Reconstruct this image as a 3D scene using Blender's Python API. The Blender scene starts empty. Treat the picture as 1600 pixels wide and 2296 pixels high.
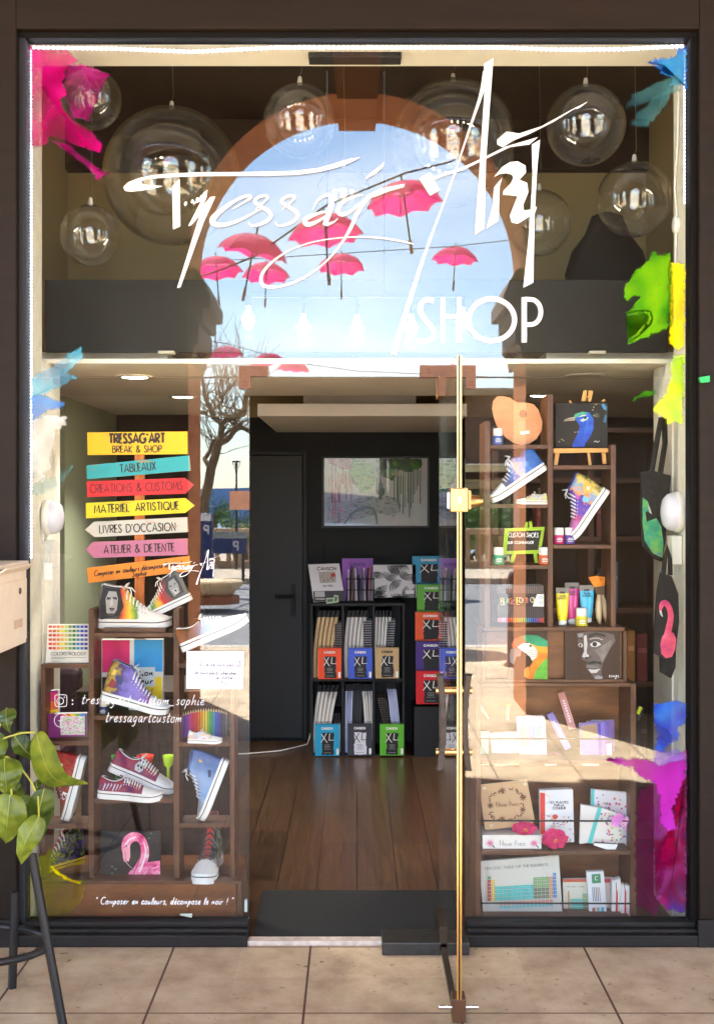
import bpy, bmesh, math, random
from mathutils import Vector, Matrix, Euler
R = math.radians
scene = bpy.context.scene
C = scene.collection
rnd = random.Random(7)
# ---------------------------------------------------------------- camera, sky, sun, exposure
D = 4.35          # camera to glass (m)
F = 2610.0        # focal length in the 1600-pixel-wide frame
EYE = 1.64
CX, CY = 800.0, 1121.0
cam = bpy.data.cameras.new('camera'); camo = bpy.data.objects.new('camera', cam); C.objects.link(camo)
camo.location = (0, -D, EYE); camo.rotation_euler = (R(90), 0, 0)
cam.sensor_fit = 'VERTICAL'; cam.sensor_height = 36; cam.sensor_width = 36
cam.lens = F / 2296 * 36; cam.shift_y = -27 / 2296
cam.clip_start = 0.05; cam.clip_end = 20000
scene.camera = camo
SUN_EL, SUN_AZ = 56, 27     # azimuth measured from -Y towards -X
world = bpy.data.worlds.new('World'); scene.world = world; world.use_nodes = True
wn = world.node_tree; bg = wn.nodes['Background']
sky = wn.nodes.new('ShaderNodeTexSky'); sky.sky_type = 'NISHITA'; sky.sun_disc = False
sky.sun_elevation = R(SUN_EL); sky.sun_rotation = R(180 + SUN_AZ)
sky.dust_density = 0.35; sky.ozone_density = 2.5
wtc = wn.nodes.new('ShaderNodeTexCoord'); wmp = wn.nodes.new('ShaderNodeMapping'); wmp.inputs['Scale'].default_value = (2.2, 2.2, 7)
wn.links.new(wtc.outputs['Generated'], wmp.inputs[0]); wno = wn.nodes.new('ShaderNodeTexNoise'); wno.inputs['Scale'].default_value = 1.6; wno.inputs['Detail'].default_value = 8; wno.inputs['Distortion'].default_value = .6
wn.links.new(wmp.outputs[0], wno.inputs[0]); wmr = wn.nodes.new('ShaderNodeMapRange'); wmr.inputs[1].default_value = .42; wmr.inputs[2].default_value = .75; wmr.inputs[4].default_value = .4
wn.links.new(wno.outputs[0], wmr.inputs[0]); wmx = wn.nodes.new('ShaderNodeMixRGB'); wmx.inputs[2].default_value = (9, 9.4, 10, 1)
wn.links.new(wmr.outputs[0], wmx.inputs[0]); wn.links.new(sky.outputs[0], wmx.inputs[1]); wn.links.new(wmx.outputs[0], bg.inputs[0]); bg.inputs[1].default_value = 0.1
sd = bpy.data.lights.new('sun', 'SUN'); sd.energy = 4.4; sd.angle = R(0.5); sd.color = (1, 0.97, 0.92)
so = bpy.data.objects.new('sun', sd); C.objects.link(so)
sdir = Vector((-math.sin(R(SUN_AZ)) * math.cos(R(SUN_EL)), -math.cos(R(SUN_AZ)) * math.cos(R(SUN_EL)), math.sin(R(SUN_EL))))
so.rotation_euler = sdir.to_track_quat('Z', 'Y').to_euler(); so.location = (0, -20, 30)
vs = scene.view_settings
vs.view_transform = 'Standard'; vs.look = 'None'; vs.gamma = 1; vs.exposure = 3.9
scene.cycles.max_bounces = 10; scene.cycles.diffuse_bounces = 5; scene.cycles.glossy_bounces = 5
scene.cycles.transparent_max_bounces = 32; scene.cycles.caustics_reflective = False; scene.cycles.caustics_refractive = False
scene.cycles.use_denoising = True; scene.cycles.sample_clamp_indirect = 6

# ---------------------------------------------------------------- helpers
def lin(c):
    return tuple(((v / 255) / 12.92 if v / 255 <= 0.04045 else ((v / 255 + 0.055) / 1.055) ** 2.4) for v in c[:3])
_m = {}
def newmat(name):
    m = bpy.data.materials.new(name); m.use_nodes = True
    nt = m.node_tree; return m, nt, nt.nodes, nt.links, nt.nodes['Principled BSDF']
def mat(rgb, rough=0.55, metal=0.0, var=0.10, scale=14, bump=0.0, emit=0.0, coat=0.0):
    k = (tuple(rgb), rough, metal, var, scale, bump, emit, coat)
    if k in _m: return _m[k]
    m, nt, N, L, P = newmat('surface'); c = lin(rgb)
    P.inputs['Roughness'].default_value = rough; P.inputs['Metallic'].default_value = metal
    P.inputs['Coat Weight'].default_value = coat
    if var > 0:
        tc = N.new('ShaderNodeTexCoord'); n = N.new('ShaderNodeTexNoise'); n.inputs['Scale'].default_value = scale
        n.inputs['Detail'].default_value = 5
        L.new(tc.outputs['Object'], n.inputs['Vector'])
        r = N.new('ShaderNodeValToRGB'); e = r.color_ramp.elements
        e[0].position = 0.3; e[1].position = 0.7
        e[0].color = tuple(v * (1 - var) for v in c) + (1,); e[1].color = tuple(min(1, v * (1 + var)) for v in c) + (1,)
        L.new(n.outputs['Fac'], r.inputs[0]); L.new(r.outputs[0], P.inputs['Base Color'])
        if bump:
            b = N.new('ShaderNodeBump'); b.inputs['Strength'].default_value = bump; b.inputs['Distance'].default_value = 0.01
            L.new(n.outputs['Fac'], b.inputs['Height']); L.new(b.outputs[0], P.inputs['Normal'])
    else:
        P.inputs['Base Color'].default_value = c + (1,)
    if emit:
        P.inputs['Emission Color'].default_value = c + (1,); P.inputs['Emission Strength'].default_value = emit
    _m[k] = m; return m
def ramp_mat(stops, scale=10, rough=0.6, stretch=(1, 1, 1), kind='noise', detail=4, axis=None, warp=0.3, bump=0.0, const=False, metal=0):
    k = ('ramp', tuple(map(tuple, stops)), scale, rough, stretch, kind, detail, axis, warp, bump, const, metal)
    if k in _m: return _m[k]
    m, nt, N, L, P = newmat('pattern'); P.inputs['Roughness'].default_value = rough; P.inputs['Metallic'].default_value = metal
    tc = N.new('ShaderNodeTexCoord'); mp = N.new('ShaderNodeMapping'); mp.inputs['Scale'].default_value = stretch
    L.new(tc.outputs['Object'], mp.inputs[0])
    if axis is not None:
        sp = N.new('ShaderNodeSeparateXYZ'); L.new(mp.outputs[0], sp.inputs[0])
        n = N.new('ShaderNodeTexNoise'); n.inputs['Scale'].default_value = scale; n.inputs['Detail'].default_value = detail
        L.new(mp.outputs[0], n.inputs['Vector'])
        a = N.new('ShaderNodeMath'); a.operation = 'MULTIPLY_ADD'; L.new(n.outputs['Fac'], a.inputs[0]); a.inputs[1].default_value = warp
        L.new(sp.outputs[axis], a.inputs[2]); b = N.new('ShaderNodeMath'); b.operation = 'SUBTRACT'; L.new(a.outputs[0], b.inputs[0]); b.inputs[1].default_value = warp * 0.5
        fac = b.outputs[0]
    elif kind == 'voronoi':
        n = N.new('ShaderNodeTexVoronoi'); n.inputs['Scale'].default_value = scale
        w = N.new('ShaderNodeTexNoise'); w.inputs['Scale'].default_value = scale * 0.8
        L.new(mp.outputs[0], w.inputs['Vector'])
        ad = N.new('ShaderNodeMixRGB'); ad.blend_type = 'ADD'; ad.inputs[0].default_value = warp; L.new(mp.outputs[0], ad.inputs[1]); L.new(w.outputs['Color'], ad.inputs[2])
        L.new(ad.outputs[0], n.inputs['Vector'])
        s = N.new('ShaderNodeSeparateXYZ'); L.new(n.outputs['Color'], s.inputs[0]); fac = s.outputs[0]
    else:
        n = N.new('ShaderNodeTexNoise'); n.inputs['Scale'].default_value = scale; n.inputs['Detail'].default_value = detail
        n.inputs['Roughness'].default_value = 0.65
        L.new(mp.outputs[0], n.inputs['Vector']); fac = n.outputs['Fac']
    r = N.new('ShaderNodeValToRGB'); e = r.color_ramp.elements
    if const: r.color_ramp.interpolation = 'CONSTANT'
    for i, (p, c) in enumerate(stops):
        q = e[i] if i < 2 else e.new(p)
        q.position = p; q.color = lin(c) + (1,)
    L.new(fac, r.inputs[0]); L.new(r.outputs[0], P.inputs['Base Color'])
    if bump:
        b = N.new('ShaderNodeBump'); b.inputs['Strength'].default_value = bump; b.inputs['Distance'].default_value = 0.01
        L.new(fac, b.inputs['Height']); L.new(b.outputs[0], P.inputs['Normal'])
    _m[k] = m; return m
def glass_mat(name, f0=0.045, tint=(0.97, 0.985, 0.97), rim=1.0, rough=0.0, power=5.0):
    m, nt, N, L, P = newmat(name); N.remove(P); out = N['Material Output']
    lw = N.new('ShaderNodeLayerWeight'); lw.inputs[0].default_value = 0.5
    p = N.new('ShaderNodeMath'); p.operation = 'POWER'; L.new(lw.outputs['Facing'], p.inputs[0]); p.inputs[1].default_value = power
    q = N.new('ShaderNodeMath'); q.operation = 'MULTIPLY_ADD'; L.new(p.outputs[0], q.inputs[0]); q.inputs[1].default_value = (1 - f0) * rim; q.inputs[2].default_value = f0
    t = N.new('ShaderNodeBsdfTransparent'); t.inputs[0].default_value = tint + (1,)
    g = N.new('ShaderNodeBsdfGlossy'); g.inputs['Roughness'].default_value = rough; g.inputs[0].default_value = (1, 1, 1, 1)
    mx = N.new('ShaderNodeMixShader'); L.new(q.outputs[0], mx.inputs[0]); L.new(t.outputs[0], mx.inputs[1]); L.new(g.outputs[0], mx.inputs[2])
    L.new(mx.outputs[0], out.inputs[0]); return m
def paint_glass(stops, scale=7, lo=0.25, hi=0.95, stretch=(1, 1, 1)):
    """translucent paint on a pane: the colours run into each other, the cover thins out in washes and towards each brushed edge"""
    m, nt, N, L, P = newmat('window_paint'); out = N['Material Output']; N.remove(P)
    tc = N.new('ShaderNodeTexCoord'); mp = N.new('ShaderNodeMapping'); mp.inputs['Scale'].default_value = stretch; L.new(tc.outputs['Object'], mp.inputs[0])
    n = N.new('ShaderNodeTexNoise'); n.inputs['Scale'].default_value = scale * .9; n.inputs['Detail'].default_value = 2; n.inputs['Distortion'].default_value = .2
    L.new(mp.outputs[0], n.inputs['Vector'])
    r = N.new('ShaderNodeValToRGB'); e = r.color_ramp.elements
    for i, (p, c) in enumerate(stops):
        q = e[i] if i < 2 else e.new(p)
        q.position = p; q.color = lin(c) + (1,)
    L.new(n.outputs['Fac'], r.inputs[0])
    n2 = N.new('ShaderNodeTexNoise'); n2.inputs['Scale'].default_value = scale * .8; n2.inputs['Detail'].default_value = 2.5; n2.inputs['Distortion'].default_value = .2
    L.new(mp.outputs[0], n2.inputs['Vector'])
    mr = N.new('ShaderNodeMapRange'); mr.inputs[1].default_value = 0.34; mr.inputs[2].default_value = 0.64; mr.inputs[3].default_value = lo; mr.inputs[4].default_value = hi
    L.new(n2.outputs['Fac'], mr.inputs[0])
    n3 = N.new('ShaderNodeTexNoise'); n3.inputs['Scale'].default_value = 60; n3.inputs['Detail'].default_value = 5; L.new(tc.outputs['Object'], n3.inputs[0])
    at = N.new('ShaderNodeAttribute'); at.attribute_name = 'cover'
    ed = N.new('ShaderNodeMath'); ed.operation = 'MULTIPLY_ADD'; L.new(at.outputs['Fac'], ed.inputs[0]); ed.inputs[1].default_value = 1.7; s3 = N.new('ShaderNodeMath'); s3.operation = 'MULTIPLY_ADD'; L.new(n3.outputs[0], s3.inputs[0]); s3.inputs[1].default_value = 1.4; s3.inputs[2].default_value = -1.25
    L.new(s3.outputs[0], ed.inputs[2]); ed.use_clamp = True
    al = N.new('ShaderNodeMath'); al.operation = 'MULTIPLY'; L.new(mr.outputs[0], al.inputs[0]); L.new(ed.outputs[0], al.inputs[1])
    d = N.new('ShaderNodeBsdfDiffuse'); L.new(r.outputs[0], d.inputs[0])
    tl = N.new('ShaderNodeBsdfTranslucent'); L.new(r.outputs[0], tl.inputs[0])
    dm = N.new('ShaderNodeMixShader'); dm.inputs[0].default_value = 0.25; L.new(d.outputs[0], dm.inputs[1]); L.new(tl.outputs[0], dm.inputs[2])
    t = N.new('ShaderNodeBsdfTransparent')
    mx = N.new('ShaderNodeMixShader'); L.new(al.outputs[0], mx.inputs[0]); L.new(t.outputs[0], mx.inputs[1]); L.new(dm.outputs[0], mx.inputs[2])
    L.new(mx.outputs[0], out.inputs[0]); return m

def WP(px, py, y):
    d = y + D
    return Vector(((px - CX) * d / F, y, EYE - (py - CY) * d / F))
def arc(cx, cz, rx, rz, a0, a1, n=12):
    return [(cx + rx * math.cos(R(a0 + (a1 - a0) * i / n)), cz + rz * math.sin(R(a0 + (a1 - a0) * i / n))) for i in range(n + 1)]
GL = {}
def g(ch, adv, *st): GL[ch] = (adv, st)
_c = 0.36
g(' ', .38); g('A', .74, [(0, 0), (.35, 1), (.7, 0)], [(.11, .3), (.59, .3)])
g('B', .56, [(0, 0), (0, 1), (.22, 1)] + arc(.22, .78, .22, .22, 90, -90, 8)[1:] + [(0, .56)], [(0.01, .56), (.25, .56)] + arc(.25, .28, .27, .28, 90, -90, 8)[1:] + [(0, 0)])
g('C', .74, arc(.42, .5, .42, .5, 50, 310, 16)); g('D', .7, [(0, 0), (0, 1), (.2, 1)] + arc(.2, .5, .48, .5, 90, -90, 12)[1:] + [(0, 0)])
g('E', .44, [(.38, 1), (0, 1), (0, 0), (.4, 0)], [(0.01, .5), (.34, .5)]); g('F', .42, [(.4, 1), (0, 1), (0, 0)], [(0.01, .5), (.34, .5)])
g('G', .86, arc(.42, .5, .42, .5, 50, 350, 16) + [(.84, .42), (.5, .42)]); g('H', .6, [(0, 0), (0, 1)], [(.54, 0), (.54, 1)], [(0.01, .46), (.53, .46)])
g('I', .12, [(0, 0), (0, 1)]); g('J', .36, [(.28, 1), (.28, .2)] + arc(.14, .2, .14, .2, 0, -180, 8)[1:]); g('K', .56, [(0, 0), (0, 1)], [(.5, 1), (0.02, .42), (.52, 0)])
g('L', .42, [(0, 1), (0, 0), (.4, 0)]); g('M', .82, [(0, 0), (.14, 1), (.39, .2), (.64, 1), (.78, 0)]); g('N', .64, [(0, 0), (0, 1), (.56, 0), (.56, 1)])
g('O', .98, arc(.46, .5, .46, .5, 90, 450, 22)); g('P', .54, [(0, 0), (0, 1), (.2, 1)] + arc(.2, .74, .28, .26, 90, -90, 8)[1:] + [(0, .48)])
g('Q', .98, arc(.46, .5, .46, .5, 90, 450, 22), [(.56, .3), (.86, -.06)]); g('R', .56, [(0, 0), (0, 1), (.2, 1)] + arc(.2, .74, .28, .26, 90, -90, 8)[1:] + [(.02, .48)], [(.16, .47), (.5, 0)])
g('S', .52, [(.42, .84), (.34, .96), (.22, 1), (.08, .94), (.03, .8), (.1, .64), (.34, .42), (.43, .24), (.36, .06), (.2, 0), (.06, .05), (0, .18)])
g('T', .56, [(0, 1), (.56, 1)], [(.28, .98), (.28, 0)]); g('U', .62, [(0, 1), (0, .28)] + arc(.27, .28, .27, .28, 180, 360, 8)[1:] + [(.54, 1)])
g('V', .66, [(0, 1), (.31, 0), (.62, 1)]); g('W', .9, [(0, 1), (.2, 0), (.43, .8), (.66, 0), (.86, 1)]); g('X', .58, [(0, 0), (.54, 1)], [(0, 1), (.54, 0)])
g('Y', .6, [(0, 1), (.28, .48), (.28, 0)], [(.56, 1), (.29, .5)]); g('Z', .56, [(0, 1), (.5, 1), (0, 0), (.52, 0)])
g('&', .74, [(.68, 0), (.12, .78), (.16, .94), (.28, 1), (.4, .92), (.38, .74), (.06, .36), (.02, .18), (.14, .02), (.34, .02), (.56, .22), (.62, .42)])
g("'", .16, [(.06, 1.02), (.02, .8)]); g('.', .16, [(.03, 0), (.05, .07)]); g(',', .18, [(.06, .06), (0, -.14)]); g('!', .2, [(.08, .9), (.05, .26)], [(.03, 0), (.04, .07)])
g('"', .3, [(.06, 1), (.02, .8)], [(.2, 1), (.16, .8)]); g('_', .5, [(0, -.08), (.46, -.08)]); g(':', .24, [(.05, .05), (.06, .12)], [(.05, .4), (.06, .47)]); g('-', .4, [(0, .4), (.32, .4)])
# flowing lower case
g('a', .5, [(.4, .42), (.26, .5), (.08, .4), (.02, .18), (.1, .02), (.24, .06), (.38, .34), (.4, .46)], [(.4, .44), (.36, .1), (.42, .01), (.52, .08)])
g('b', .46, [(.02, .9), (.02, .04), (.2, 0), (.36, .16), (.34, .38), (.2, .48), (.05, .34)]); g('c', .4, [(.36, .4), (.24, .5), (.08, .38), (.03, .18), (.12, .02), (.26, .02), (.42, .14)])
g('d', .5, [(.38, .4), (.24, .48), (.06, .36), (.03, .14), (.14, .01), (.28, .08), (.4, .34)], [(.46, 1), (.37, .12), (.44, .0), (.5, .06)]); g('e', .42, [(.05, .2), (.2, .24), (.36, .36), (.3, .48), (.14, .44), (.03, .24), (.1, .03), (.24, .01), (.42, .14)])
g('f', .36, [(.42, .9), (.32, .98), (.2, .8), (.1, -.2), (-.02, -.32)], [(.02, .46), (.34, .5)]); g('g', .5, [(.4, .42), (.24, .5), (.06, .36), (.04, .14), (.16, .03), (.3, .14), (.42, .46), (.3, -.2), (.14, -.36), (0, -.28)])
g('h', .46, [(.08, .96), (0, 0), (.18, .36), (.32, .46), (.36, .34), (.34, .04), (.46, .06)]); g('i', .2, [(.08, .46), (.04, .06), (.1, 0), (.2, .1)], [(.12, .66), (.13, .72)])
g('j', .22, [(.12, .46), (.06, -.24), (-.08, -.32)]); g('k', .44, [(.06, .95), (0, 0)], [(.36, .5), (.06, .2), (.4, 0)]); g('l', .22, [(.1, .2), (.26, .7), (.24, .98), (.12, .86), (.05, .16), (.1, .0), (.22, .1)])
g('m', .7, [(.04, .46), (0, 0), (.14, .36), (.26, .46), (.28, .04), (.4, .36), (.52, .46), (.54, .06), (.68, .1)]); g('n', .5, [(.04, .46), (0, 0), (.16, .36), (.3, .46), (.34, .06), (.48, .1)])
g('o', .46, arc(.2, .24, .18, .24, 80, 440, 12) + [(.46, .42)]); g('p', .48, [(.08, .46), (-.04, -.38)], [(.04, .3), (.2, .48), (.36, .38), (.32, .12), (.16, .0), (.03, .1)])
g('r', .38, [(.04, .46), (.02, 0), (.06, .26), (.2, .46), (.36, .42)]); g('s', .38, [(.34, .42), (.2, .5), (.08, .4), (.2, .26), (.3, .12), (.18, 0), (.02, .06)])
g('t', .34, [(.18, .82), (.08, .1), (.16, 0), (.32, .1)], [(0, .52), (.34, .56)]); g('u', .5, [(.04, .46), (.02, .12), (.12, 0), (.26, .1), (.38, .46), (.36, .06), (.5, .08)])
g('v', .42, [(0, .46), (.14, 0), (.36, .48)]); g('w', .6, [(0, .46), (.1, 0), (.28, .36), (.38, 0), (.58, .46)]); g('x', .4, [(0, .46), (.34, 0)], [(.36, .48), (0, 0)])
g('y', .46, [(.04, .46), (.1, .12), (.24, .12), (.38, .46), (.2, -.28), (.02, -.32)]); g('z', .42, [(0, .46), (.36, .46), (0, 0), (.4, .02)]); g('q', .5, [(.4, .42), (.2, .5), (.03, .24), (.14, .02), (.38, .4), (.34, -.4)])
g('é', .42, *(GL['e'][1] + ([(.2, .64), (.34, .78)],))); g('É', .44, *(GL['E'][1] + ([(.12, 1.12), (.3, 1.26)],)))
for _d, _s in {'0': arc(.24, .5, .24, .5, 90, 450, 14), '1': [(0, .8), (.16, 1), (.16, 0)], '2': [(.02, .8), (.2, 1), (.42, .76), (0, 0), (.46, 0)]}.items(): g(_d, .56, _s)

class MB:
    """collects polygons in world space minus an origin and links them as ONE mesh object"""
    def __init__(s, o=(0, 0, 0), M=None):
        s.o = Vector(o); s.v = []; s.f = []; s.mi = []; s.mats = []; s.lay = 0; s.M = M; s.sm = []
    def mm(s, m):
        if m not in s.mats: s.mats.append(m)
        return s.mats.index(m)
    def add(s, vs, fs, m, smooth=False):
        b = len(s.v)
        for p in vs:
            p = Vector(p)
            if s.M is not None: p = s.M @ p
            s.v.append(p - s.o)
        k = s.mm(m)
        for f in fs: s.f.append([b + i for i in f]); s.mi.append(k); s.sm.append(smooth)
    def box(s, x0, x1, y0, y1, z0, z1, m, M=None):
        vs = [Vector((x, y, z)) for x in (x0, x1) for y in (y0, y1) for z in (z0, z1)]
        if M is not None: vs = [M @ v for v in vs]
        s.add(vs, [(0, 1, 3, 2), (4, 6, 7, 5), (0, 4, 5, 1), (2, 3, 7, 6), (0, 2, 6, 4), (1, 5, 7, 3)], m)
    def prism(s, pts, off, m, mside=None):
        n = len(pts); off = Vector(off)
        vs = [Vector(p) for p in pts] + [Vector(p) + off for p in pts]
        s.add(vs, [list(range(n)), list(range(2 * n - 1, n - 1, -1))], m)
        s.add(vs, [(i, i + n, (i + 1) % n + n, (i + 1) % n) for i in range(n)], mside or m)
    # picture-traced outlines: each gets its own depth y and thickness
    def rect(s, x0, y0, x1, y1, ya, yb, m):
        a = WP(x0, y0, ya); b = WP(x1, y1, ya); s.box(a.x, b.x, ya, yb, b.z, a.z, m)
    def slab(s, pts, y, t, m, mside=None): s.prism([WP(px, py, y) for px, py in pts], (0, t, 0), m, mside)
    def up(s): s.lay += 1; return 0.0006 + s.lay * 0.00006
    def poly(s, pts, y, m):
        e = s.up(); q = [WP(px, py, y) - Vector((0, e, 0)) for px, py in pts]
        s.add(q, [list(range(len(q)))], m)
    def _strip(s, P, W, m, lift):
        n = len(P); a = []
        for i in range(n):
            t = (P[min(i + 1, n - 1)] - P[max(i - 1, 0)]); t.y = 0
            if t.length < 1e-9: t = Vector((1, 0, 0))
            t.normalize(); nn = Vector((-t.z, 0, t.x))
            if 0 < i < n - 1:
                u = (P[i] - P[i - 1]).normalized(); c = max(0.5, abs(u.dot(t)))
            else: c = 1
            a += [P[i] + nn * W[i] / 2 / c - Vector((0, lift, 0)), P[i] - nn * W[i] / 2 / c - Vector((0, lift, 0))]
        s.add(a, [(2 * i, 2 * i + 1, 2 * i + 3, 2 * i + 2) for i in range(n - 1)], m)
    def stroke(s, pts, y, m, smooth=2):
        k = (y + D) / F; P = [WP(p[0], p[1], y) for p in pts]; W = [p[2] * k for p in pts]
        for _ in range(smooth): P, W = chaikin(P, W)
        s._strip(P, W, m, s.up())
    def text(s, t, px, py, h, w, y, m, width=None, align='l', slant=0.0, rot=0.0, jit=0.0):
        """lettering with its baseline starting at px,py; h cap height, w pen width (pixels); width fits the line"""
        tot = sum(GL.get(c, GL[' '])[0] + .14 for c in t) - .14
        sx = h if width is None else width / max(tot, .01)
        x = px - (tot * sx / 2 if align == 'c' else (tot * sx if align == 'r' else 0)); ca, sa = math.cos(R(rot)), math.sin(R(rot)); x0 = x if align != 'c' else px
        k = (y + D) / F
        for c in t:
            adv, sts = GL.get(c, GL[' ']); dy = rnd.uniform(-jit, jit) * h
            for st in sts:
                q = []
                for (gx, gz) in st:
                    u = x + gx * sx + slant * gz * h - x0; v = gz * h + dy
                    q.append(WP(x0 + u * ca + v * sa, py + u * sa - v * ca, y))
                s._strip(q, [w * k] * len(q), m, s.up())
            x += (adv + .14) * sx
    def tube(s, pts, r, m, n=8, cap=True):
        pts = [Vector(p) for p in pts]; rs = list(r) if hasattr(r, '__len__') else [r] * len(pts); vs = []; ref = None
        for i, p in enumerate(pts):
            t = (pts[min(i + 1, len(pts) - 1)] - pts[max(i - 1, 0)])
            t = t.normalized() if t.length > 1e-9 else Vector((0, 0, 1))
            if ref is None: ref = Vector((0, 0, 1)) if abs(t.z) < .9 else Vector((1, 0, 0))
            u = t.cross(ref).normalized(); w = u.cross(t).normalized(); ref = w
            vs += [p + (u * math.cos(6.28318 * j / n) + w * math.sin(6.28318 * j / n)) * rs[i] for j in range(n)]
        fs = [(i * n + j, i * n + (j + 1) % n, (i + 1) * n + (j + 1) % n, (i + 1) * n + j) for i in range(len(pts) - 1) for j in range(n)]
        s.add(vs, fs, m, True)
        if cap:
            s.add(vs[:n], [list(range(n))[::-1]], m); s.add(vs[-n:], [list(range(n))], m)
    def lathe(s, c, prof, m, n=20, smooth=True, M=None):
        c = Vector(c); vs = []
        for (r, z) in prof:
            for j in range(n):
                q = Vector((r * math.cos(6.28318 * j / n), r * math.sin(6.28318 * j / n), z))
                vs.append(c + (M @ q if M is not None else q))
        fs = [(i * n + j, i * n + (j + 1) % n, (i + 1) * n + (j + 1) % n, (i + 1) * n + j) for i in range(len(prof) - 1) for j in range(n)]
        s.add(vs, fs, m, smooth)
    def build(s, name, parent=None, bevel=0.0, label=None, **kw):
        me = bpy.data.meshes.new(name); me.from_pydata(s.v, [], s.f)
        for m in s.mats: me.materials.append(m)
        me.polygons.foreach_set('material_index', s.mi); me.polygons.foreach_set('use_smooth', s.sm)
        me.update()
        o = bpy.data.objects.new(name, me); C.objects.link(o)
        if parent is not None: o.parent = parent
        if bevel:
            b = o.modifiers.new('soft_edges', 'BEVEL'); b.width = bevel; b.segments = 2; b.limit_method = 'ANGLE'; b.angle_limit = R(50)
        if label: o['label'] = label
        for a, b in kw.items(): o[a] = b
        return o
def chaikin(P, W):
    if len(P) < 3: return P, W
    q = [P[0]]; w = [W[0]]
    for i in range(len(P) - 1):
        q += [P[i] * .75 + P[i + 1] * .25, P[i] * .25 + P[i + 1] * .75]; w += [W[i] * .75 + W[i + 1] * .25, W[i] * .25 + W[i + 1] * .75]
    return q + [P[-1]], w + [W[-1]]
def thing(name, label, cat, loc=(0, 0, 0), group=None):
    o = bpy.data.objects.new(name, None); C.objects.link(o); o.location = loc; o.empty_display_size = 0.05
    o['label'] = label; o['category'] = cat
    if group: o['group'] = group
    return o
def tag(o, label, cat, group=None, loc=None):
    o['label'] = label; o['category'] = cat
    if group: o['group'] = group
    return o
def dup(root, loc=None, label=None, group=None, rot=None, scale=None):
    r = root.copy(); C.objects.link(r)
    if loc is not None: r.location = loc
    if rot is not None: r.rotation_euler = rot
    if scale is not None: r.scale = (scale,) * 3
    if label: r['label'] = label
    if group: r['group'] = group
    for ch in list(root.children):
        c = ch.copy(); C.objects.link(c); c.parent = r
        for gc in list(ch.children):
            e = gc.copy(); C.objects.link(e); e.parent = c
    return r
def solo(name, label, cat, o=(0, 0, 0), group=None):
    """MB whose object is a thing by itself; call .done()"""
    b = MB(o)
    def done(bevel=0.0):
        ob = b.build(name, None, bevel); ob.location = b.o; return tag(ob, label, cat, group)
    b.done = done; return b
def tr(pts, ox, oy, k): return [(ox + p[0] * k, oy + p[1] * k) + tuple(v * k for v in p[2:]) for p in pts]
def jag(pts, n=6, amp=6, seed=1):
    r = random.Random(seed); out = []
    for i in range(len(pts)):
        a = pts[i]; b = pts[(i + 1) % len(pts)]
        L = math.hypot(b[0] - a[0], b[1] - a[1]); k = max(1, int(L / n))
        for j in range(k):
            t = j / k; out.append((a[0] + (b[0] - a[0]) * t + r.uniform(-amp, amp), a[1] + (b[1] - a[1]) * t + r.uniform(-amp, amp)))
    return out
# palette
WHITE = mat((238, 236, 230), .5, var=.03); PAPER = mat((244, 244, 242), .6, var=.02); BLACK = mat((22, 22, 24), .5); INK = mat((14, 14, 16), .6, var=0)
MATBLACK = mat((30, 30, 33), .7); IRON = mat((38, 36, 36), .45, .3)
WOOD = ramp_mat([(.25, (66, 38, 22)), (.5, (92, 56, 33)), (.75, (116, 74, 46))], 6, .45, (9, 9, 1.2), detail=6, bump=.05)
WOODH = ramp_mat([(.25, (66, 38, 22)), (.5, (92, 56, 33)), (.75, (118, 76, 48))], 6, .45, (1.2, 9, 9), detail=6, bump=.05)
PANELW = ramp_mat([(.25, (74, 40, 18)), (.5, (122, 72, 34)), (.75, (158, 98, 50))], 3.2, .4, (1.2, 1, 4.5), detail=9)
BRASS = mat((206, 164, 104), .32, 1.0, var=.08); BRONZE = mat((112, 74, 48), .5, .3, var=.14, scale=30)
GLASS = glass_mat('window_glass')
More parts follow.
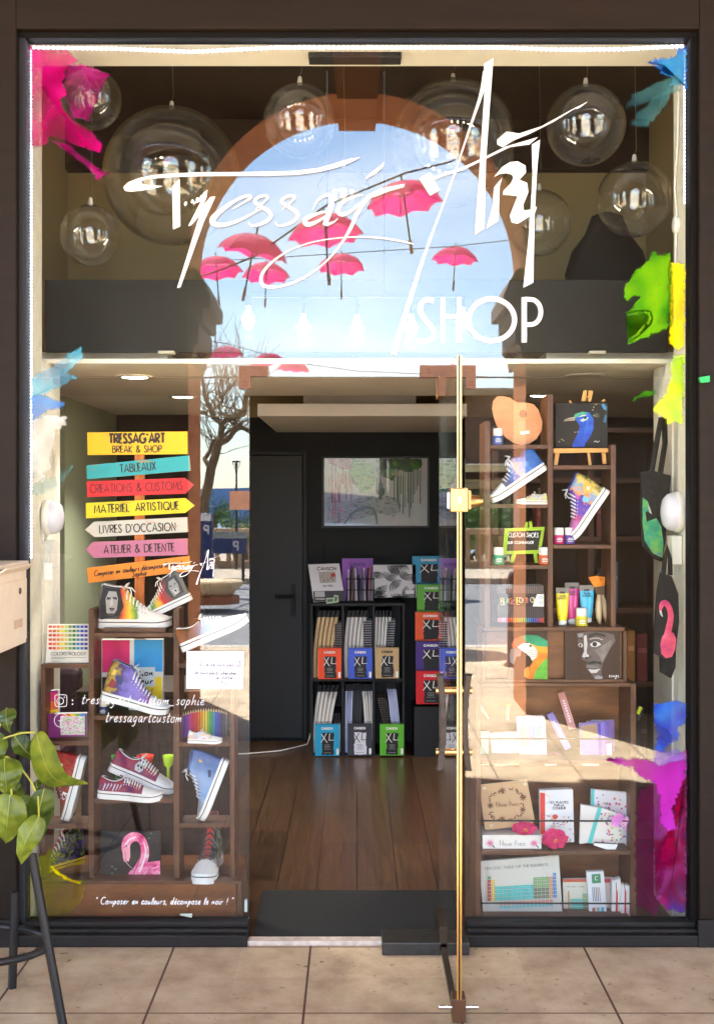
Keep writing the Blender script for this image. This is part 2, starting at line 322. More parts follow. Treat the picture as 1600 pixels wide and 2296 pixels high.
# ================================================================ the setting outside
def tile_mat():
    m, nt, N, L, P = newmat('paving_stone'); P.inputs['Roughness'].default_value = .7
    tc = N.new('ShaderNodeTexCoord'); mp = N.new('ShaderNodeMapping'); mp.inputs['Location'].default_value = (.17, .08, 0); L.new(tc.outputs['Object'], mp.inputs[0])
    sp = N.new('ShaderNodeSeparateXYZ'); L.new(mp.outputs[0], sp.inputs[0])
    def joint(ax, size, w):
        a = N.new('ShaderNodeMath'); a.operation = 'DIVIDE'; L.new(sp.outputs[ax], a.inputs[0]); a.inputs[1].default_value = size
        b = N.new('ShaderNodeMath'); b.operation = 'ADD'; L.new(a.outputs[0], b.inputs[0]); b.inputs[1].default_value = .5
        f = N.new('ShaderNodeMath'); f.operation = 'FRACT'; L.new(b.outputs[0], f.inputs[0])
        c = N.new('ShaderNodeMath'); c.operation = 'SUBTRACT'; L.new(f.outputs[0], c.inputs[0]); c.inputs[1].default_value = .5
        d = N.new('ShaderNodeMath'); d.operation = 'ABSOLUTE'; L.new(c.outputs[0], d.inputs[0])
        e = N.new('ShaderNodeMath'); e.operation = 'LESS_THAN'; L.new(d.outputs[0], e.inputs[0]); e.inputs[1].default_value = w / size
        return e, b
    jx, cx = joint(0, .5, .004); jy, cy = joint(1, .55, .0035)
    j = N.new('ShaderNodeMath'); j.operation = 'MAXIMUM'; L.new(jx.outputs[0], j.inputs[0]); L.new(jy.outputs[0], j.inputs[1])
    fx = N.new('ShaderNodeMath'); fx.operation = 'FLOOR'; L.new(cx.outputs[0], fx.inputs[0]); fy = N.new('ShaderNodeMath'); fy.operation = 'FLOOR'; L.new(cy.outputs[0], fy.inputs[0])
    cb = N.new('ShaderNodeCombineXYZ'); L.new(fx.outputs[0], cb.inputs[0]); L.new(fy.outputs[0], cb.inputs[1])
    wn_ = N.new('ShaderNodeTexWhiteNoise'); L.new(cb.outputs[0], wn_.inputs[0])
    n = N.new('ShaderNodeTexNoise'); n.inputs['Scale'].default_value = 5; n.inputs['Detail'].default_value = 9; n.inputs['Roughness'].default_value = .68; L.new(tc.outputs['Object'], n.inputs[0])
    r = N.new('ShaderNodeValToRGB'); e = r.color_ramp.elements
    e[0].position = .28; e[0].color = lin((160, 136, 106)) + (1,); e[1].position = .72; e[1].color = lin((212, 192, 160)) + (1,)
    q = e.new(.5); q.color = lin((190, 167, 134)) + (1,)
    L.new(n.outputs[0], r.inputs[0])
    hs = N.new('ShaderNodeHueSaturation'); L.new(r.outputs[0], hs.inputs['Color'])
    mr = N.new('ShaderNodeMapRange'); mr.inputs[3].default_value = .86; mr.inputs[4].default_value = 1.1; L.new(wn_.outputs['Value'], mr.inputs[0]); L.new(mr.outputs[0], hs.inputs['Value'])
    n2 = N.new('ShaderNodeTexNoise'); n2.inputs['Scale'].default_value = 26; n2.inputs['Detail'].default_value = 4; L.new(tc.outputs['Object'], n2.inputs[0])
    lt = N.new('ShaderNodeMapRange'); lt.inputs[1].default_value = .645; lt.inputs[2].default_value = .70; L.new(n2.outputs[0], lt.inputs[0])
    n3 = N.new('ShaderNodeTexNoise'); n3.inputs['Scale'].default_value = 2.2; L.new(tc.outputs['Object'], n3.inputs[0])
    gt = N.new('ShaderNodeMapRange'); gt.inputs[1].default_value = .42; gt.inputs[2].default_value = .6; L.new(n3.outputs[0], gt.inputs[0])
    sm = N.new('ShaderNodeMath'); sm.operation = 'MULTIPLY'; L.new(lt.outputs[0], sm.inputs[0]); L.new(gt.outputs[0], sm.inputs[1])
    s1 = N.new('ShaderNodeMixRGB'); L.new(sm.outputs[0], s1.inputs[0]); L.new(hs.outputs[0], s1.inputs[1]); s1.inputs[2].default_value = lin((92, 68, 48)) + (1,)
    s2 = N.new('ShaderNodeMixRGB'); L.new(j.outputs[0], s2.inputs[0]); L.new(s1.outputs[0], s2.inputs[1]); s2.inputs[2].default_value = lin((84, 58, 44)) + (1,)
    L.new(s2.outputs[0], P.inputs['Base Color'])
    h = N.new('ShaderNodeMath'); h.operation = 'MULTIPLY_ADD'; L.new(j.outputs[0], h.inputs[0]); h.inputs[1].default_value = -1.0; L.new(n.outputs[0], h.inputs[2])
    b = N.new('ShaderNodeBump'); b.inputs['Strength'].default_value = .35; b.inputs['Distance'].default_value = .01; L.new(h.outputs[0], b.inputs['Height']); L.new(b.outputs[0], P.inputs['Normal'])
    return m
def struct(mb, name): o = mb.build(name); o.location = mb.o; o['kind'] = 'structure'; return o
b = MB(); b.box(-14, 14, -8.6, .0, -.4, 0, tile_mat()); struct(b, 'pavement')
b = MB(); b.box(-14, 14, -8.78, -8.6, -.4, .004, mat((190, 182, 170), .8, scale=6)); struct(b, 'kerb')
b = MB(); b.box(-60, 60, -20, -8.78, -.6, -.12, mat((118, 118, 120), .85, var=.2, scale=9)); struct(b, 'road')
b = MB(); b.box(-60, 60, -31, -20, -.6, 0, mat((176, 160, 138), .8, var=.15, scale=3)); struct(b, 'promenade')
b = MB(); b.box(-60, 60, -.0, 40, -.5, -.006, mat((96, 90, 84), .9)); struct(b, 'ground')
b = MB(); b.add([(-9000, -9000, -70), (9000, -9000, -70), (9000, -31, -70), (-9000, -31, -70)], [(0, 1, 2, 3)], mat((120, 150, 176), .5, var=.05, scale=.01)); struct(b, 'sea')  # lightened blue, distance haze put into the water colour
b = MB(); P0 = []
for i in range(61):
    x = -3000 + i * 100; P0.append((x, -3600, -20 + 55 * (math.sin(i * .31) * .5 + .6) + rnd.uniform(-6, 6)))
b.prism([(-3000, -3600, -71)] + P0 + [(3000, -3600, -71)], (0, -900, 0), mat((118, 142, 178), .95, var=.06, scale=.02)); struct(b, 'hills')  # aerial haze is mixed into this pale blue base colour

OCHRE = ramp_mat([(.25, (168, 98, 46)), (.5, (190, 116, 58)), (.8, (206, 134, 74))], 1.6, .85, detail=8, bump=.12)
STONE = ramp_mat([(.25, (150, 118, 88)), (.55, (186, 156, 122)), (.8, (204, 178, 146))], 3, .85, detail=8, bump=.15)
PLASTER = mat((92, 76, 60), .9, var=.06, scale=2)
YI, YO = -4.55, -5.25          # inner and outer face of the arcade wall
t = thing('arcade_wall', 'ochre arched wall of the arcade facing the shop window, seen mirrored in the glass', 'arcade', (0, YI, 0))
def arch_outline(cx): return [(cx - 1.29, 0), (cx - 1.29, 3.47)] + arc(cx, 3.47, 1.29, 1.29, 180, 0, 40)[1:-1] + [(cx + 1.29, 3.47), (cx + 1.29, 0)]
pts = [(-12, 0)]
for c in (-8.6, -4.3, 0, 4.3, 8.6): pts += arch_outline(c)
pts += [(12, 0), (12, 5.4), (-12, 5.4)]
b = MB(t.location); b.prism([(x, YI, z) for x, z in pts], (0, YO - YI, 0), PLASTER, OCHRE); b.build('wall', t)
IMPST = ramp_mat([(.25, (92, 72, 56)), (.55, (116, 92, 70)), (.8, (136, 110, 86))], 3, .85, detail=8, bump=.15)  # darker than STONE, the shade on the imposts put into the colour
IMP = [(0, 2.70), (.03, 2.70), (.045, 2.80), (.085, 2.84), (.085, 2.98), (.06, 2.985), (.06, 3.0), (.115, 3.0), (.115, 3.1), (.175, 3.1), (.175, 3.2), (.13, 3.3), (.07, 3.40), (0, 3.40)]
for c in (-4.3, 0, 4.3):
    for s in (-1, 1):
        b = MB(t.location); b.prism([(c + s * (1.29 - p), YI + .06, z) for p, z in IMP], (0, -.84, 0), IMPST); b.build('impost', t)
    b = MB(t.location); b.prism([(c - .15, YI + .03, 4.70), (c + .15, YI + .03, 4.70), (c + .2, YI + .03, 5.15), (c - .2, YI + .03, 5.15)], (0, -.78, 0), OCHRE); b.build('keystone', t)
b = MB(t.location); b.box(-12, 12, YO, YI, 5.4, 12, mat((206, 176, 136), .85, scale=2)); b.build('upper_wall', t)
b = solo('portico_ceiling', 'plastered ceiling over the arcade walk in front of the shop', 'ceiling', (0, -2.5, 5.3)); b.box(-12, 12, YI, -.06, 5.3, 5.45, mat((138, 116, 90), .9, scale=2)); b.done()

# ---- umbrellas, cables
def cloth(c):
    m, nt, N, L, P = newmat('umbrella_cloth'); c = lin(c) + (1,); P.inputs['Base Color'].default_value = c; P.inputs['Roughness'].default_value = .7
    t_ = N.new('ShaderNodeBsdfTranslucent'); t_.inputs[0].default_value = c; x = N.new('ShaderNodeMixShader'); x.inputs[0].default_value = .6
    L.new(P.outputs[0], x.inputs[1]); L.new(t_.outputs[0], x.inputs[2]); L.new(x.outputs[0], N['Material Output'].inputs[0]); return m
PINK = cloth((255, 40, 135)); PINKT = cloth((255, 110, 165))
def umbrella():
    u = thing('umbrella', 'x', 'umbrella', (0, 0, 0)); m = MB(); n = 8
    ring = [(.02, .30), (.16, .28), (.30, .22), (.42, .12), (.5, 0)]
    vs = [Vector((0, 0, .31))]; fs = []; K = 2 * n
    for (r, z) in ring:
        for j in range(K):
            a = 6.28318 * j / K; rr = r * (1 if j % 2 == 0 else 1 - .10 * r / .5); vs.append(Vector((rr * math.cos(a), rr * math.sin(a), z + (0 if j % 2 == 0 else -.0 + .045 * (r / .5) ** 2))))
    top = [f for f in [(0, 1 + j, 1 + (j + 1) % K) for j in range(K)]]
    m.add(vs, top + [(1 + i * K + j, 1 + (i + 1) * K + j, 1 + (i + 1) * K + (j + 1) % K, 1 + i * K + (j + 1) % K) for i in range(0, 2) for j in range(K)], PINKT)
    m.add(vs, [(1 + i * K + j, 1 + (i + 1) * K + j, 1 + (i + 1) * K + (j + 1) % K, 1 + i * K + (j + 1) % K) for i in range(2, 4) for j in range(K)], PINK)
    m.build('canopy', u)
    m = MB(); m.tube([(0, 0, .40), (0, 0, -.46)], .012, IRON); m.build('shaft', u)
    m = MB(); m.tube([(0, 0, -.46), (0, 0, -.64)], .022, mat((120, 56, 40), .5)); m.build('handle', u)
    m = MB()
    for j in range(n):
        a = 6.28318 * j / n; m.tube([(0, 0, .12), (.25 * math.cos(a), .25 * math.sin(a), .2)], .004, IRON, 4); m.tube([(.05 * math.cos(a), .05 * math.sin(a), .285), (.49 * math.cos(a), .49 * math.sin(a), -.004)], .004, IRON, 4)
    m.build('ribs', u); m = MB(); SEAM = mat((150, 20, 80), .7)
    for j in range(n):
        a = 6.28318 * j / n; m.tube([(r_ * math.cos(a), r_ * math.sin(a), z_ + .003) for r_, z_ in ring], .005, SEAM, 4)
    m.build('seams', u); return u
u0 = umbrella(); first = True
UM = [(908, 460, 173, 8, 'biggest pink umbrella, hung below the slanting cable near the arch crown'), (565, 573, 160, -14, 'pink umbrella tilting left above two others near the left impost'),
      (730, 532, 170, 6, 'pink umbrella hung in the middle of the slanting cable'), (765, 603, 108, 3, 'small pink umbrella on the thin cable below the middle one'),
      (1019, 585, 105, -3, 'small pink umbrella alone on the thin cable by SHOP'), (486, 612, 118, 8, 'pink umbrella cut off by the arch edge'),
      (596, 622, 108, 5, 'small pink umbrella half hidden behind the left tilted one'), (508, 800, 80, 2, 'far pink umbrella just above the window ledge line'),
      (600, 816, 78, 10, 'pale far pink umbrella beside the top left glass clamp'), (657, 832, 76, -4, 'pale far pink umbrella lowest of all, above the shop door'),
      (700, 420, 0, 0, '')]
def RP(px, py, d):       # the place whose mirror image in the window lies at px,py
    return Vector(((px - CX) * d / F, -(d - D), EYE - (py - CY) * d / F))
UMP = []
for (px, py, w, tilt, lab) in UM[:10]:
    d = F * 1.0 / w; p = RP(px, py, d)
    lab = lab + ', mirrored in the glass'
    o = u0 if first else dup(u0); first = False
    o.location = p; o.rotation_euler = (R(rnd.uniform(-6, 6)), R(-tilt), rnd.uniform(0, 1)); o['label'] = lab; o['group'] = 'pink umbrellas strung over the street'; UMP.append(p)
def cable(lab, pts, r=.008):
    b = solo('cable', lab, 'cable', pts[0]); P = [Vector(p) for p in pts]
    b.tube(P, r, IRON, 5); b.done()
cable('slanting black cable carrying the three large pink umbrellas', [RP(380, 640, 16.5), RP(485, 608, 16.4), RP(570, 575, 16.3), UMP[2] + Vector((0, 0, .42)), UMP[0] + Vector((0, 0, .42)), RP(1010, 362, 14.8), RP(1300, 190, 14)], .014)
cable('thin cable carrying the two small pink umbrellas', [RP(400, 590, 24.3), RP(600, 578, 24.3), RP(765, 568, 24.3), RP(1019, 552, 24.6), RP(1300, 520, 25)], .010)
cable('far drooping cable behind the bare tree', [RP(380, 755, 33), RP(508, 770, 32.6), RP(657, 812, 33), RP(800, 832, 33), RP(1200, 850, 34)], .012)
# ---- plane tree
BARK = ramp_mat([(.3, (96, 78, 58)), (.6, (140, 116, 86)), (.8, (176, 150, 114))], 9, .9, detail=6)
t = thing('plane_tree', 'bare pollarded plane tree with knotty limbs across the street, mirrored left of the door', 'tree', RP(450, 1290, 22))
tk = lambda q, dy=0: RP(356.4 + q[0] * .2042, 778.5 + q[1] * .2042, 22 + dy)
trunk = MB(t.location); base = t.location + Vector((0, 0, 0))
def limb(mb, pts, r0, r1, dy=0):
    n = len(pts); P = [tk(q, dy * i / max(1, n - 1)) for i, q in enumerate(pts)]; mb.tube(P, [r0 + (r1 - r0) * i / (n - 1) for i in range(n)], BARK, 8); return P
T0 = limb(trunk, [(430, 2560), (470, 1900), (490, 1700), (540, 1520), (570, 1340), (615, 1200), (645, 1080)], .105, .08)
trunk.build('trunk', t)
LIMBS = [([(645, 1080), (682, 960), (690, 830), (600, 770), (555, 650), (505, 545), (490, 420), (470, 250)], .15, .05, 1.0), ([(690, 835), (730, 805), (820, 775), (935, 700), (955, 580), (965, 500)], .10, .09, -.8),
         ([(650, 1070), (760, 1010), (850, 890), (920, 885), (1010, 935), (1120, 990)], .12, .07, .6), ([(700, 985), (760, 930), (840, 860), (880, 780)], .06, .04, -.4),
         ([(570, 690), (640, 655), (688, 605), (700, 540), (775, 430), (835, 385)], .07, .06, 1.2), ([(560, 1330), (500, 1230), (555, 1150), (590, 1040), (640, 1010)], .09, .08, .5), ([(520, 720), (420, 700), (300, 560)], .07, .05, -1)]
ends = []
for i, (pts, r0, r1, dy) in enumerate(LIMBS):
    mb = MB(t.location); P = limb(mb, pts, r0 * .5, r1 * .5, dy); ends += [(p, i) for p in P[2:]]
    for (p, _) in [e for e in ends if e[1] == i]:
        for k in range(7):
            q = p.copy(); d = Vector((rnd.uniform(-1, 1), rnd.uniform(-1, 1), rnd.uniform(-.1, 1.3))).normalized(); Q = [q.copy()]
            for s in range(6): d = (d + Vector((rnd.uniform(-.4, .4), rnd.uniform(-.4, .4), rnd.uniform(-.15, .35)))).normalized(); q = q + d * rnd.uniform(.12, .34); Q.append(q.copy())
            mb.tube(Q, [0.011 - .0014 * s for s in range(7)], BARK, 4, False)
    mb.build('branch', t)
# ---- promenade: lamp, balustrade, hedge, sign, seat, bollard
t = thing('street_lamp', 'thin grey street lamp with a flat dish head on the promenade, beside the bare tree', 'street lamp', RP(530, 1215, 27.5)); h = t.location.copy(); h.z = 0; t.location = h
topz = RP(530, 1035, 27.5).z; b = MB(h); b.tube([h, h + Vector((0, 0, topz - .5))], [.035, .025], IRON); b.build('pole', t)
b = MB(h); b.lathe(h, [(.02, topz - .5), (.022, topz - .02), (.1, topz - .015), (.1, topz + .01), (.0, topz + .03)], IRON, 16); [b.tube([h + Vector((0, 0, topz - .3)), h + Vector((.095 * math.cos(a), .095 * math.sin(a), topz - .01))], .006, IRON, 4) for a in (.3, 1.9, 3.4, 5)]; b.build('lamp_head', t)
def baluster_run(lab, x0, x1, y):
    t = thing('balustrade', lab, 'balustrade', ((x0 + x1) / 2, y, 0)); o = t.location
    b = MB(o); b.box(x0, x1, y - .16, y + .16, .80, .94, STONE); b.build('rail', t, .01); b = MB(o); b.box(x0, x1, y - .15, y + .15, 0, .16, STONE); b.build('base', t, .01)
    n = int((x1 - x0) / .27)
    for i in range(n):
        x = x0 + .14 + i * .27; b = MB(o); b.lathe((x, y, 0), [(.05, .16), (.075, .2), (.05, .26), (.095, .42), (.085, .5), (.045, .66), (.06, .72), (.07, .8)], STONE, 10); b.build('baluster', t)
baluster_run('pale stone balustrade by the parking sign across the street', -6.5, -1.5, -24)
baluster_run('pale stone balustrade seen mirrored between the open door and the right shelf', 1.2, 6.2, -24)
for i, (x, lab) in enumerate([(-1.3, 'square stone pier ending the balustrade by the parking sign'), (1.0, 'square stone pier ending the balustrade seen beside the open door')]):
    b = solo('stone_pier', lab, 'pier', (x, -24, 0)); b.box(x - .2, x + .2, -24.2, -23.8, 0, 1.0, STONE); b.box(x - .26, x + .26, -24.26, -23.74, 1.0, 1.1, STONE); b.done(.01)
def bush(lab, c, r, n, cols, seed, sq=1.0, group=None):
    t = thing('shrub', lab, 'shrub', (c[0], c[1], 0), group); q = random.Random(seed); L_ = MB(t.location); ms = [mat(k, .7, var=.15) for k in cols]
    cl = [(Vector((c[0] + q.uniform(-.7, .7) * r, c[1] + q.uniform(-.5, .5) * r, c[2] + q.uniform(-.5, .6) * r * sq)), q.uniform(.3, .55) * r) for _ in range(16)]
    for k in range(n):
        p, s = q.choice(cl); v = Vector((q.gauss(0, 1), q.gauss(0, 1), q.gauss(0, 1))).normalized() * s * q.uniform(.55, 1.1); p = p + v
        a = Vector((q.uniform(-1, 1), q.uniform(-1, 1), q.uniform(-.4, 1))).normalized(); w = a.cross(Vector((q.uniform(-1, 1), q.uniform(-1, 1), q.uniform(-1, 1)))).normalized(); s2 = r * q.uniform(.06, .11)
        L_.add([p - w * s2 * .5, p + a * s2 * 1.2 - w * .1 * s2, p + a * s2 * 2, p + w * s2 * .5 + a * s2], [(0, 1, 2, 3)], ms[k % len(ms)])
    L_.build('foliage', t)
    b = MB(t.location)
    for k in range(5): b.tube([(c[0] + q.uniform(-.2, .2), c[1], 0), (c[0] + q.uniform(-.6, .6) * r, c[1] + q.uniform(-.4, .4) * r, c[2])], [.05, .02], BARK, 5)
    b.build('trunk', t)
GRN = [(70, 110, 34), (100, 140, 50), (54, 88, 30)]; GRNL = [(130, 150, 70), (160, 170, 100), (96, 124, 50)]
for i, (px, py, d, r, col, lab) in enumerate([(470, 1150, 31, .55, GRN, 'dark green shrub behind the parking sign'), (545, 1190, 30, .62, GRN, 'bright green shrub behind the balustrade and street lamp'), (535, 1205, 29, .42, GRNL, 'pale flowering shrub low against the left balustrade'),
     (1060, 1175, 31, 1.0, GRN, 'leafy shrub behind the balustrade right of the open door'), (1120, 1190, 30, .9, GRN, 'dense dark shrub mirrored over the blue jar shelf'), (1100, 1225, 29.6, .5, GRNL, 'pale low shrub in front of the dense dark one'), (1220, 1170, 31, 1.1, GRN, 'shrub mirrored over the big multicoloured high top'), (900, 1150, 32, 1.1, GRN, 'shrub mirrored beside the door edge'), (330, 1150, 32, 1.2, GRN, 'shrub mirrored behind the signpost')]):
    p = RP(px, py, d); bush(lab, (p.x, p.y, max(p.z, r * .7)), r, 1500, col, 40 + i, .8)
t = thing('pavilion', 'low brown pavilion with cream awning bands across the street, mirrored right of the open door', 'building', (5.2, -34, 0)); o = t.location
PV = mat((116, 88, 66), .85, var=.12, scale=1.2)
b = MB(o); b.box(1.0, 10, -40, -34, 0, 5.1, PV); b.build('wall', t); b = MB(o); b.box(.8, 10.2, -40.2, -33.7, 5.1, 5.3, mat((150, 130, 104), .8)); b.build('roof', t)
for z0, z1, yy, cc in ((2.55, 2.75, -33.0, (206, 190, 150)), (2.0, 2.3, -33.4, (160, 140, 104)), (2.755, 2.8, -32.9, (240, 236, 226))):
    b = MB(o); b.box(1.0, 10, -33.99, yy, z0, z1, mat(cc, .7)); b.build('awning', t)
for x in (2.0, 3.7, 5.4, 7.1):
    b = MB(o); b.box(x, x + 1.1, -33.995, -33.96, .7, 1.95, mat((60, 66, 62), .2)); b.build('window', t)
SBLUE = mat((30, 50, 110), .4, var=.05); SWHITE = mat((235, 238, 240), .4, var=.02)
t = thing('parking_meter', 'dark blue parking totem with a white P, mirrored left of the door', 'parking sign', RP(462, 1320, 21)); o = t.location.copy(); o.z = 0; t.location = o
b = MB(o); b.box(o.x - .12, o.x + .12, o.y - .1, o.y + .1, 0, 1.4, SBLUE); b.build('post', t, .02)
Mz = Matrix.Translation(o + Vector((0, .1, 0))) @ Matrix.Rotation(math.pi, 4, 'Z')
def back_text(t_, s, x, z, h, w, m, nm='lettering'):
    mb = MB(o, Mz); xx = x
    for c in s:
        adv, sts = GL.get(c, GL[' '])
        for st in sts: mb._strip([Vector((xx + gx * h, 0, z + gz * h)) for gx, gz in st], [w] * len(st), m, mb.up())
        xx += (adv + .14) * h
    mb.build(nm, t_)
back_text(t, 'P', -.05, 1.02, .16, .03, SWHITE); back_text(t, 'P', -.03, .62, .07, .012, SWHITE); b = MB(o); b.box(o.x - .1, o.x + .1, o.y + .1, o.y + .106, 1.26, 1.38, SWHITE); b.build('panel', t)
t = thing('direction_sign', 'low blue parking board with a grey top band, behind the parking totem', 'sign', RP(520, 1290, 23.5)); o = t.location.copy(); o.z = 0; t.location = o; Mz = Matrix.Translation(o + Vector((0, .03, 0))) @ Matrix.Rotation(math.pi, 4, 'Z')
b = MB(o); b.box(o.x - .6, o.x + .3, o.y - .03, o.y + .03, 0.56, 0.86, SBLUE); b.box(o.x - .6, o.x + .3, o.y - .03, o.y + .032, .862, 1.0, mat((150, 158, 160), .5)); b.build('board', t)
for s in (-.5, .22): b = MB(o); b.tube([(o.x + s, o.y - .06, 0), (o.x + s, o.y - .06, .98)], .03, IRON); b.build('post', t)
back_text(t, 'P', -.12, .62, .18, .03, SWHITE)
CREAM = mat((214, 186, 146), .75, var=.08, scale=4)
t = thing('stone_bench', 'cream curved stone bench on a round foot beside the road, mirrored behind the lion shoe', 'bench', RP(478, 1355, 18.5)); o = t.location.copy(); o.z = 0; t.location = o
b = MB(o); b.lathe(o, [(0, .36), (.46, .36), (.48, .30), (.36, .2), (.3, .12), (.0, .12)], CREAM, 28); b.build('seat', t); b = MB(o); b.lathe(o, [(.42, 0), (.42, .12), (0, .12)], mat((150, 92, 60), .8), 24); b.build('foot', t)
t = thing('bollard', 'brown cast iron bollard with a ball top, mirrored beside the pencil set', 'bollard', RP(1158, 1470, 11.5)); o = t.location.copy(); o.z = -.1; t.location = o
RUST = mat((110, 62, 44), .5, .2); b = MB(o); b.lathe(o, [(.14, 0), (.14, .1), (.1, .14), (.085, .8), (.11, .82), (.11, .86), (.08, .88)], RUST, 16); b.build('post', t); b = MB(o); b.lathe(o + Vector((0, 0, .97)), [(.02, -.09), (.075, -.05), (.09, 0), (.07, .06), (.0, .09)], RUST, 16); b.build('ball', t)

# ================================================================ shop front
DARK = ramp_mat([(.3, (26, 17, 9)), (.7, (35, 24, 14))], 7, .6, (.3, 1, 4), detail=6, bump=.03); DARKG = ramp_mat([(.3, (28, 25, 23)), (.7, (39, 35, 32))], 7, .6, (1, 1, 5), detail=6)
FRM = mat((15, 11, 8), .7)
def scuffed(m, colr, scale, thr, stretch):
    nt = m.node_tree; N, L = nt.nodes, nt.links; P = N['Principled BSDF']; src = P.inputs['Base Color'].links[0].from_socket
    tc = N.new('ShaderNodeTexCoord'); mp = N.new('ShaderNodeMapping'); mp.inputs['Scale'].default_value = stretch; L.new(tc.outputs['Object'], mp.inputs[0])
    n = N.new('ShaderNodeTexNoise'); n.inputs['Scale'].default_value = scale; n.inputs['Detail'].default_value = 7; n.inputs['Roughness'].default_value = .7; L.new(mp.outputs[0], n.inputs[0])
    r = N.new('ShaderNodeMapRange'); r.inputs[1].default_value = thr; r.inputs[2].default_value = thr + .03; L.new(n.outputs[0], r.inputs[0])
    x = N.new('ShaderNodeMixRGB'); L.new(r.outputs[0], x.inputs[0]); L.new(src, x.inputs[1]); x.inputs[2].default_value = lin(colr) + (1,); L.new(x.outputs[0], P.inputs['Base Color'])
scuffed(DARKG, (150, 144, 136), 14, .70, (1, 1, 3)); scuffed(DARK, (66, 50, 36), 9, .72, (1, 1, .5))
for m_, v_ in ((DARK, .2), (DARKG, .25), (FRM, .15)): m_.node_tree.nodes['Principled BSDF'].inputs['Specular IOR Level'].default_value = v_
XL_, XR, ZT, ZB = -1.227, 1.233, 3.352, .075
t = thing('storefront', 'dark brown painted timber front framing the shop window', 'shop front', (0, 0, 0))
b = MB(); b.box(-4.5, XL_ - .025, -.07, .0, 0, 5.3, DARK); b.build('pilaster', t, .004); b = MB(); b.box(XR + .025, 4.5, -.07, .0, 0, 5.3, DARK); b.build('pilaster', t, .004)
b = MB(); b.box(XL_ - .025, XR + .025, -.069, .0, ZT + .022, 5.3, DARK); b.build('fascia', t, .004)
b = MB(); b.box(XL_ - .025, XL_, -.04, .03, ZB, ZT, MATBLACK); b.build('frame', t, .003); b = MB(); b.box(XR, XR + .025, -.04, .03, ZB, ZT, FRM); b.build('frame', t, .003); b = MB(); b.box(XL_ - .025, XR + .025, -.04, .03, ZT, ZT + .022, FRM); b.build('frame', t, .003)
for x0, x1 in ((XL_ - .02, -.402), (.404, XR + .02)):
    b = MB(); b.box(x0, x1, -.082, .03, 0, .042, DARKG); b.box(x0, x1, -.06, .03, .0422, .056, DARKG); b.box(x0, x1, -.035, .03, .0562, ZB, DARKG); b.build('plinth', t, .004)
b = MB(); b.box(-4.5, -1.24, -.086, -.07, 0, .1, DARKG); b.build('skirting', t); b = MB(); b.box(1.25, 4.5, -.086, -.07, 0, .1, DARKG); b.build('skirting', t)
b = solo('threshold', 'worn white door sill strip at the shop entrance', 'threshold', (0, -.04, 0)); b.box(-.402, .404, -.07, -.02, 0, .017, mat((200, 186, 170), .5, var=.25, scale=30)); b.done(.003)
b = solo('floor_closer', 'dark grey metal floor box of the glass door pivot', 'door closer', (.28, -.12, 0)); b.box(.09, .405, -.16, -.025, .0, .045, mat((58, 56, 52), .45, .4, var=.3, scale=24)); b.done(.004)
# ---- panes
Z1 = 2.098
def pane(name, lab, x0, x1, z0, z1, y0=0, y1=.01):
    b = solo(name, lab, 'window pane', ((x0 + x1) / 2, y0, z0)); b.box(x0, x1, y0, y1, z0, z1, GLASS); return b.done()
pane('transom_glass', 'wide fixed upper pane carrying the white shop name', XL_, XR, Z1 + .003, ZT)
pane('window_pane', 'fixed display pane over the left shelves, carrying the handwritten addresses', XL_, -.402, ZB, Z1 - .003)
pane('window_pane', 'fixed display pane over the right shelves, with blue and magenta paint', .404, XR, ZB, Z1 - .003)
# ---- glass door, standing open at a right angle
t = thing('glass_door', 'frameless glass door standing wide open towards the street, seen edge on', 'door', (.318, .06, 0))
DX0, DX1, DY0, DY1 = .311, .325, -.725, .065
b = MB(t.location); b.box(DX0, DX1, DY0 + .004, DY1, .03, 2.09, GLASS); b.build('glass', t)
GLINT = mat((236, 190, 116), .26, 1.0, var=.05); DKE = mat((60, 44, 22), .3, .6, var=0)  # gold and dark strips stand in for sunlight caught in the glass edge
for x0, x1, m in ((DX0, DX0 + .0045, GLINT), (DX0 + .0047, DX1 - .0047, DKE), (DX1 - .0045, DX1, GLINT)):
    b = MB(t.location); b.box(x0 - .0003, x1 + .0003, DY0 - .002, DY0 + .0035, .03, 2.09, m); b.build('edge_strip', t)
b = MB(t.location); b.box(DX0 - .02, DX1 + .02, DY0 - .006, DY0 + .06, EYE - .037, EYE + .037, BRASS); b.box(DX1 + .021, DX1 + .03, DY0, DY0 + .05, EYE - .03, EYE + .03, BRASS); b.box(DX0 - .028, DX0 - .021, DY0, DY0 + .05, EYE - .028, EYE + .024, WHITE)
b.lathe((DX1 + .03, DY0 + .03, EYE - .004), [(.021, 0), (.018, .025), (.011, .04), (0, .041)], BRASS, 18, M=Matrix.Rotation(R(90), 3, 'Y')); b.build('lock', t, .003)
b = MB(t.location); b.box(DX0 + .002, DX0 + .012, DY0 - .0085, DY0 - .0062, EYE - .01, EYE + .01, WHITE); b.build('keyhole', t)
OAK = mat((58, 46, 36), .55, var=.4, scale=40, bump=.6)
def hz(py, y): return WP(0, py, y).z
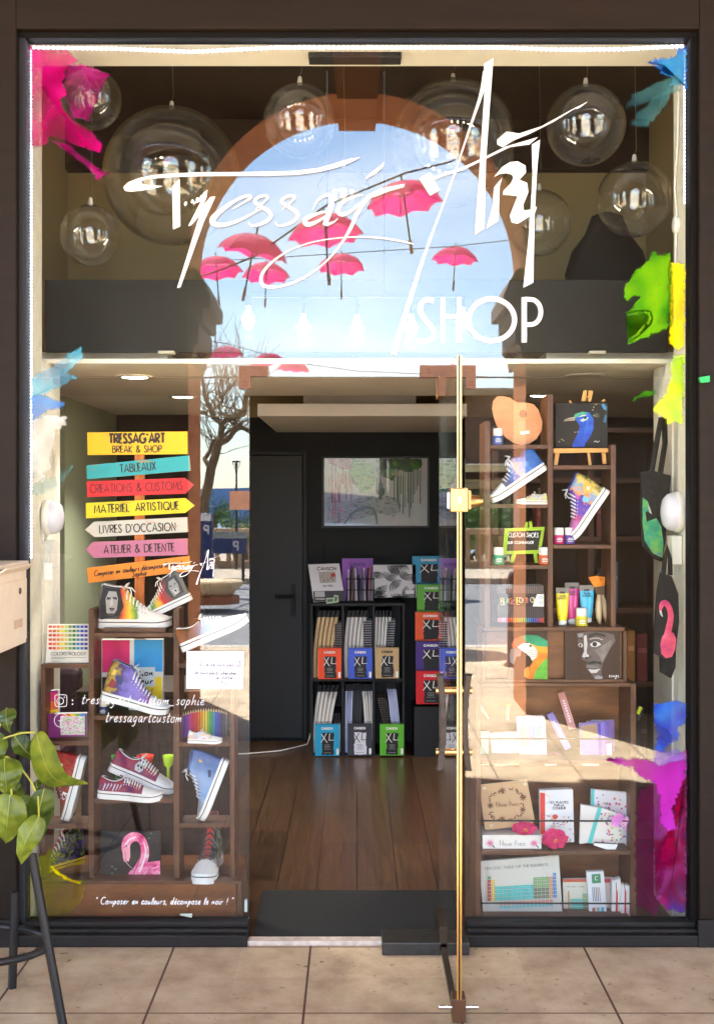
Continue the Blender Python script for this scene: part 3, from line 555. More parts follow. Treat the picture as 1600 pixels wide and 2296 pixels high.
for s, xc in ((-1, DX0 - .036), (1, DX1 + .036)):
    yh = -.52; z0, z1 = hz(1725, yh), hz(1512, yh); P = []
    for i in range(13):
        u = i / 12; P.append((xc + s * .012 * math.sin(math.pi * u) * -1 + s * .004, yh, z0 + (z1 - z0) * u))
    b = MB(t.location)
    vs = []
    for (x, y, z) in P: vs += [(x - .01, y - .02, z), (x + .01, y - .02, z), (x + .01, y + .02, z), (x - .01, y + .02, z)]
    b.add(vs, [(4 * i + j, 4 * i + (j + 1) % 4, 4 * i + 4 + (j + 1) % 4, 4 * i + 4 + j) for i in range(12) for j in range(4)] + [(0, 1, 2, 3), (51, 50, 49, 48)], OAK)
    h = b.build('handle', t, .003)
    for zc in (hz(1548, yh), hz(1686, yh)):
        b = MB(t.location); b.tube([((DX0 if s < 0 else DX1), yh, zc), (xc + s * .016, yh, zc)], .012, BRASS, 14); b.build('standoff', h)
b = MB(t.location); b.box(DX0 - .012, DX1 + .012, -.10, DY1 + .002, 2.02, 2.095, BRONZE); b.build('top_patch', t, .002)
b = MB(t.location); b.box(DX0 - .014, DX1 + .014, -.16, DY1 + .002, .012, .10, mat((70, 58, 46), .4, .6, var=.2)); b.build('bottom_patch', t, .002)
b = MB(t.location); b.box(DX0 - .01, DX1 + .01, -.66, -.162, .014, .034, mat((64, 56, 44), .4, .4)); b.build('bottom_rail', t)
b = MB(t.location); zc = hz(2258, -.70); b.box(DX0 - .014, DX1 + .014, -.728, -.66, .012, zc + .035, mat((96, 66, 44), .45, .5)); b.tube([(DX0 - .055, -.70, zc), (DX1 + .055, -.70, zc)], .007, mat((196, 196, 198), .25, 1), 12); b.build('bottom_lock', t, .002)
# ---- glass clamps
def clamp(lab, pts, holes):
    b = solo('glass_clamp', lab, 'clamp', WP(pts[0][0], pts[0][1], 0)); b.slab(pts, -.012, .034, BRONZE)
    for hx, hy in holes: p = WP(hx, hy, -.012); b.lathe(p, [(.008, 0), (.008, .002), (0, .0022)], mat((120, 78, 50), .4, .6), 10, M=Matrix.Rotation(R(90), 3, 'X'))
    b.done(.0015)
clamp('bronze corner clamp joining panes at the left top of the entrance', [(535, 820), (600, 820), (600, 844), (562, 844), (562, 871), (535, 871)], [(548, 833), (588, 833), (548, 860)])
clamp('bronze corner clamp over the open door top hinge', [(941, 819), (1066, 819), (1066, 871), (1044, 871), (1044, 846), (941, 846)], [(1056, 830), (1056, 860), (960, 832)])
clamp('square bronze strike plate on the left pane edge at lock height', [(515, 1101), (559, 1101), (559, 1143), (515, 1143)], [])
# ---- led strip
LED = mat((225, 230, 255), .4, var=0, emit=1.0); LEDC = mat((210, 212, 220), .4, var=.02)
t = thing('led_strip', 'string of cool white light dots edging the window opening', 'light strip', (0, .02, ZT))
def strip(P, n, nm, q=1.0):
    b = MB(t.location); b.tube(P, .004, LEDC, 6); b.build(nm, t); b = MB(t.location); L_ = [0]
    for i in range(len(P) - 1): L_.append(L_[-1] + (Vector(P[i + 1]) - Vector(P[i])).length)
    for k in range(n):
        u = (k + .5) / n * L_[-1]; i = max(j for j in range(len(L_)) if L_[j] <= u); i = min(i, len(P) - 2); f = (u - L_[i]) / (L_[i + 1] - L_[i]); p = Vector(P[i]).lerp(Vector(P[i + 1]), f)
        b.box(p.x - .005 * q, p.x + .005 * q, p.y - .007, p.y - .0035, p.z - .006 * q, p.z + .004 * q, LED)
    b.build('light', t, 0, None, kind='stuff')
strip([(XL_ + .008, .022, 3.338), (-.9, .022, 3.334), (-.62, .022, 3.322), (-.3, .022, 3.338), (.3, .022, 3.338), (.55, .022, 3.338), (.75, .022, 3.33), (1.0, .022, 3.332), (XR - .008, .022, 3.344)], 135, 'tape')
strip([(XL_ + .006, .022, 1.42), (XL_ + .006, .022, 3.33)], 150, 'tape', .55); strip([(XR - .006, .022, 2.75), (XR - .006, .022, 3.33)], 40, 'tape', .4)

# ================================================================ shop interior shell
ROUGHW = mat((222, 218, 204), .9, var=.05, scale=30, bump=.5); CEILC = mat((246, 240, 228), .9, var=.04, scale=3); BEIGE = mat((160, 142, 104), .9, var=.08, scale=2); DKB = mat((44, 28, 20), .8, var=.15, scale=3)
BLACKW = mat((30, 32, 32), .75, var=.1, scale=4); GREENW = mat((168, 172, 142), .9, var=.05, scale=3)
def plank():
    m, nt, N, L, P = newmat('floor_boards'); P.inputs['Roughness'].default_value = .28
    tc = N.new('ShaderNodeTexCoord'); mp = N.new('ShaderNodeMapping'); mp.inputs['Rotation'].default_value = (0, 0, R(90)); L.new(tc.outputs['Object'], mp.inputs[0])
    bk = N.new('ShaderNodeTexBrick'); bk.inputs['Scale'].default_value = 1; bk.inputs['Brick Width'].default_value = 1.2; bk.inputs['Row Height'].default_value = .17; bk.inputs['Mortar Size'].default_value = .0025
    bk.inputs['Color1'].default_value = lin((92, 68, 46)) + (1,); bk.inputs['Color2'].default_value = lin((78, 56, 38)) + (1,); bk.inputs['Mortar'].default_value = lin((36, 22, 14)) + (1,); L.new(mp.outputs[0], bk.inputs[0])
    m2 = N.new('ShaderNodeMapping'); m2.inputs['Scale'].default_value = (26, 1.6, 1); L.new(tc.outputs['Object'], m2.inputs[0]); n = N.new('ShaderNodeTexNoise'); n.inputs['Scale'].default_value = 2; n.inputs['Detail'].default_value = 8; n.inputs['Distortion'].default_value = 1.2; L.new(m2.outputs[0], n.inputs[0])
    mr = N.new('ShaderNodeMapRange'); mr.inputs[1].default_value = .3; mr.inputs[2].default_value = .7; mr.inputs[3].default_value = .6; mr.inputs[4].default_value = 1.25; L.new(n.outputs[0], mr.inputs[0])
    mx = N.new('ShaderNodeMixRGB'); mx.blend_type = 'MULTIPLY'; mx.inputs[0].default_value = 1; L.new(bk.outputs[0], mx.inputs[1]); L.new(mr.outputs[0], mx.inputs[2]); L.new(mx.outputs[0], P.inputs['Base Color']); return m
b = MB(); b.box(-2.4, 2.4, -.02, 7, -.3, .004, plank()); struct(b, 'floor')
t = thing('shop_room', 'interior of the small shop with black back wall and cream ceiling', 'room', (0, 2, 0))
def part(nm, *bx, bev=0):
    b = MB(t.location)
    for q in bx: b.box(*q)
    return b.build(nm, t, bev)
part('reveal', (-1.5, XL_ - .003, .0, .2, 0, 3.36, ROUGHW)); part('reveal', (-1.5, XL_ + .004, .2, .45, 0, 2.18, ROUGHW)); part('reveal', (XR + .003, 1.5, .0, .2, 0, 3.36, ROUGHW)); part('reveal', (XR - .004, 1.5, .2, .48, 0, 2.18, ROUGHW))
part('soffit', (-1.5, 1.5, .03, .27, 3.362, 3.6, CEILC)); part('ledge', (-1.5, 1.5, .27, 1.7, 2.182, 2.2, mat((236, 230, 214), .8, var=.03)))
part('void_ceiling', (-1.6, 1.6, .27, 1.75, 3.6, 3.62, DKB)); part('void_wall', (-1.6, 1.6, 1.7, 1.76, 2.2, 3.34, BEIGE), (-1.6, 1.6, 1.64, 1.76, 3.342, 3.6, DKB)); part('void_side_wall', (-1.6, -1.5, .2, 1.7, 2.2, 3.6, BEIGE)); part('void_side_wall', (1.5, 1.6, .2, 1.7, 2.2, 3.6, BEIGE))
part('ceiling', (-2.4, -.78, .45, 5, 2.2005, 2.25, CEILC), (.78, 2.4, .45, 5, 2.2005, 2.25, CEILC)); part('ceiling_recess', (-.78, .78, 1.7, 5, 2.42, 2.5, CEILC), (-.83, -.78, 1.7, 5, 2.25, 2.42, CEILC), (.78, .83, 1.7, 5, 2.25, 2.42, CEILC))
part('back_wall', (-1.6, 2.4, 3.55, 3.65, 0, 2.2, BLACKW)); part('back_wall', (-1.6, 2.4, 3.552, 3.65, 2.2002, 2.42, BEIGE))
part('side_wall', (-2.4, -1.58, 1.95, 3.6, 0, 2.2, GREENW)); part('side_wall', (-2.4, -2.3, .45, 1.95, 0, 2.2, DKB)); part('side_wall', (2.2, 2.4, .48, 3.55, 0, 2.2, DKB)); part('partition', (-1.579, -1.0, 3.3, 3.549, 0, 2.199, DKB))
# canopy over the entrance
t = thing('ceiling_canopy', 'cream stepped plaster box hanging over the entrance under the ceiling', 'canopy', (.02, 2.8, 2.1)); yc = 2.03
p0, p1 = WP(577, 905, yc), WP(1046, 933, yc); q0, q1 = WP(680, 866, yc + .3), WP(932, 905, yc + .3)
b = MB(t.location); b.box(p0.x, p1.x, yc, 3.55, p1.z, p0.z, CEILC); b.build('slab', t, .003); b = MB(t.location); b.box(q0.x, q1.x, yc + .3, 3.55, p0.z, 2.42, CEILC); b.build('riser', t, .003)
# black door in the back wall
t = thing('interior_door', 'flat black interior door in the black back wall', 'door', (-.55, 3.54, 0)); b = MB(t.location)
a0, a1 = WP(520, 1022, 3.54), WP(678, 1655, 3.54); b.box(a0.x, a1.x, 3.528, 3.549, .03, a0.z, mat((34, 36, 37), .55, var=.06)); b.build('panel', t, .002)
b = MB(t.location); b.box(a1.x + .006, a1.x + .03, 3.52, 3.549, .02, a0.z + .03, mat((22, 23, 24), .6)); b.box(a0.x, a1.x + .006, 3.52, 3.549, a0.z + .006, a0.z + .03, mat((22, 23, 24), .6)); b.build('frame', t)
b = MB(t.location); c = WP(657, 1346, 3.51)
b.box(c.x - .018, c.x + .018, 3.518, 3.528, c.z - .11, c.z + .11, MATBLACK); b.tube([(c.x, 3.518, c.z + .03), (c.x, 3.47, c.z + .03), (c.x - .12, 3.465, c.z + .028)], .010, MATBLACK, 10); b.build('handle', t)
b = solo('doormat', 'large black entrance mat on the wood floor', 'mat', (0, .3, 0)); mq = [WP(557, 2112, -.03), WP(583, 1966, .5), WP(1060, 1966, .5), WP(1060, 2112, -.03)]
b.prism([(-.39, -.015, .005), (-.392, .50, .005), (.396, .50, .005), (.396, -.015, .005)], (0, 0, .009), mat((30, 31, 29), .95, var=.3, scale=160, bump=.7)); b.done(.003)
b = solo('cable', 'thin white cable lying along the foot of the back wall', 'cable', (-.4, 3.3, .01)); b.tube([(-.95, 3.1, .012), (-.7, 3.12, .012), (-.5, 3.2, .012), (-.33, 3.4, .012), (-.3, 3.5, .1)], .005, WHITE, 6); b.done()
# downlights
DL = mat((255, 246, 228), .4, var=0, emit=4); RIM = mat((220, 214, 204), .4, var=.02); k = 0
for px, py, zz, lab in ((303, 835, 2.2, 'round recessed ceiling light above the left shelf, nearest the glass joint'), (410, 889, 2.2, 'round recessed ceiling light above the signpost'), (1310, 831, 2.2, 'round recessed ceiling light just under the ledge on the right, unlit side'), (1212, 886, 2.2, 'round recessed ceiling light above the palette')):
    d = (zz - EYE) * F / (CY - py); c = Vector(((px - CX) * d / F, d - D, zz)); zc = zz - (.019 if c.y < 1.7 else 0); lit = k != 2; k += 1
    t = thing('downlight', lab, 'ceiling light', c, 'recessed ceiling lights')
    b = MB(c); b.lathe((c.x, c.y, zc), [(.055, -.002), (.075, -.008), (.085, -.003), (.085, .0)], RIM, 24); b.build('rim', t)
    b = MB(c); b.lathe((c.x, c.y, zc), [(0, -.004), (.054, -.004)], DL if lit else RIM, 24); b.build('lens', t)
    if lit:
        l = bpy.data.lights.new('downlight_lamp', 'SPOT'); l.energy = 6; l.spot_size = R(110); l.spot_blend = .6; l.color = (1, .95, .87); l.shadow_soft_size = .05
        lo = bpy.data.objects.new('lamp', l); C.objects.link(lo); lo.parent = t; lo.location = (0, 0, -.04)
# pendant bar with bulbs
yb = .5; t = thing('pendant_lamp', 'black ceiling bar lamp hanging five lit filament bulbs behind the shop name', 'pendant lamp', WP(797, 132, yb))
BULBG = glass_mat('bulb_glass', .06); FIL = mat((255, 236, 204), .4, var=0, emit=14)
b = MB(t.location); a0, a1 = WP(693, 118, .2), WP(898, 146, .2); b.box(a0.x, a1.x, .12, .2, a1.z, 3.362, MATBLACK); b.build('canopy', t, .003)
for px in (733, 861):
    b = MB(t.location); p = WP(px, 146, .16); b.tube([(p.x, .16, 3.3), (p.x, .16, hz(660, .16))], .004, MATBLACK, 6); b.build('cord', t)
b = MB(t.location); a0, a1 = WP(560, 660, .16), WP(1045, 660, .16); b.box(a0.x, a1.x, .15, .17, a1.z - .012, a0.z, MATBLACK); b.build('bar', t)
for px, py in ((557, 720), (681, 738), (800, 740), (921, 738), (1036, 724)):
    p = WP(px, py, .16); r = .034; b = MB(t.location); b.lathe(p, [(0, -r), (r * .6, -r * .82), (r, -.1 * r), (r * .86, r * .6), (r * .45, r * 1.3), (r * .34, r * 1.7)], BULBG, 20); bo = b.build('bulb', t)
    b = MB(t.location); b.lathe(p, [(0, -.024), (.018, -.017), (.024, 0), (.018, .02), (.004, .034)], FIL, 10); b.build('filament', bo)
    b = MB(t.location); b.tube([(p.x, .16, p.z + r * 1.7), (p.x, .16, p.z + r * 1.7 + .04)], .012, MATBLACK, 12); b.tube([(p.x, .16, p.z + r * 1.7 + .04), (p.x, .16, hz(662, .16))], .003, MATBLACK, 6); b.build('socket', t)
    l = bpy.data.lights.new('bulb_lamp', 'POINT'); l.energy = .12; l.color = (1, .86, .66); l.shadow_soft_size = .03; lo = bpy.data.objects.new('lamp', l); C.objects.link(lo); lo.parent = bo; lo.location = p - t.location + Vector((0, .0, -.045))
# black boards standing on the ledge
b = solo('black_board', 'long black panel standing on the ledge behind the upper glass', 'panel', (0, .36, 2.2)); b.box(-1.255, 1.25, .34, .36, 2.235, hz(627, .34), mat((22, 23, 23), .8, var=.06, scale=5)); b.done(.002)
for i, (px, lab) in enumerate(((372, 'small clear bracket on the ledge under the left end of the black panel'), (1340, 'small clear bracket on the ledge under the right end of the black panel'))):
    b = solo('bracket', lab, 'bracket', WP(px, 790, .32)); b.rect(px - 18, 786, px + 18, 793, .3, .34, mat((170, 164, 150), .4)); b.done(.002)
# glass bubbles
BUB = glass_mat('bubble', .042, (.99, .99, .985), 1.0, 0.0, 4.0)
for px, py, r, y, cord, lab in ((205, 222, 68, .34, 110, 'small clear bubble in the magenta corner'), (385, 396, 153, .62, 230, 'biggest clear bubble, crossed by the long bar of the T'), (672, 271, 82, .40, 158, 'clear bubble left of the pendant cords'),
     (1015, 322, 141, .60, 158, 'big clear bubble behind the tall letter A'), (1312, 281, 89, .42, 158, 'clear bubble touched by the flying stroke of the A'), (1421, 447, 84, .5, 330, 'clear bubble near the white wire on the right wall'),
     (1208, 501, 74, .9, 330, 'clear bubble behind the lettered stem right of the sky'), (203, 528, 68, .36, 450, 'small clear bubble low on the left above the black panel'), (770, 437, 62, .8, 300, 'faint clear bubble against the mirrored sky')):
    c = WP(px, py, y); rr = r * (y + D) / F; t = thing('glass_bubble', lab, 'bubble', c, 'clear bubbles hung behind the upper glass')
    b = MB(c); prof = [(rr * math.sin(R(a)), -rr * math.cos(R(a))) for a in range(0, 181, 6)]; prof[0] = (0.0005, -rr); prof[-1] = (.0005, rr); b.lathe(c, prof, BUB, 48); b.lathe(c, [(max(.0005, q_ * .975), z_ * .975) for q_, z_ in prof], BUB, 48); b.build('ball', t)
    CL = mat((210, 208, 196), .4, var=.05); b = MB(c); b.tube([c + Vector((0, 0, rr)), c + Vector((0, 0, rr + .03))], [.012, .007], CL, 8); b.tube([c + Vector((0, 0, rr + .03)), c + Vector((.008, 0, rr + .055)), (c.x, c.y, 3.6 if y > .27 else 3.37)], .0009, mat((120, 112, 98), .5, var=0), 4); b.build('hanger', t)
# ================================================================ builders for the goods
RUB = mat((240, 240, 238), .45, var=.02); LACE = mat((246, 246, 246), .6, var=.02); LINING = mat((60, 52, 56), .8)
def art(stops, scale=16, warp=.5, kind='voronoi'): return ramp_mat([(i / len(stops) * .999, c) for i, c in enumerate(stops)], scale, .6, kind=kind, warp=warp)
def artx(stops, scale=30, warp=.06, axis=0): return ramp_mat(stops, scale, .6, axis=axis, warp=warp)
def shoe(lab, heel, toe, y, up, hi, upper, facing=0, collar=None, cap=RUB, sole=RUB, lace=LACE, laces=7, stripe=INK, extra=None, L=None, group=None, tall=1.0):
    """sneaker: heel and toe are where the sole's two ends stand in the picture at depth y; up=+1/-1 picks the side the upper rises to"""
    H, T = WP(heel[0], heel[1], y), WP(toe[0], toe[1], y)
    if facing:
        k = L; ex = Vector((math.sin(R(facing)), -math.cos(R(facing)), 0)); ez = Vector((0, 0, 1)); ey = ez.cross(ex); org = H
    else:
        ex = (T - H); k = ex.length; ex.normalize(); ez = Vector((-ex.z, 0, ex.x)) * (1 if ex.x >= 0 else -1)
        if up < 0: ez = -ez
        ey = ez.cross(ex); org = H
    t = thing('sneaker', lab, 'sneaker', org, group)
    t.matrix_world = Matrix(((ex.x, ey.x, ez.x, org.x), (ex.y, ey.y, ez.y, org.y), (ex.z, ey.z, ez.z, org.z), (0, 0, 0, 1)))
    hw = [(0.0, .06), (.03, .098), (.12, .115), (.3, .11), (.5, .118), (.68, .155), (.82, .155), (.92, .125), (.98, .07), (1.0, .02)]
    def half(u):
        for i in range(len(hw) - 1):
            if hw[i][0] <= u <= hw[i + 1][0]:
                f = (u - hw[i][0]) / (hw[i + 1][0] - hw[i][0]); return hw[i][1] * (1 - f) + hw[i + 1][1] * f
        return .02
    us = [0, .012, .03, .07, .14, .22, .32, .42, .52, .6, .68, .76, .83, .89, .94, .975, 1.0]
    out = [(u, half(u)) for u in us] + [(u, -half(u)) for u in reversed(us)]
    def rise(u): return .0 + (.035 * max(0, (u - .82) / .18) ** 1.6)
    b = MB()
    for z0, z1, gx, m in ((0, .078, 1.0, sole), (.078, .090, .985, stripe), (.090, .128, 1.0, sole)):
        n = len(out); lo = [Vector((u * k, w * gx * k, (z0 + rise(u)) * k)) for u, w in out]; hi_ = [Vector((u * k, w * gx * k, (z1 + rise(u)) * k)) for u, w in out]
        b.add(lo + hi_, [list(range(n))[::-1], list(range(n, 2 * n))] + [(i, (i + 1) % n, (i + 1) % n + n, i + n) for i in range(n)], m)
    b.build('sole', t, .0015)
    if hi: hp = [(0, .36), (.02, .52), (.05, .60), (.12, .585), (.22, .565), (.33, .555), (.40, .47), (.5, .37), (.6, .29), (.7, .235), (.8, .20), (.88, .178), (.95, .158), (1, .135)]
    else: hp = [(0, .24), (.02, .31), (.05, .33), (.12, .30), (.2, .275), (.28, .275), (.36, .30), (.44, .31), (.52, .285), (.6, .25), (.7, .215), (.8, .19), (.88, .175), (.95, .158), (1, .135)]
    hp = [(u, z if u > .45 else .1 + (z - .1) * tall) for u, z in hp]
    def height(u):
        for i in range(len(hp) - 1):
            if hp[i][0] <= u <= hp[i + 1][0]:
                f = (u - hp[i][0]) / (hp[i + 1][0] - hp[i][0]); return hp[i][1] * (1 - f) + hp[i + 1][1] * f
        return .1
    N_ = 11
    def side(u, v):      # v: -1..1 round the section; returns a point on the upper
        h = height(u); w = max(.012, half(u) * .96) * k; a = v * math.pi / 2; zb = .118 + rise(u)
        topw = .62 if (hi and u < .45) else .5
        s = math.sin(a); c = max(0.0, math.cos(a))
        sy = math.copysign(abs(s) ** .62, s) * w; z = zb + (h - zb) * (c ** .62)
        f = min(1, max(0.0, (z - zb) / max(.001, h - zb))); taper = 1 - (1 - topw) * f ** 1.5
        return Vector((u * k, sy * taper * (1 if not hi or u > .5 else 1 - .15 * f), z * k))
    st = [.012, .03, .06, .1, .15, .2, .26, .32, .38, .44, .5, .56, .62, .68, .74]
    cp = [.70, .74, .78, .83, .88, .92, .955, .985]
    def loft(nm, S, m, g=0.0):
        b = MB(); vs = []
        for u in S:
            for j in range(N_): p = side(u, -1 + 2 * j / (N_ - 1)); vs.append(p + Vector((0, p.y * g, (g * .12 * k) * math.cos((-1 + 2 * j / (N_ - 1)) * 1.57))))
        b.add(vs, [(i * N_ + j, i * N_ + j + 1, (i + 1) * N_ + j + 1, (i + 1) * N_ + j) for i in range(len(S) - 1) for j in range(N_ - 1)], m, True)
        b.add(vs[:N_], [list(range(N_))], m); b.add(vs[-N_:], [list(range(N_))[::-1]], m); return b.build(nm, t)
    upo = loft('upper', st, upper); loft('toe_cap', cp, cap, .05)
    # collar lining and rim
    b = MB(); ring = []; c0, c1 = (.035, .36)
    for i in range(18):
        a = 6.28318 * i / 18; u = (c0 + c1) / 2 + (c1 - c0) / 2 * math.cos(a); ring.append(Vector((u * k, .058 * k * math.sin(a), (height(u) + .004) * k)))
    b.add(ring, [list(range(18))], LINING); b.build('lining', t)
    b = MB(); b.tube(ring + [ring[0]], .007 * k, collar or RUB, 6, False); b.build('collar', t)
    # tongue, laces
    ua, ub = (.36, .68) if hi else (.38, .66)
    b = MB(); q = []
    for i in range(7):
        u = ua - .06 + (ub - ua + .06) * i / 6; z = height(max(u, ua)) + .012 + (.05 * (1 - i / 2) if i < 2 else 0); q += [Vector((u * k, -.036 * k, z * k)), Vector((u * k, .036 * k, z * k))]
    b.add(q, [(2 * i, 2 * i + 1, 2 * i + 3, 2 * i + 2) for i in range(6)], collar or upper); b.build('tongue', t)
    b = MB()
    for i in range(laces):
        u = ua + (ub - ua) * (i + .5) / laces; z = height(u); P = []
        for v in (-.62, -.5, -.3, 0, .3, .5, .62): p = side(u, v); P.append(p + Vector((.010 * k, p.y * .08, .016 * k)))
        b.tube(P, .0115 * k, lace, 6)
    u = ua - .01; p = Vector((u * k, 0, (height(u) + .03) * k))
    for s in (-1, 1): b.tube([p, p + Vector((.05, s * .07, .05)) * k, p + Vector((.02, s * .1, .01)) * k, p], .009 * k, lace, 5); b.tube([p, p + Vector((.09, s * .05, -.02)) * k, p + Vector((.12, s * .13, -.08)) * k], .009 * k, lace, 5)
    b.build('laces', t)
    b = MB()
    for i in range(laces):
        u = ua + (ub - ua) * (i + .5) / laces
        for v in (-.66, .66): p = side(u, v); b.tube([p + Vector((0, p.y * .02, 0)), p + Vector((0, p.y * .09, 0))], .011 * k, mat((190, 190, 195), .3, .9), 8)
    b.build('eyelets', t)
    if extra:      # flat painted figures on the camera-side of the upper: (points in u,z of shoe length, material)
        s = -1 if ey.y > 0 else 1
        b = MB()
        for lay, (pts, m) in enumerate(extra):
            q = []
            for u, z in pts:
                h = height(u); zb = .118 + rise(u); f = min(.98, max(0, (z - zb) / (h - zb))); best = min((abs(side(u, -s * 0 + s * v / 40).z - z * k), v) for v in range(0, 41))[1]
                p = side(u, s * best / 40); q.append(Vector((p.x, p.y + s * (.004 + .0009 * lay), p.z)))
            b.add(q, [list(range(len(q)))], m)
        b.build('painting', upo)
    return t
def jar(lab, px, pyb, h, y, col, band=None, group='small paint jars with white caps'):
    p = WP(px, pyb, y); k = (y + D) / F; H = h * k; r = H * .33; t = thing('paint_jar', lab, 'paint jar', p, group)
    b = MB(p); b.lathe(p, [(0, 0), (r, 0), (r * 1.02, H * .05), (r * 1.02, H * .46), (r * .8, H * .56)], mat(col, .3, var=.03, coat=.4), 20); b.build('glass', t)
    b = MB(p); b.lathe(p, [(r * 1.035, H * .07), (r * 1.035, H * .43)], mat(band or tuple(min(255, int(v * .7 + 30)) for v in col), .5, var=.03), 20); b.build('label', t)
    q = MB(p); e = r * 1.06
    for zz, w in ((.33, .5), (.25, .7), (.15, .6)): q.box(p.x - e * w * .8, p.x + e * w * .8, p.y - e * 1.02, p.y - e * .99, p.z + H * zz, p.z + H * (zz + .035), PAPER)
    q.build('print', t)
    b = MB(p); b.lathe(p, [(r * .84, H * .54), (r * .9, H * .57), (r * .9, H * .97), (r * .84, H), (0, H)], WHITE, 20); b.build('cap', t); return t
def brushblock(mb, x0, y0, x1, y1, y, m, seed):
    r = random.Random(seed); L = []; n = 9
    for i in range(n + 1): L.append((x0 + (x1 - x0) * i / n, y0 + r.uniform(-1.2, 1.2)))
    for i in range(1, n + 1): L.append((x1 + r.uniform(-1.5, 1.5), y0 + (y1 - y0) * i / n))
    for i in range(1, n + 1): L.append((x1 - (x1 - x0) * i / n, y1 + r.uniform(-.8, .8)))
    for i in range(1, n): L.append((x0 + r.uniform(-1.5, 1.5), y1 - (y1 - y0) * i / n))
    mb.poly(L, y, m)
def pad(lab, x0, y0, x1, y1, y, col, ink=WHITE, block=None, thick=.02, group='spiral pads with a big brushed XL', kind='XL', seed=1, small=True):
    block = block or mat((34, 34, 36), .6, var=.02); c = WP((x0 + x1) / 2, y1, y); t = thing('drawing_pad', lab, 'drawing pad', c, group); w = x1 - x0; h = y1 - y0; M_ = mat(col, .45, var=.03)
    b = MB(c); b.rect(x0, y0 + 2, x1, y1, y, y + .003, M_)
    b.text('CANSON', x0 + w * .5, y0 + h * .2, h * .06, w * .018 + .6, y, ink, width=w * .46, align='c')
    bx0, bx1 = x0 + w * .27, x0 + w * .76
    brushblock(b, bx0, y0 + h * .30, bx1, y0 + h * (.97 if small else .95), y, block, seed)
    xi = INK if sum(b.mats[0].diffuse_color[:3]) < 0 else (INK if 'white block' in lab else WHITE)
    b.stroke([(x0 + w * .26, y0 + h * .33, 1.2), (x0 + w * .36, y0 + h * .46, w * .035), (x0 + w * .50, y0 + h * .60, w * .03)], y, xi)
    b.stroke([(x0 + w * .46, y0 + h * .32, w * .03), (x0 + w * .38, y0 + h * .44, w * .03), (x0 + w * .24, y0 + h * .60, 1.4)], y, xi)
    b.stroke([(x0 + w * .60, y0 + h * .32, w * .03), (x0 + w * .57, y0 + h * .53, w * .035)], y, xi); b.stroke([(x0 + w * .565, y0 + h * .525, w * .03), (x0 + w * .78, y0 + h * .52, w * .02)], y, xi)
    if small:
        sc = PAPER if ink is WHITE and block.name[:3] == 'sur' else ink
        for i, (zz, ww) in enumerate(((.66, .22), (.70, .26), (.74, .2), (.79, .28), (.90, .32))): b.poly([(x0 + w * (.5 - ww / 2), y0 + h * zz), (x0 + w * (.5 + ww / 2), y0 + h * zz), (x0 + w * (.5 + ww / 2), y0 + h * (zz + .014)), (x0 + w * (.5 - ww / 2), y0 + h * (zz + .014))], y, mat((150, 150, 150), .6, var=0))
        b.poly([(x0 + w * .87, y0 + h * .78), (x0 + w * .97, y0 + h * .78), (x0 + w * .97, y0 + h * .96), (x0 + w * .87, y0 + h * .96)], y, PAPER)
    b.build('cover', t)
    b = MB(c); b.rect(x0 + 1, y0 + 3, x1 - 1, y1 - .5, y + .0031, y + thick, PAPER); b.build('pages', t)
    b = MB(c); k = (y + D) / F; n = 20
    for i in range(n): p = WP(x0 + w * (i + .5) / n, y0 + 1.5, y); b.lathe(p + Vector((0, thick * .5, 0)), [(thick * .62, -.0012), (thick * .66, 0), (thick * .62, .0012)], INK, 10, M=Matrix.Rotation(R(90), 3, 'Y'))
    b.build('spiral', t); return t
def canvas(lab, x0, y0, x1, y1, y, ground, paint, thick=.018):
    c = WP((x0 + x1) / 2, y1, y); t = thing('painting', lab, 'painting', c); b = MB(c); b.rect(x0, y0, x1, y1, y, y + thick, ground); o = b.build('canvas', t, .001)
    b = MB(c); paint(b, y); b.build('picture', t); return t
def book(lab, pts, y, thick, col, paint=None, name='book', cat='book', group=None, side=None):
    xs = [p[0] for p in pts]; ys = [p[1] for p in pts]; c = WP(sum(xs) / len(xs), max(ys), y); t = thing(name, lab, cat, c, group)
    b = MB(c); b.slab(pts, y, thick, mat(col, .5, var=.02) if isinstance(col, tuple) else col, side or PAPER); b.build('body', t, .0008)
    if paint: b = MB(c); paint(b, y); b.build('cover_print', t)
    return t
def R4(x0, y0, x1, y1): return [(x0, y0), (x1, y0), (x1, y1), (x0, y1)]
def col(c, r=.5): return mat(c, r, var=.02)
# ================================================================ left window
K = .3517
def Lz(pts): return tr(pts, 0, 1247.4, K)
def Lb(pts): return tr(pts, 0, 1547.5, K)
def La(pts): return tr(pts, 0, 797.2, K)
YS = .12
t = thing('display_shelf', 'brown wooden open display shelf of three columns behind the left pane', 'shelf', WP(310, 2068, YS)); o = t.location
def wood(nm, x0, y0, x1, y1, ya=YS, yb=.25, m=None):
    b = MB(o); b.rect(x0, y0, x1, y1, ya, yb, m or WOOD); b.build(nm, t, .0015)
for x0, x1, y0, y1 in ((92, 102, 1490, 1975), (199, 211, 1366, 1975), (389, 402, 1366, 1975), (516, 526, 1486, 1975)): wood('upright', x0, y0, x1, y1)
for x0, x1, y in ((102, 199, 1488), (102, 199, 1662), (102, 199, 1848), (211, 389, 1419), (211, 389, 1605), (211, 389, 1791), (402, 516, 1488), (402, 516, 1664), (402, 516, 1846)): wood('shelf', x0 + .3, y, x1 - .3, y + 10, YS + .004, .245, WOODH)
wood('base', 88, 1976, 530, 2066, .09, .42, PANELW); wood('base_trim', 86, 1975, 541, 1983, .082, .275, WOODH); wood('base_trim', 531, 1984, 541, 2066, .082, .275, WOOD)
wood('riser', 232, 1408, 372, 1418.5, .14, .24, WOODH)
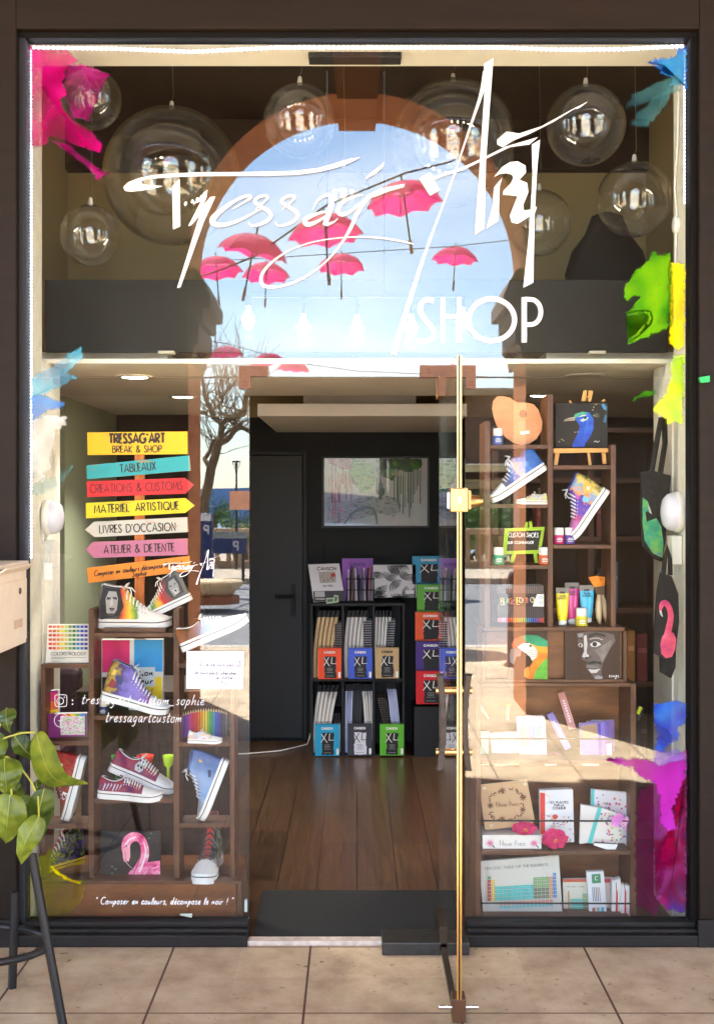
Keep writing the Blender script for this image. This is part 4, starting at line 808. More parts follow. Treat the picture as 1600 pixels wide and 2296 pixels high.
# ---- signpost
SIGN = lambda a, b_: ramp_mat([(.30, b_), (.40, a), (.62, a), (.78, tuple(int(v * .9) for v in a))], 9, .55, (1, 1, 7), detail=7)
t = thing('signpost', 'orange wooden signpost with seven painted direction boards', 'signpost', WP(312, 1416, .33)); o = t.location
b = MB(o); b.rect(302, 985, 323, 1418, .32, .345, ramp_mat([(.3, (190, 98, 30)), (.6, (226, 134, 54)), (.8, (236, 150, 70))], 7, .5, (9, 9, 1.2))); b.build('post', t, .001)
NAVY = mat((52, 36, 32), .6, var=0)
BRD = [([(557, 490), (1193, 484), (1196, 628), (560, 634)], (252, 196, 24), (206, 128, 20), 'yellow board, the top one'), ([(553, 700), (1205, 637), (1214, 733), (556, 788)], (48, 170, 176), (190, 134, 70), 'turquoise board'),
       ([(553, 803), (1175, 780), (1235, 824), (1180, 880), (558, 902)], (232, 34, 44), (190, 50, 40), 'red arrow board'), ([(548, 940), (1180, 908), (1238, 957), (1180, 1003), (550, 1038)], (240, 216, 22), (190, 140, 30), 'yellow arrow board pointing right'),
       ([(543, 1110), (600, 1060), (1193, 1030), (1198, 1125), (605, 1158)], (216, 208, 194), (206, 140, 90), 'whitish arrow board pointing left'), ([(548, 1237), (590, 1190), (1193, 1167), (1197, 1270), (600, 1290)], (204, 118, 150), (220, 140, 90), 'pink arrow board pointing left'),
       ([(555, 1355), (1205, 1277), (1213, 1375), (565, 1450)], (250, 146, 34), (220, 120, 30), 'orange board, the lowest one')]
TXT = [[("TRESSAG'ART", 875, 557, 58, 14, 355, -.5), ('BREAK & SHOP', 877, 617, 42, 6, 315, -.5)], [('TABLEAUX', 882, 737, 50, 6.5, 230, -5)], [('CREATIONS & CUSTOMS', 872, 865, 52, 6.5, 590, -2)], [('MATERIEL', 716, 1000, 50, 6.5, 225, -2.5), ('ARTISTIQUE', 1005, 986, 50, 6.5, 276, -2.5)],
       [("LIVRES D'OCCASION", 880, 1124, 50, 6.5, 486, -2)], [('ATELIER & DETENTE', 890, 1254, 50, 6.5, 450, -2)], [('Composer en couleurs décompose le noir !', 880, 1372, 34, 4.5, 560, -7), ('Sophie', 890, 1405, 36, 4.5, 90, -7)]]
for i, (pts, c, w, lab) in enumerate(BRD):
    yy = .296 - (i % 2) * .002; q = La(pts); b = MB(o); b.slab(q, yy, .022, SIGN(c, w), mat(w, .6)); bo = b.build('direction_board', t, .0012, lab); b = MB(o)
    for s, x, y, h, lw, wd, rot in TXT[i]:
        (px, py), = La([(x, y)]); cs = i == 6; ink = mat((120, 20, 36), .6, var=0) if i == 2 else NAVY
        dx = 0; b.text(s, px, py, h * K, lw * K + .2, yy, ink, width=wd * K, align='c', rot=-rot * 1.0 if 0 else rot * -1 * -1, slant=.25 if cs else 0)
    b.build('lettering', bo)
# ---- shoes
GREY3 = [(20, 20, 22), (90, 90, 94), (170, 170, 172), (40, 40, 44), (210, 210, 210)]
HAIR = (26, 26, 28)
face1 = [([(.05, .15), (.30, .15), (.36, .3), (.30, .52), (.07, .56), (.03, .35)], col(HAIR)), ([(.13, .2), (.22, .17), (.27, .25), (.28, .40), (.25, .5), (.15, .51), (.11, .4)], col((176, 172, 168))), ([(.125, .39), (.18, .40), (.18, .425), (.13, .43)], col((60, 58, 58))), ([(.21, .40), (.265, .39), (.265, .42), (.21, .425)], col((60, 58, 58))),
         ([(.185, .40), (.21, .40), (.215, .31), (.175, .31)], col((206, 202, 198))), ([(.165, .265), (.24, .262), (.235, .28), (.17, .285)], col((52, 48, 48))), ([(.175, .235), (.23, .232), (.225, .255), (.18, .256)], col((120, 112, 110))), ([(.16, .17), (.24, .17), (.24, .2), (.17, .215)], col((70, 66, 66)))]
shoe('white high top with a grey portrait and red yellow green band, topmost on the shelf', (222, 1407), (385, 1408), .2, 1, True, artx([(0, (120, 118, 118)), (.085, (60, 58, 58)), (.09, (206, 40, 36)), (.105, (236, 150, 40)), (.125, (230, 210, 60)), (.15, (66, 150, 60)), (.16, (236, 234, 230)), (.3, (240, 238, 234))], 26, .03), extra=face1)
lion = [([(.06, .18), (.30, .16), (.36, .34), (.28, .5), (.08, .52)], col((66, 64, 64))), ([(.12, .2), (.25, .19), (.28, .34), (.24, .46), (.13, .47), (.1, .34)], col((158, 154, 150))), ([(.15, .21), (.22, .2), (.24, .3), (.14, .31)], col((206, 202, 196))), ([(.16, .29), (.21, .29), (.2, .25), (.17, .25)], col((40, 38, 38))), ([(.13, .37), (.17, .37), (.165, .39), (.135, .39)], col((30, 30, 30))), ([(.21, .36), (.25, .36), (.245, .385), (.215, .385)], col((30, 30, 30)))]
shoe('high top with a grey lion head, leaning behind the portrait shoe', (432, 1344), (316, 1398), .27, 1, True, artx([(0, (110, 108, 106)), (.06, (80, 78, 76)), (.11, (210, 40, 40)), (.13, (236, 190, 60)), (.15, (70, 160, 70)), (.2, (240, 238, 234))], 30, .04), extra=lion)
shoe('white low sneaker with a brown landscape heel, tilted up beside the pane edge', (411, 1462), (561, 1398), .10, 1, False, artx([(0, (170, 96, 40)), (.05, (90, 60, 40)), (.08, (120, 110, 120)), (.12, (150, 164, 196)), (.2, (200, 206, 220))], 40, .05), stripe=INK)
shoe('purple high top painted with colourful figures, in front of the pink and blue book', (226, 1566), (376, 1606), .15, 1, True, artx([(0, (120, 70, 40)), (.03, (190, 160, 60)), (.05, (70, 50, 110)), (.09, (126, 110, 196)), (.14, (150, 130, 210)), (.2, (130, 50, 110))], 46, .09), collar=mat((150, 150, 190), .6), extra=[([(.07, .38), (.13, .40), (.14, .46), (.09, .48)], col((230, 200, 90))), ([(.06, .22), (.16, .20), (.18, .3), (.1, .34)], col((150, 50, 50))), ([(.17, .3), (.25, .28), (.27, .36), (.19, .4)], col((60, 60, 120)))])
shoe('small pastel sneaker standing before the rainbow pencils', (421, 1665), (498, 1667), .13, 1, False, art([(240, 226, 214), (120, 190, 210), (240, 160, 190), (240, 210, 110), (190, 170, 220), (244, 238, 232)], 30, .3), laces=5, tall=1.1)
fangs = [([(.56, .12), (.64, .13), (.67, .17), (.60, .21), (.55, .2)], WHITE), ([(.575, .13), (.59, .2), (.605, .14), (.62, .195), (.635, .14), (.645, .18)], col((150, 20, 20))), ([(.16, .3), (.26, .3), (.28, .42), (.22, .5), (.14, .44)], WHITE), ([(.18, .33), (.24, .33), (.25, .42), (.19, .44)], INK)]
shoe('red high top with white fangs, standing on its toe by the left plant', (196, 1697), (160, 1843), .17, 1, True, art([(150, 26, 22), (186, 40, 30), (120, 20, 20), (170, 60, 40)], 20, .4), extra=fangs, lace=mat((60, 20, 20), .6), cap=mat((140, 60, 36), .6))
MAR = [(132, 22, 56), (110, 30, 80), (150, 40, 80), (84, 40, 96), (160, 30, 60)]
web = lambda: [([(.1 + .05 * i, .14 + .02 * (i % 3)), (.13 + .05 * i, .23), (.112 + .05 * i, .25), (.085 + .05 * i, .15)], col((214, 190, 206))) for i in range(6)]
shoe('maroon low sneaker with pale web lines, lying flat under the tilted one', (220, 1787), (364, 1797), .14, 1, False, art(MAR, 22, .4), extra=web())
shoe('maroon low sneaker with a grey skull, tilted over the flat one', (243, 1725), (389, 1784), .22, 1, False, art(MAR, 22, .4), extra=[([(.36, .17), (.44, .16), (.47, .2), (.46, .28), (.37, .29), (.34, .23)], col((190, 190, 194))), ([(.37, .22), (.4, .22), (.4, .25), (.37, .25)], INK), ([(.42, .215), (.45, .21), (.45, .245), (.42, .25)], INK), ([(.40, .19), (.415, .19), (.41, .21)], INK)])
shoe('light blue high top with stars and a grey toe, standing toe down', (515, 1706), (462, 1843), .15, 1, True, artx([(0, (70, 96, 150)), (.05, (96, 130, 186)), (.1, (150, 180, 220)), (.16, (120, 156, 206)), (.2, (170, 190, 220))], 40, .06), cap=mat((150, 158, 170), .5), extra=[([(.14, .36), (.15, .40), (.17, .40), (.155, .42), (.16, .45), (.14, .43), (.12, .45), (.125, .42), (.11, .4), (.13, .4)], col((214, 180, 90))), ([(.2, .2), (.3, .16), (.32, .2), (.22, .26)], col((40, 60, 100)))], collar=mat((80, 104, 160), .6))
shoe('dark boot shoe with a yellow sole and zigzag stitching, low in the left column', (186, 1934), (0, 0), .34, 1, True, art([(40, 34, 60), (60, 50, 30), (150, 170, 60), (30, 28, 44), (80, 60, 120)], 22, .5), sole=mat((226, 196, 20), .5), cap=mat((214, 190, 30), .5), collar=mat((230, 84, 40), .5), lace=mat((210, 210, 214), .5), tall=1.15, facing=-42, L=.25)
shoe('green and white high top seen from the toe, right of the flamingo', (484, 1931), (0, 0), .37, 1, True, art([(236, 234, 230), (110, 130, 60), (60, 40, 50), (220, 220, 220), (90, 110, 50)], 18, .4), facing=-3, L=.32, lace=mat((70, 50, 60), .6), collar=mat((214, 60, 50), .6), tall=1.1)
# ---- books, boxes, pencils
def swatch(b, y):
    rows = [(226, 60, 50), (236, 90, 50), (240, 150, 60), (244, 200, 70), (214, 214, 70), (120, 180, 80), (60, 130, 90), (60, 150, 180), (60, 100, 190), (90, 70, 160)]; r = random.Random(3)
    for i in range(10):
        for j in range(6):
            c = tuple(int(max(0, min(255, v * (1 - .0 * j) + r.uniform(-30, 30)))) // 16 * 16 for v in rows[i])
            x = 312 + i * 25.4; yy = 440 + j * 27.5; b.poly(Lz(R4(x, yy, x + 21, yy + 16)), y, mat(c, .5, var=0))
    (px, py), = Lz([(440, 630)]); b.text('COLORSTROLOGY', px, py, 7, 1.1, y, col((90, 90, 96)), width=222 * K, align='c')
    for yy, w in ((642, 222), (650, 90), (666, 60)): b.poly(Lz(R4(330, yy, 330 + w, yy + 3)), y, col((150, 150, 150)))
book('square white colour book with a grid of small swatches, left of the shelf', Lz([(306, 436), (566, 432), (566, 680), (292, 684)]), .15, .016, (240, 236, 226), swatch)
def duo(b, y):
    b.poly(Lz(R4(653, 535, 828, 740)), y, col((236, 20, 110))); b.poly(Lz(R4(856, 532, 1038, 735)), y, col((30, 160, 232))); b.poly(Lz(R4(653, 770, 822, 1000)), y, col((20, 22, 30))); b.poly(Lz(R4(880, 768, 1034, 1010)), y, col((250, 222, 10))); b.poly(Lz(R4(862, 706, 990, 830)), y, col((206, 222, 226)))
    for s, x, yy in (('tion', 930, 760), ('leur', 930, 812)): (px, py), = Lz([(x, yy)]); b.text(s, px, py, 15, 2.6, y, INK, width=96 * K, align='c')
    (px, py), = Lz([(935, 866)]); b.text('austif', px, py, 9, 1, y, col((90, 90, 60)), width=80 * K, align='c')
book('large pink blue and yellow colour manual behind the purple high top', Lz(R4(650, 530, 1040, 1010)), .27, .03, (228, 230, 226), duo)
jar('blue jar with white cap beside the purple high top', 233, 1602, 34, .19, (30, 60, 120))
def felt(b, y):
    for i, c in enumerate([(226, 30, 110), (240, 100, 30), (250, 200, 30), (60, 170, 200), (90, 50, 140)]): b.poly(Lb([(250, 20 + 58 * i), (372, 8 + 56 * i), (372, 60 + 56 * i), (252, 74 + 58 * i)]), y, col(c))
    b.poly(Lb([(262, 60), (318, 52), (318, 100), (264, 108)]), y, col((24, 50, 120))); b.poly(Lb([(290, 130), (330, 124), (326, 300), (294, 306)]), y, col((250, 210, 40)))
book('tall box of felt pens in pink orange and yellow stripes, behind the plant leaves', Lb([(247, 12), (370, 0), (374, 318), (268, 340)]), .2, .03, (70, 40, 120), felt, 'pen_box', 'box')
def aqua(b, y):
    b.poly(Lb(R4(388, 164, 542, 286)), y, ramp_mat([(.2, (236, 230, 240)), (.4, (230, 120, 170)), (.5, (250, 240, 245)), (.6, (150, 200, 120)), (.8, (250, 220, 90))], 40, .5, (1, 1, 3)))
    for i, c in enumerate([(230, 40, 90), (240, 120, 40), (250, 210, 60), (120, 190, 70), (70, 150, 210)]): b.poly(Lb(R4(388 + i * 31, 152, 419 + i * 31, 166)), y, col(c))
book('flat box with a rainbow splash picture, on the left shelf behind the leaves', Lb([(280, 152), (552, 148), (552, 292), (300, 306)]), .17, .03, (134, 40, 120), aqua, 'paint_box', 'box')
t = thing('pencil_set', 'clear pouch of rainbow coloured pencils standing in a row', 'pencils', WP(455, 1663, .25), None); o = t.location
PC = [(90, 40, 170), (130, 40, 180), (170, 40, 170), (226, 40, 140), (236, 40, 90), (240, 60, 40), (244, 110, 30), (246, 160, 30), (248, 200, 40), (250, 226, 60), (120, 200, 60), (60, 170, 80), (40, 160, 200), (40, 100, 220), (60, 70, 190), (60, 60, 110), (70, 70, 74), (110, 110, 114)]
for i, c in enumerate(PC):
    px = 411 + i * 5.7; a = WP(px, 1660, .22); z1 = WP(px, 1604 - 10 * math.sin(i / 6), .22).z; b = MB(o); b.tube([(a.x, .22, a.z), (a.x, .22, z1)], .0046, col(c), 6); b.tube([(a.x, .22, z1), (a.x, .22, z1 + .011)], [.0046, .0008], mat((226, 196, 150), .6), 6); b.build('pencil', t)
b = MB(o); b.rect(407, 1591, 514, 1662, .212, .230, glass_mat('clear_plastic', .03)); b.build('pouch', t)
# neon cups
for x, w, c, lab in ((745, 70, (40, 200, 50), 'bright green plastic cup behind the maroon sneakers'), (926, 110, (250, 60, 30), 'orange red plastic cup behind the skull sneaker'), (1074, 74, (200, 240, 30), 'yellow green plastic goblet at the right end behind the skull sneaker')):
    (cx, cy), = Lb([(x, 415)]); y = .29; p = WP(cx, 1790, y); zt = WP(cx, cy, y).z; r = w * K * .5 * (y + D) / F; m_ = mat(c, .3, var=.05)
    b = solo('plastic_cup', lab, 'cup', p, 'neon plastic cups'); zb = zt - .05; b.lathe((p.x, y, 0), [(r * .7, p.z + .001), (r * .7, p.z + .006), (.006, p.z + .009), (.006, zb), (r * .75, zb + .012), (r, zt), (r * .92, zt), (r * .7, zb + .016), (0, zb + .012)], m_, 20); b.done()
# flamingo canvas
PK = [(250, 150, 185), (244, 110, 160), (252, 196, 212), (226, 70, 130)]
def flamingo(b, y):
    f = ramp_mat([(.32, (206, 40, 110)), (.44, PK[1]), (.55, PK[0]), (.64, (254, 214, 226)), (.74, (255, 240, 242))], 17, .6, (1, 1, 1.6), detail=3)
    b.poly(Lb([(806, 1210), (812, 1180), (832, 1150), (880, 1122), (950, 1096), (1022, 1086), (1022, 1210)]), y, f)
    b.stroke(Lb([(868, 1185, 86), (905, 1110, 62), (930, 1050, 48), (922, 985, 48), (895, 940, 52), (850, 930, 60), (812, 958, 62), (800, 1000, 52), (805, 1040, 44)]), y, f)
    b.poly(Lb([(784, 1010), (830, 1000), (832, 1060), (822, 1092), (792, 1092), (784, 1060)]), y, col((250, 170, 186))); b.stroke(Lb([(800, 1090, 22), (820, 1112, 18), (852, 1146, 4)]), y, INK); b.stroke(Lb([(798, 1020, 3), (800, 1060, 4), (804, 1090, 3)]), y, col((200, 60, 110))); b.poly(Lb([(802, 990), (812, 986), (814, 996), (804, 998)]), y, INK)
    b.stroke(Lb([(890, 1160, 10), (918, 1090, 12), (934, 1030, 10), (918, 970, 7)]), y, col((255, 226, 234))); b.stroke(Lb([(800, 985, 8), (830, 945, 12), (870, 936, 8)]), y, col((255, 232, 238))); b.stroke(Lb([(850, 1180, 6), (880, 1110, 8), (902, 1050, 7), (896, 990, 4)]), y, col((206, 50, 120)))
    b.stroke(Lb([(798, 1088, 5), (822, 1116, 4), (850, 1142, 2)]), y, col((190, 180, 180))); b.stroke(Lb([(790, 1080, 10), (812, 1088, 8)]), y, col((236, 130, 150)))
    for i in range(4): b.stroke(Lb([(900 + i * 8, 1200 - i * 6, 3), (940 + i * 10, 1150 - i * 8, 7), (1018, 1120 + i * 22, 3)]), y, col([(254, 220, 230), (226, 80, 140), (254, 206, 222), (216, 70, 130)][i]))
    for x, yy in ((962, 908), (950, 940), (716, 1120), (738, 1136), (716, 1164)): b.stroke(Lb([(x - 6, yy, 5), (x, yy + 7, 9), (x + 7, yy, 5)]), y, col((70, 130, 100)))
canvas('square black canvas of a pink flamingo with bent neck', *Lb([(640, 905)])[0], *Lb([(1023, 1212)])[0], .16, mat((26, 24, 26), .7), flamingo)
# notes, tapes
t = thing('paper_note', 'white handwritten paper note taped to the left pane', 'note', WP(482, 1545, 0)); o = t.location; b = MB(o); b.slab(Lz([(1189, 604), (1555, 604), (1552, 846), (1187, 843)]), -.003, .0012, PAPER); b.build('sheet', t)
b = MB(o); BI = col((40, 46, 90))
for s, x, y, w in (('Si je ne suis pas ici', 1400, 700, 260), ('Je suis parti chercher', 1375, 752, 270), ('a cote', 1430, 782, 100)): (px, py), = Lz([(x, y)]); b.text(s, px, py, 8, 1.2, -.003, BI, width=w * K, align='c', slant=.2, rot=1)
b.stroke(Lz([(1530, 694, 3), (1528, 668, 3)]), -.003, BI); b.stroke(Lz([(1518, 678, 3), (1528, 666, 3), (1538, 678, 3)]), -.003, BI); b.stroke(Lz([(1450, 812, 3), (1400, 800, 3), (1430, 792, 3)]), -.003, BI)
b.stroke([(427 + 9 * math.cos(a * .4) * 1, 1474 + 9 * math.sin(a * .4), .8) for a in range(17)], -.003, col((120, 130, 70)), 0); b.build('writing', t)
b = solo('sticky_tape', 'scrap of clear tape stuck low on the left pane under the quote', 'tape', WP(418, 2052, 0)); b.slab(Lb([(1146, 1426), (1226, 1424), (1222, 1450), (1150, 1436)]), -.0022, .0015, col((190, 196, 180))); b.done()
b = solo('glass_bumper', 'pale plastic bumper on the left pane edge beside the mat', 'bumper', WP(551, 2030, 0)); b.rect(548, 2018, 554, 2045, -.004, .012, col((180, 196, 190))); b.done(.001)
# emergency light and things on the left reveal
def walllamp(lab, px, py, r, side, xw, y=.23):
    z = EYE - (py - CY) * (y + D) / F; c = Vector((xw, y, z)); t = thing('wall_lamp', lab, 'wall lamp', c, None); rm = Matrix.Rotation(R(90 * side), 3, 'Y')
    b = MB(c); b.lathe(c, [(0, 0), (r, 0), (r, .018), (r * .96, .024)], WHITE, 30, M=rm); b.build('base', t); b = MB(c); b.lathe(c, [(r * .95, .022), (r * .9, .045), (r * .7, .060), (r * .35, .068), (0, .07)], mat((226, 226, 240), .25, var=.02), 30, M=rm); b.build('diffuser', t)
    b = MB(c); b.box(xw, xw + side * .04, y - .035, y + .035, z - .20, z - .09, col((214, 212, 204))); b.build('battery_box', t, .004)
walllamp('round white emergency light on the left white reveal', 104, 1160, .07, 1, XL_ + .004)
walllamp('round white emergency light on the right white reveal, over the flamingo bag', 1500, 1148, .078, -1, XR + .001, .105)
t = thing('price_tag', 'white hanging card under the left emergency light', 'tag', WP(106, 1246, .16)); o = t.location; b = MB(o); b.rect(99, 1262, 117, 1300, .16, .163, PAPER); b.build('card', t); b = MB(o); b.tube([WP(108, 1262, .16), WP(112, 1225, .18), WP(95, 1218, .2), WP(88, 1222, .25)], .0015, WHITE, 5); b.build('string', t)
# interior things seen through the left pane
t = thing('armchair', 'red and dark armchair inside the shop behind the left shelf', 'armchair', (-1.55, 1.2, 0)); o = t.location; RED = mat((130, 16, 26), .55)
b = MB(o); b.box(-1.8, -1.35, .95, 1.4, .34, .5, mat((60, 22, 40), .6)); b.build('seat', t, .03)
b = MB(o); b.box(-1.86, -1.72, .95, 1.45, .5, 1.02, RED); b.build('backrest', t, .03)
b = MB(o); b.box(-1.72, -1.35, 1.32, 1.42, .5, .82, mat((46, 18, 34), .6)); b.build('armrest', t, .03)
for x in (-1.8, -1.4):
    for y in (1.0, 1.35): b = MB(o); b.tube([(x, y, 0), (x, y, .34)], .02, IRON); b.build('leg', t)
t = thing('cabinet', 'low dark brown cabinet inside the shop, seen through the open left shelf', 'cabinet', (-.9, .95, 0)); o = t.location; CBW = ramp_mat([(.3, (40, 26, 18)), (.6, (58, 38, 26)), (.8, (72, 48, 32))], 5, .6, (9, 9, 1.2))
b = MB(o); b.box(-1.2, -.60, .72, 1.15, .05, .78, CBW); b.build('body', t, .004); b = MB(o); b.box(-1.22, -.58, .70, 1.17, .781, .81, CBW); b.build('top', t, .004)
for x0, x1 in ((-1.18, -.905), (-.895, -.62)): b = MB(o); b.box(x0, x1, .702, .7195, .08, .75, CBW); dr = b.build('door', t, .003); b = MB(o); b.tube([(x1 - .04 if x0 < -1 else x0 + .04, .695, .5), (x1 - .04 if x0 < -1 else x0 + .04, .695, .6)], .006, IRON, 8); b.build('handle', dr)
t = thing('bookcase', 'dark tall bookcase with white shelf edges behind the left reveal', 'bookcase', (-1.95, 1.6, 0)); o = t.location; DW = mat((50, 34, 26), .7)
b = MB(o); b.box(-2.28, -1.6, 1.88, 1.92, 0, 2.1, DW); b.build('back', t)
for x in (-2.28, -1.63): b = MB(o); b.box(x, x + .03, 1.56, 1.879, 0, 2.1, DW); b.build('side_panel', t)
for z in (.3, .7, 1.1, 1.35, 1.6, 1.85): b = MB(o); b.box(-2.249, -1.631, 1.56, 1.879, z, z + .02, mat((150, 140, 128), .6)); b.build('shelf', t)
# mailbox
t = thing('mailbox', 'cream metal mailbox with keyhole and lifted flap at the left pilaster', 'mailbox', (-1.35, -.25, 1.118)); o = t.location; MBX = mat((226, 208, 184), .45, var=.05)
b = MB(o); b.box(-1.56, -1.208, -.46, -.088, 1.118, 1.40, MBX); b.build('body', t, .006); b = MB(o); b.box(-1.206, -1.2035, -.44, -.10, 1.135, 1.355, MBX); b.build('door', t, .001)
b = MB(o); q = [(-1.206, -.1, 1.385), (-1.206, -.45, 1.385), (-1.175, -.45, 1.405), (-1.175, -.1, 1.405)]; b.prism(q, (0, 0, .006), MBX); b.build('flap', t)
b = MB(o); b.lathe((-1.2034, -.19, 1.315), [(0, .004), (.011, .004), (.012, 0)], mat((120, 100, 76), .3, .8), 14, M=Matrix.Rotation(R(90), 3, 'Y')); b.build('keyhole', t); b = MB(o); b.box(-1.2034, -1.2015, -.26, -.16, 1.185, 1.215, mat((196, 168, 140), .5)); b.build('name_plate', t)
b = MB(o); b.box(-1.56, -1.2, -.465, -.085, 1.402, 1.418, MBX); b.build('lid', t, .004)
# plant and its stand
t = thing('plant_stand', 'black metal plant stand with splayed legs at the left edge', 'plant stand', (-1.27, -.62, 0)); o = t.location
for a, b2 in (((WP(72, 1915, -.70)), WP(143, 2330, -.74)), (WP(34, 2000, -.45), WP(28, 2236, -.44)), (Vector((-1.42, -.66, .5)), Vector((-1.56, -.72, 0))), (Vector((-1.40, -.45, .5)), Vector((-1.5, -.42, 0)))):
    b2.z = 0; b = MB(o); d = (b2 - a); b.tube([a, b2], .0145, IRON, 4); b.build('leg', t)
b = MB(o); cc = Vector((-1.27, -.56, .19)); b.tube([cc + Vector((.27 * math.cos(a * .2618), .17 * math.sin(a * .2618), 0)) for a in range(25)], .012, IRON, 6, False); b.build('lower_ring', t)
t = thing('potted_plant', 'yellow green trailing plant with large veined leaves by the window', 'plant', (-1.27, -.56, .5)); o = t.location
b = MB(o); b.lathe((-1.29, -.56, 0), [(0, .503), (.08, .503), (.10, .53), (.115, .72), (.12, .74), (.105, .74), (.1, .7), (0, .7)], mat((120, 66, 44), .7), 24); b.build('pot', t)
LEAF = []
def leafmat(c0, c1):
    m, nt, N, L, P = newmat('leaf'); tc = N.new('ShaderNodeTexCoord'); n = N.new('ShaderNodeTexNoise'); n.inputs['Scale'].default_value = 22; n.inputs['Detail'].default_value = 4; L.new(tc.outputs['Object'], n.inputs[0])
    r = N.new('ShaderNodeValToRGB'); r.color_ramp.elements[0].position = .35; r.color_ramp.elements[1].position = .68; r.color_ramp.elements[0].color = lin(c0) + (1,); r.color_ramp.elements[1].color = lin(c1) + (1,); L.new(n.outputs[0], r.inputs[0])
    L.new(r.outputs[0], P.inputs['Base Color']); P.inputs['Roughness'].default_value = .38
    tl = N.new('ShaderNodeBsdfTranslucent'); L.new(r.outputs[0], tl.inputs[0]); mx = N.new('ShaderNodeMixShader'); mx.inputs[0].default_value = .3; L.new(P.outputs[0], mx.inputs[1]); L.new(tl.outputs[0], mx.inputs[2]); L.new(mx.outputs[0], N['Material Output'].inputs[0]); return m
LM = [leafmat((70, 90, 18), (118, 134, 36)), leafmat((50, 70, 16), (88, 108, 28)), leafmat((92, 110, 24), (140, 152, 44))]; RIBM = mat((150, 158, 66), .5, var=.03)
def leaf(base, tip, w, y0, y1, m, bow=.03, twist=.3, curve=0.0):
    A, B = WP(base[0], base[1], y0), WP(tip[0], tip[1], y1); k = (y0 + D) / F; b = MB(o); n = 36; ax = B - A; ax.normalize(); sd = ax.cross(Vector((0, -1, 0))).normalized(); nm = sd.cross(ax).normalized(); ph = rnd.uniform(0, 6)
    if nm.y > 0: nm = -nm
    vs = []; cen = []; VV = (-1, -.78, -.52, -.26, 0, .26, .52, .78, 1)
    for i in range(n + 1):
        u = i / n; c = A.lerp(B, u) + nm * bow * math.sin(math.pi * u) + sd * (curve * math.sin(math.pi * u) + .004 * math.sin(u * 5 + ph)); cen.append(c + nm * .0006)
        for v in VV:
            uu = max(0.0, min(1, u - abs(v) * .07 * 0)); wd = w * k * .5 * (math.sin(math.pi * min(1, uu ** .62)) ** .85 if 0 < u < 1 else .02) * (1 - .12 * u)
            q = 30 * (u + .16 * abs(v)); rip = .0016 * math.sin(q + ph) * min(1, abs(v) * 3) * min(1, 6 * u) ; wav = .006 * math.sin(u * 11 + ph * 2 + (1 if v > 0 else 0)) * v * v
            vs.append(c + sd * wd * v * (1 + .03 * math.sin(q * .5)) + nm * (-abs(v) ** 1.3 * wd * .36 + v * twist * wd * .4 + rip + wav))
    J = len(VV); b.add(vs, [(i * J + j, i * J + j + 1, (i + 1) * J + j + 1, (i + 1) * J + j) for i in range(n) for j in range(J - 1)], m, True)
    b.tube(cen, [.0015 * (1 - i / (n + 4)) for i in range(n + 1)], RIBM, 5)
    b.build('leaf', t)
for a in [((16, 1588), (26, 1643), 42, -.62, -.66, LM[1]), ((30, 1650), (95, 1704), 46, -.6, -.55, LM[1], .02), ((80, 1642), (199, 1756), 62, -.68, -.5, LM[2], .05, .9, .045), ((14, 1700), (20, 1785), 74, -.7, -.72, LM[0]), ((26, 1782), (16, 1892), 84, -.74, -.7, LM[2], .03, -.3),
          ((98, 1768), (92, 1880), 60, -.7, -.66, LM[1], .02, .5), ((86, 1830), (46, 1937), 58, -.76, -.74, LM[2], .03, -.4), ((46, 1786), (64, 1850), 50, -.66, -.64, LM[0], .02), ((80, 1750), (98, 1775), 22, -.6, -.6, LM[1]), ((-10, 1640), (-6, 1730), 60, -.6, -.6, LM[0]), ((20, 1740), (54, 1792), 36, -.58, -.58, LM[0], .02)]: leaf(*a)
b = MB(o)
for P in ([(-30, 1690, -.56), (10, 1655, -.6), (50, 1643, -.64), (80, 1642, -.68)], [(-30, 1700, -.56), (18, 1697, -.62), (46, 1720, -.66), (70, 1752, -.68), (86, 1786, -.7), (88, 1830, -.76)], [(18, 1697, -.62), (24, 1750, -.7), (27, 1782, -.74)], [(-20, 1700, -.56), (-5, 1640, -.58), (16, 1588, -.62)]): b.tube([WP(*p) for p in P], .0032, mat((176, 170, 60), .5), 6)
b.build('stems', t)
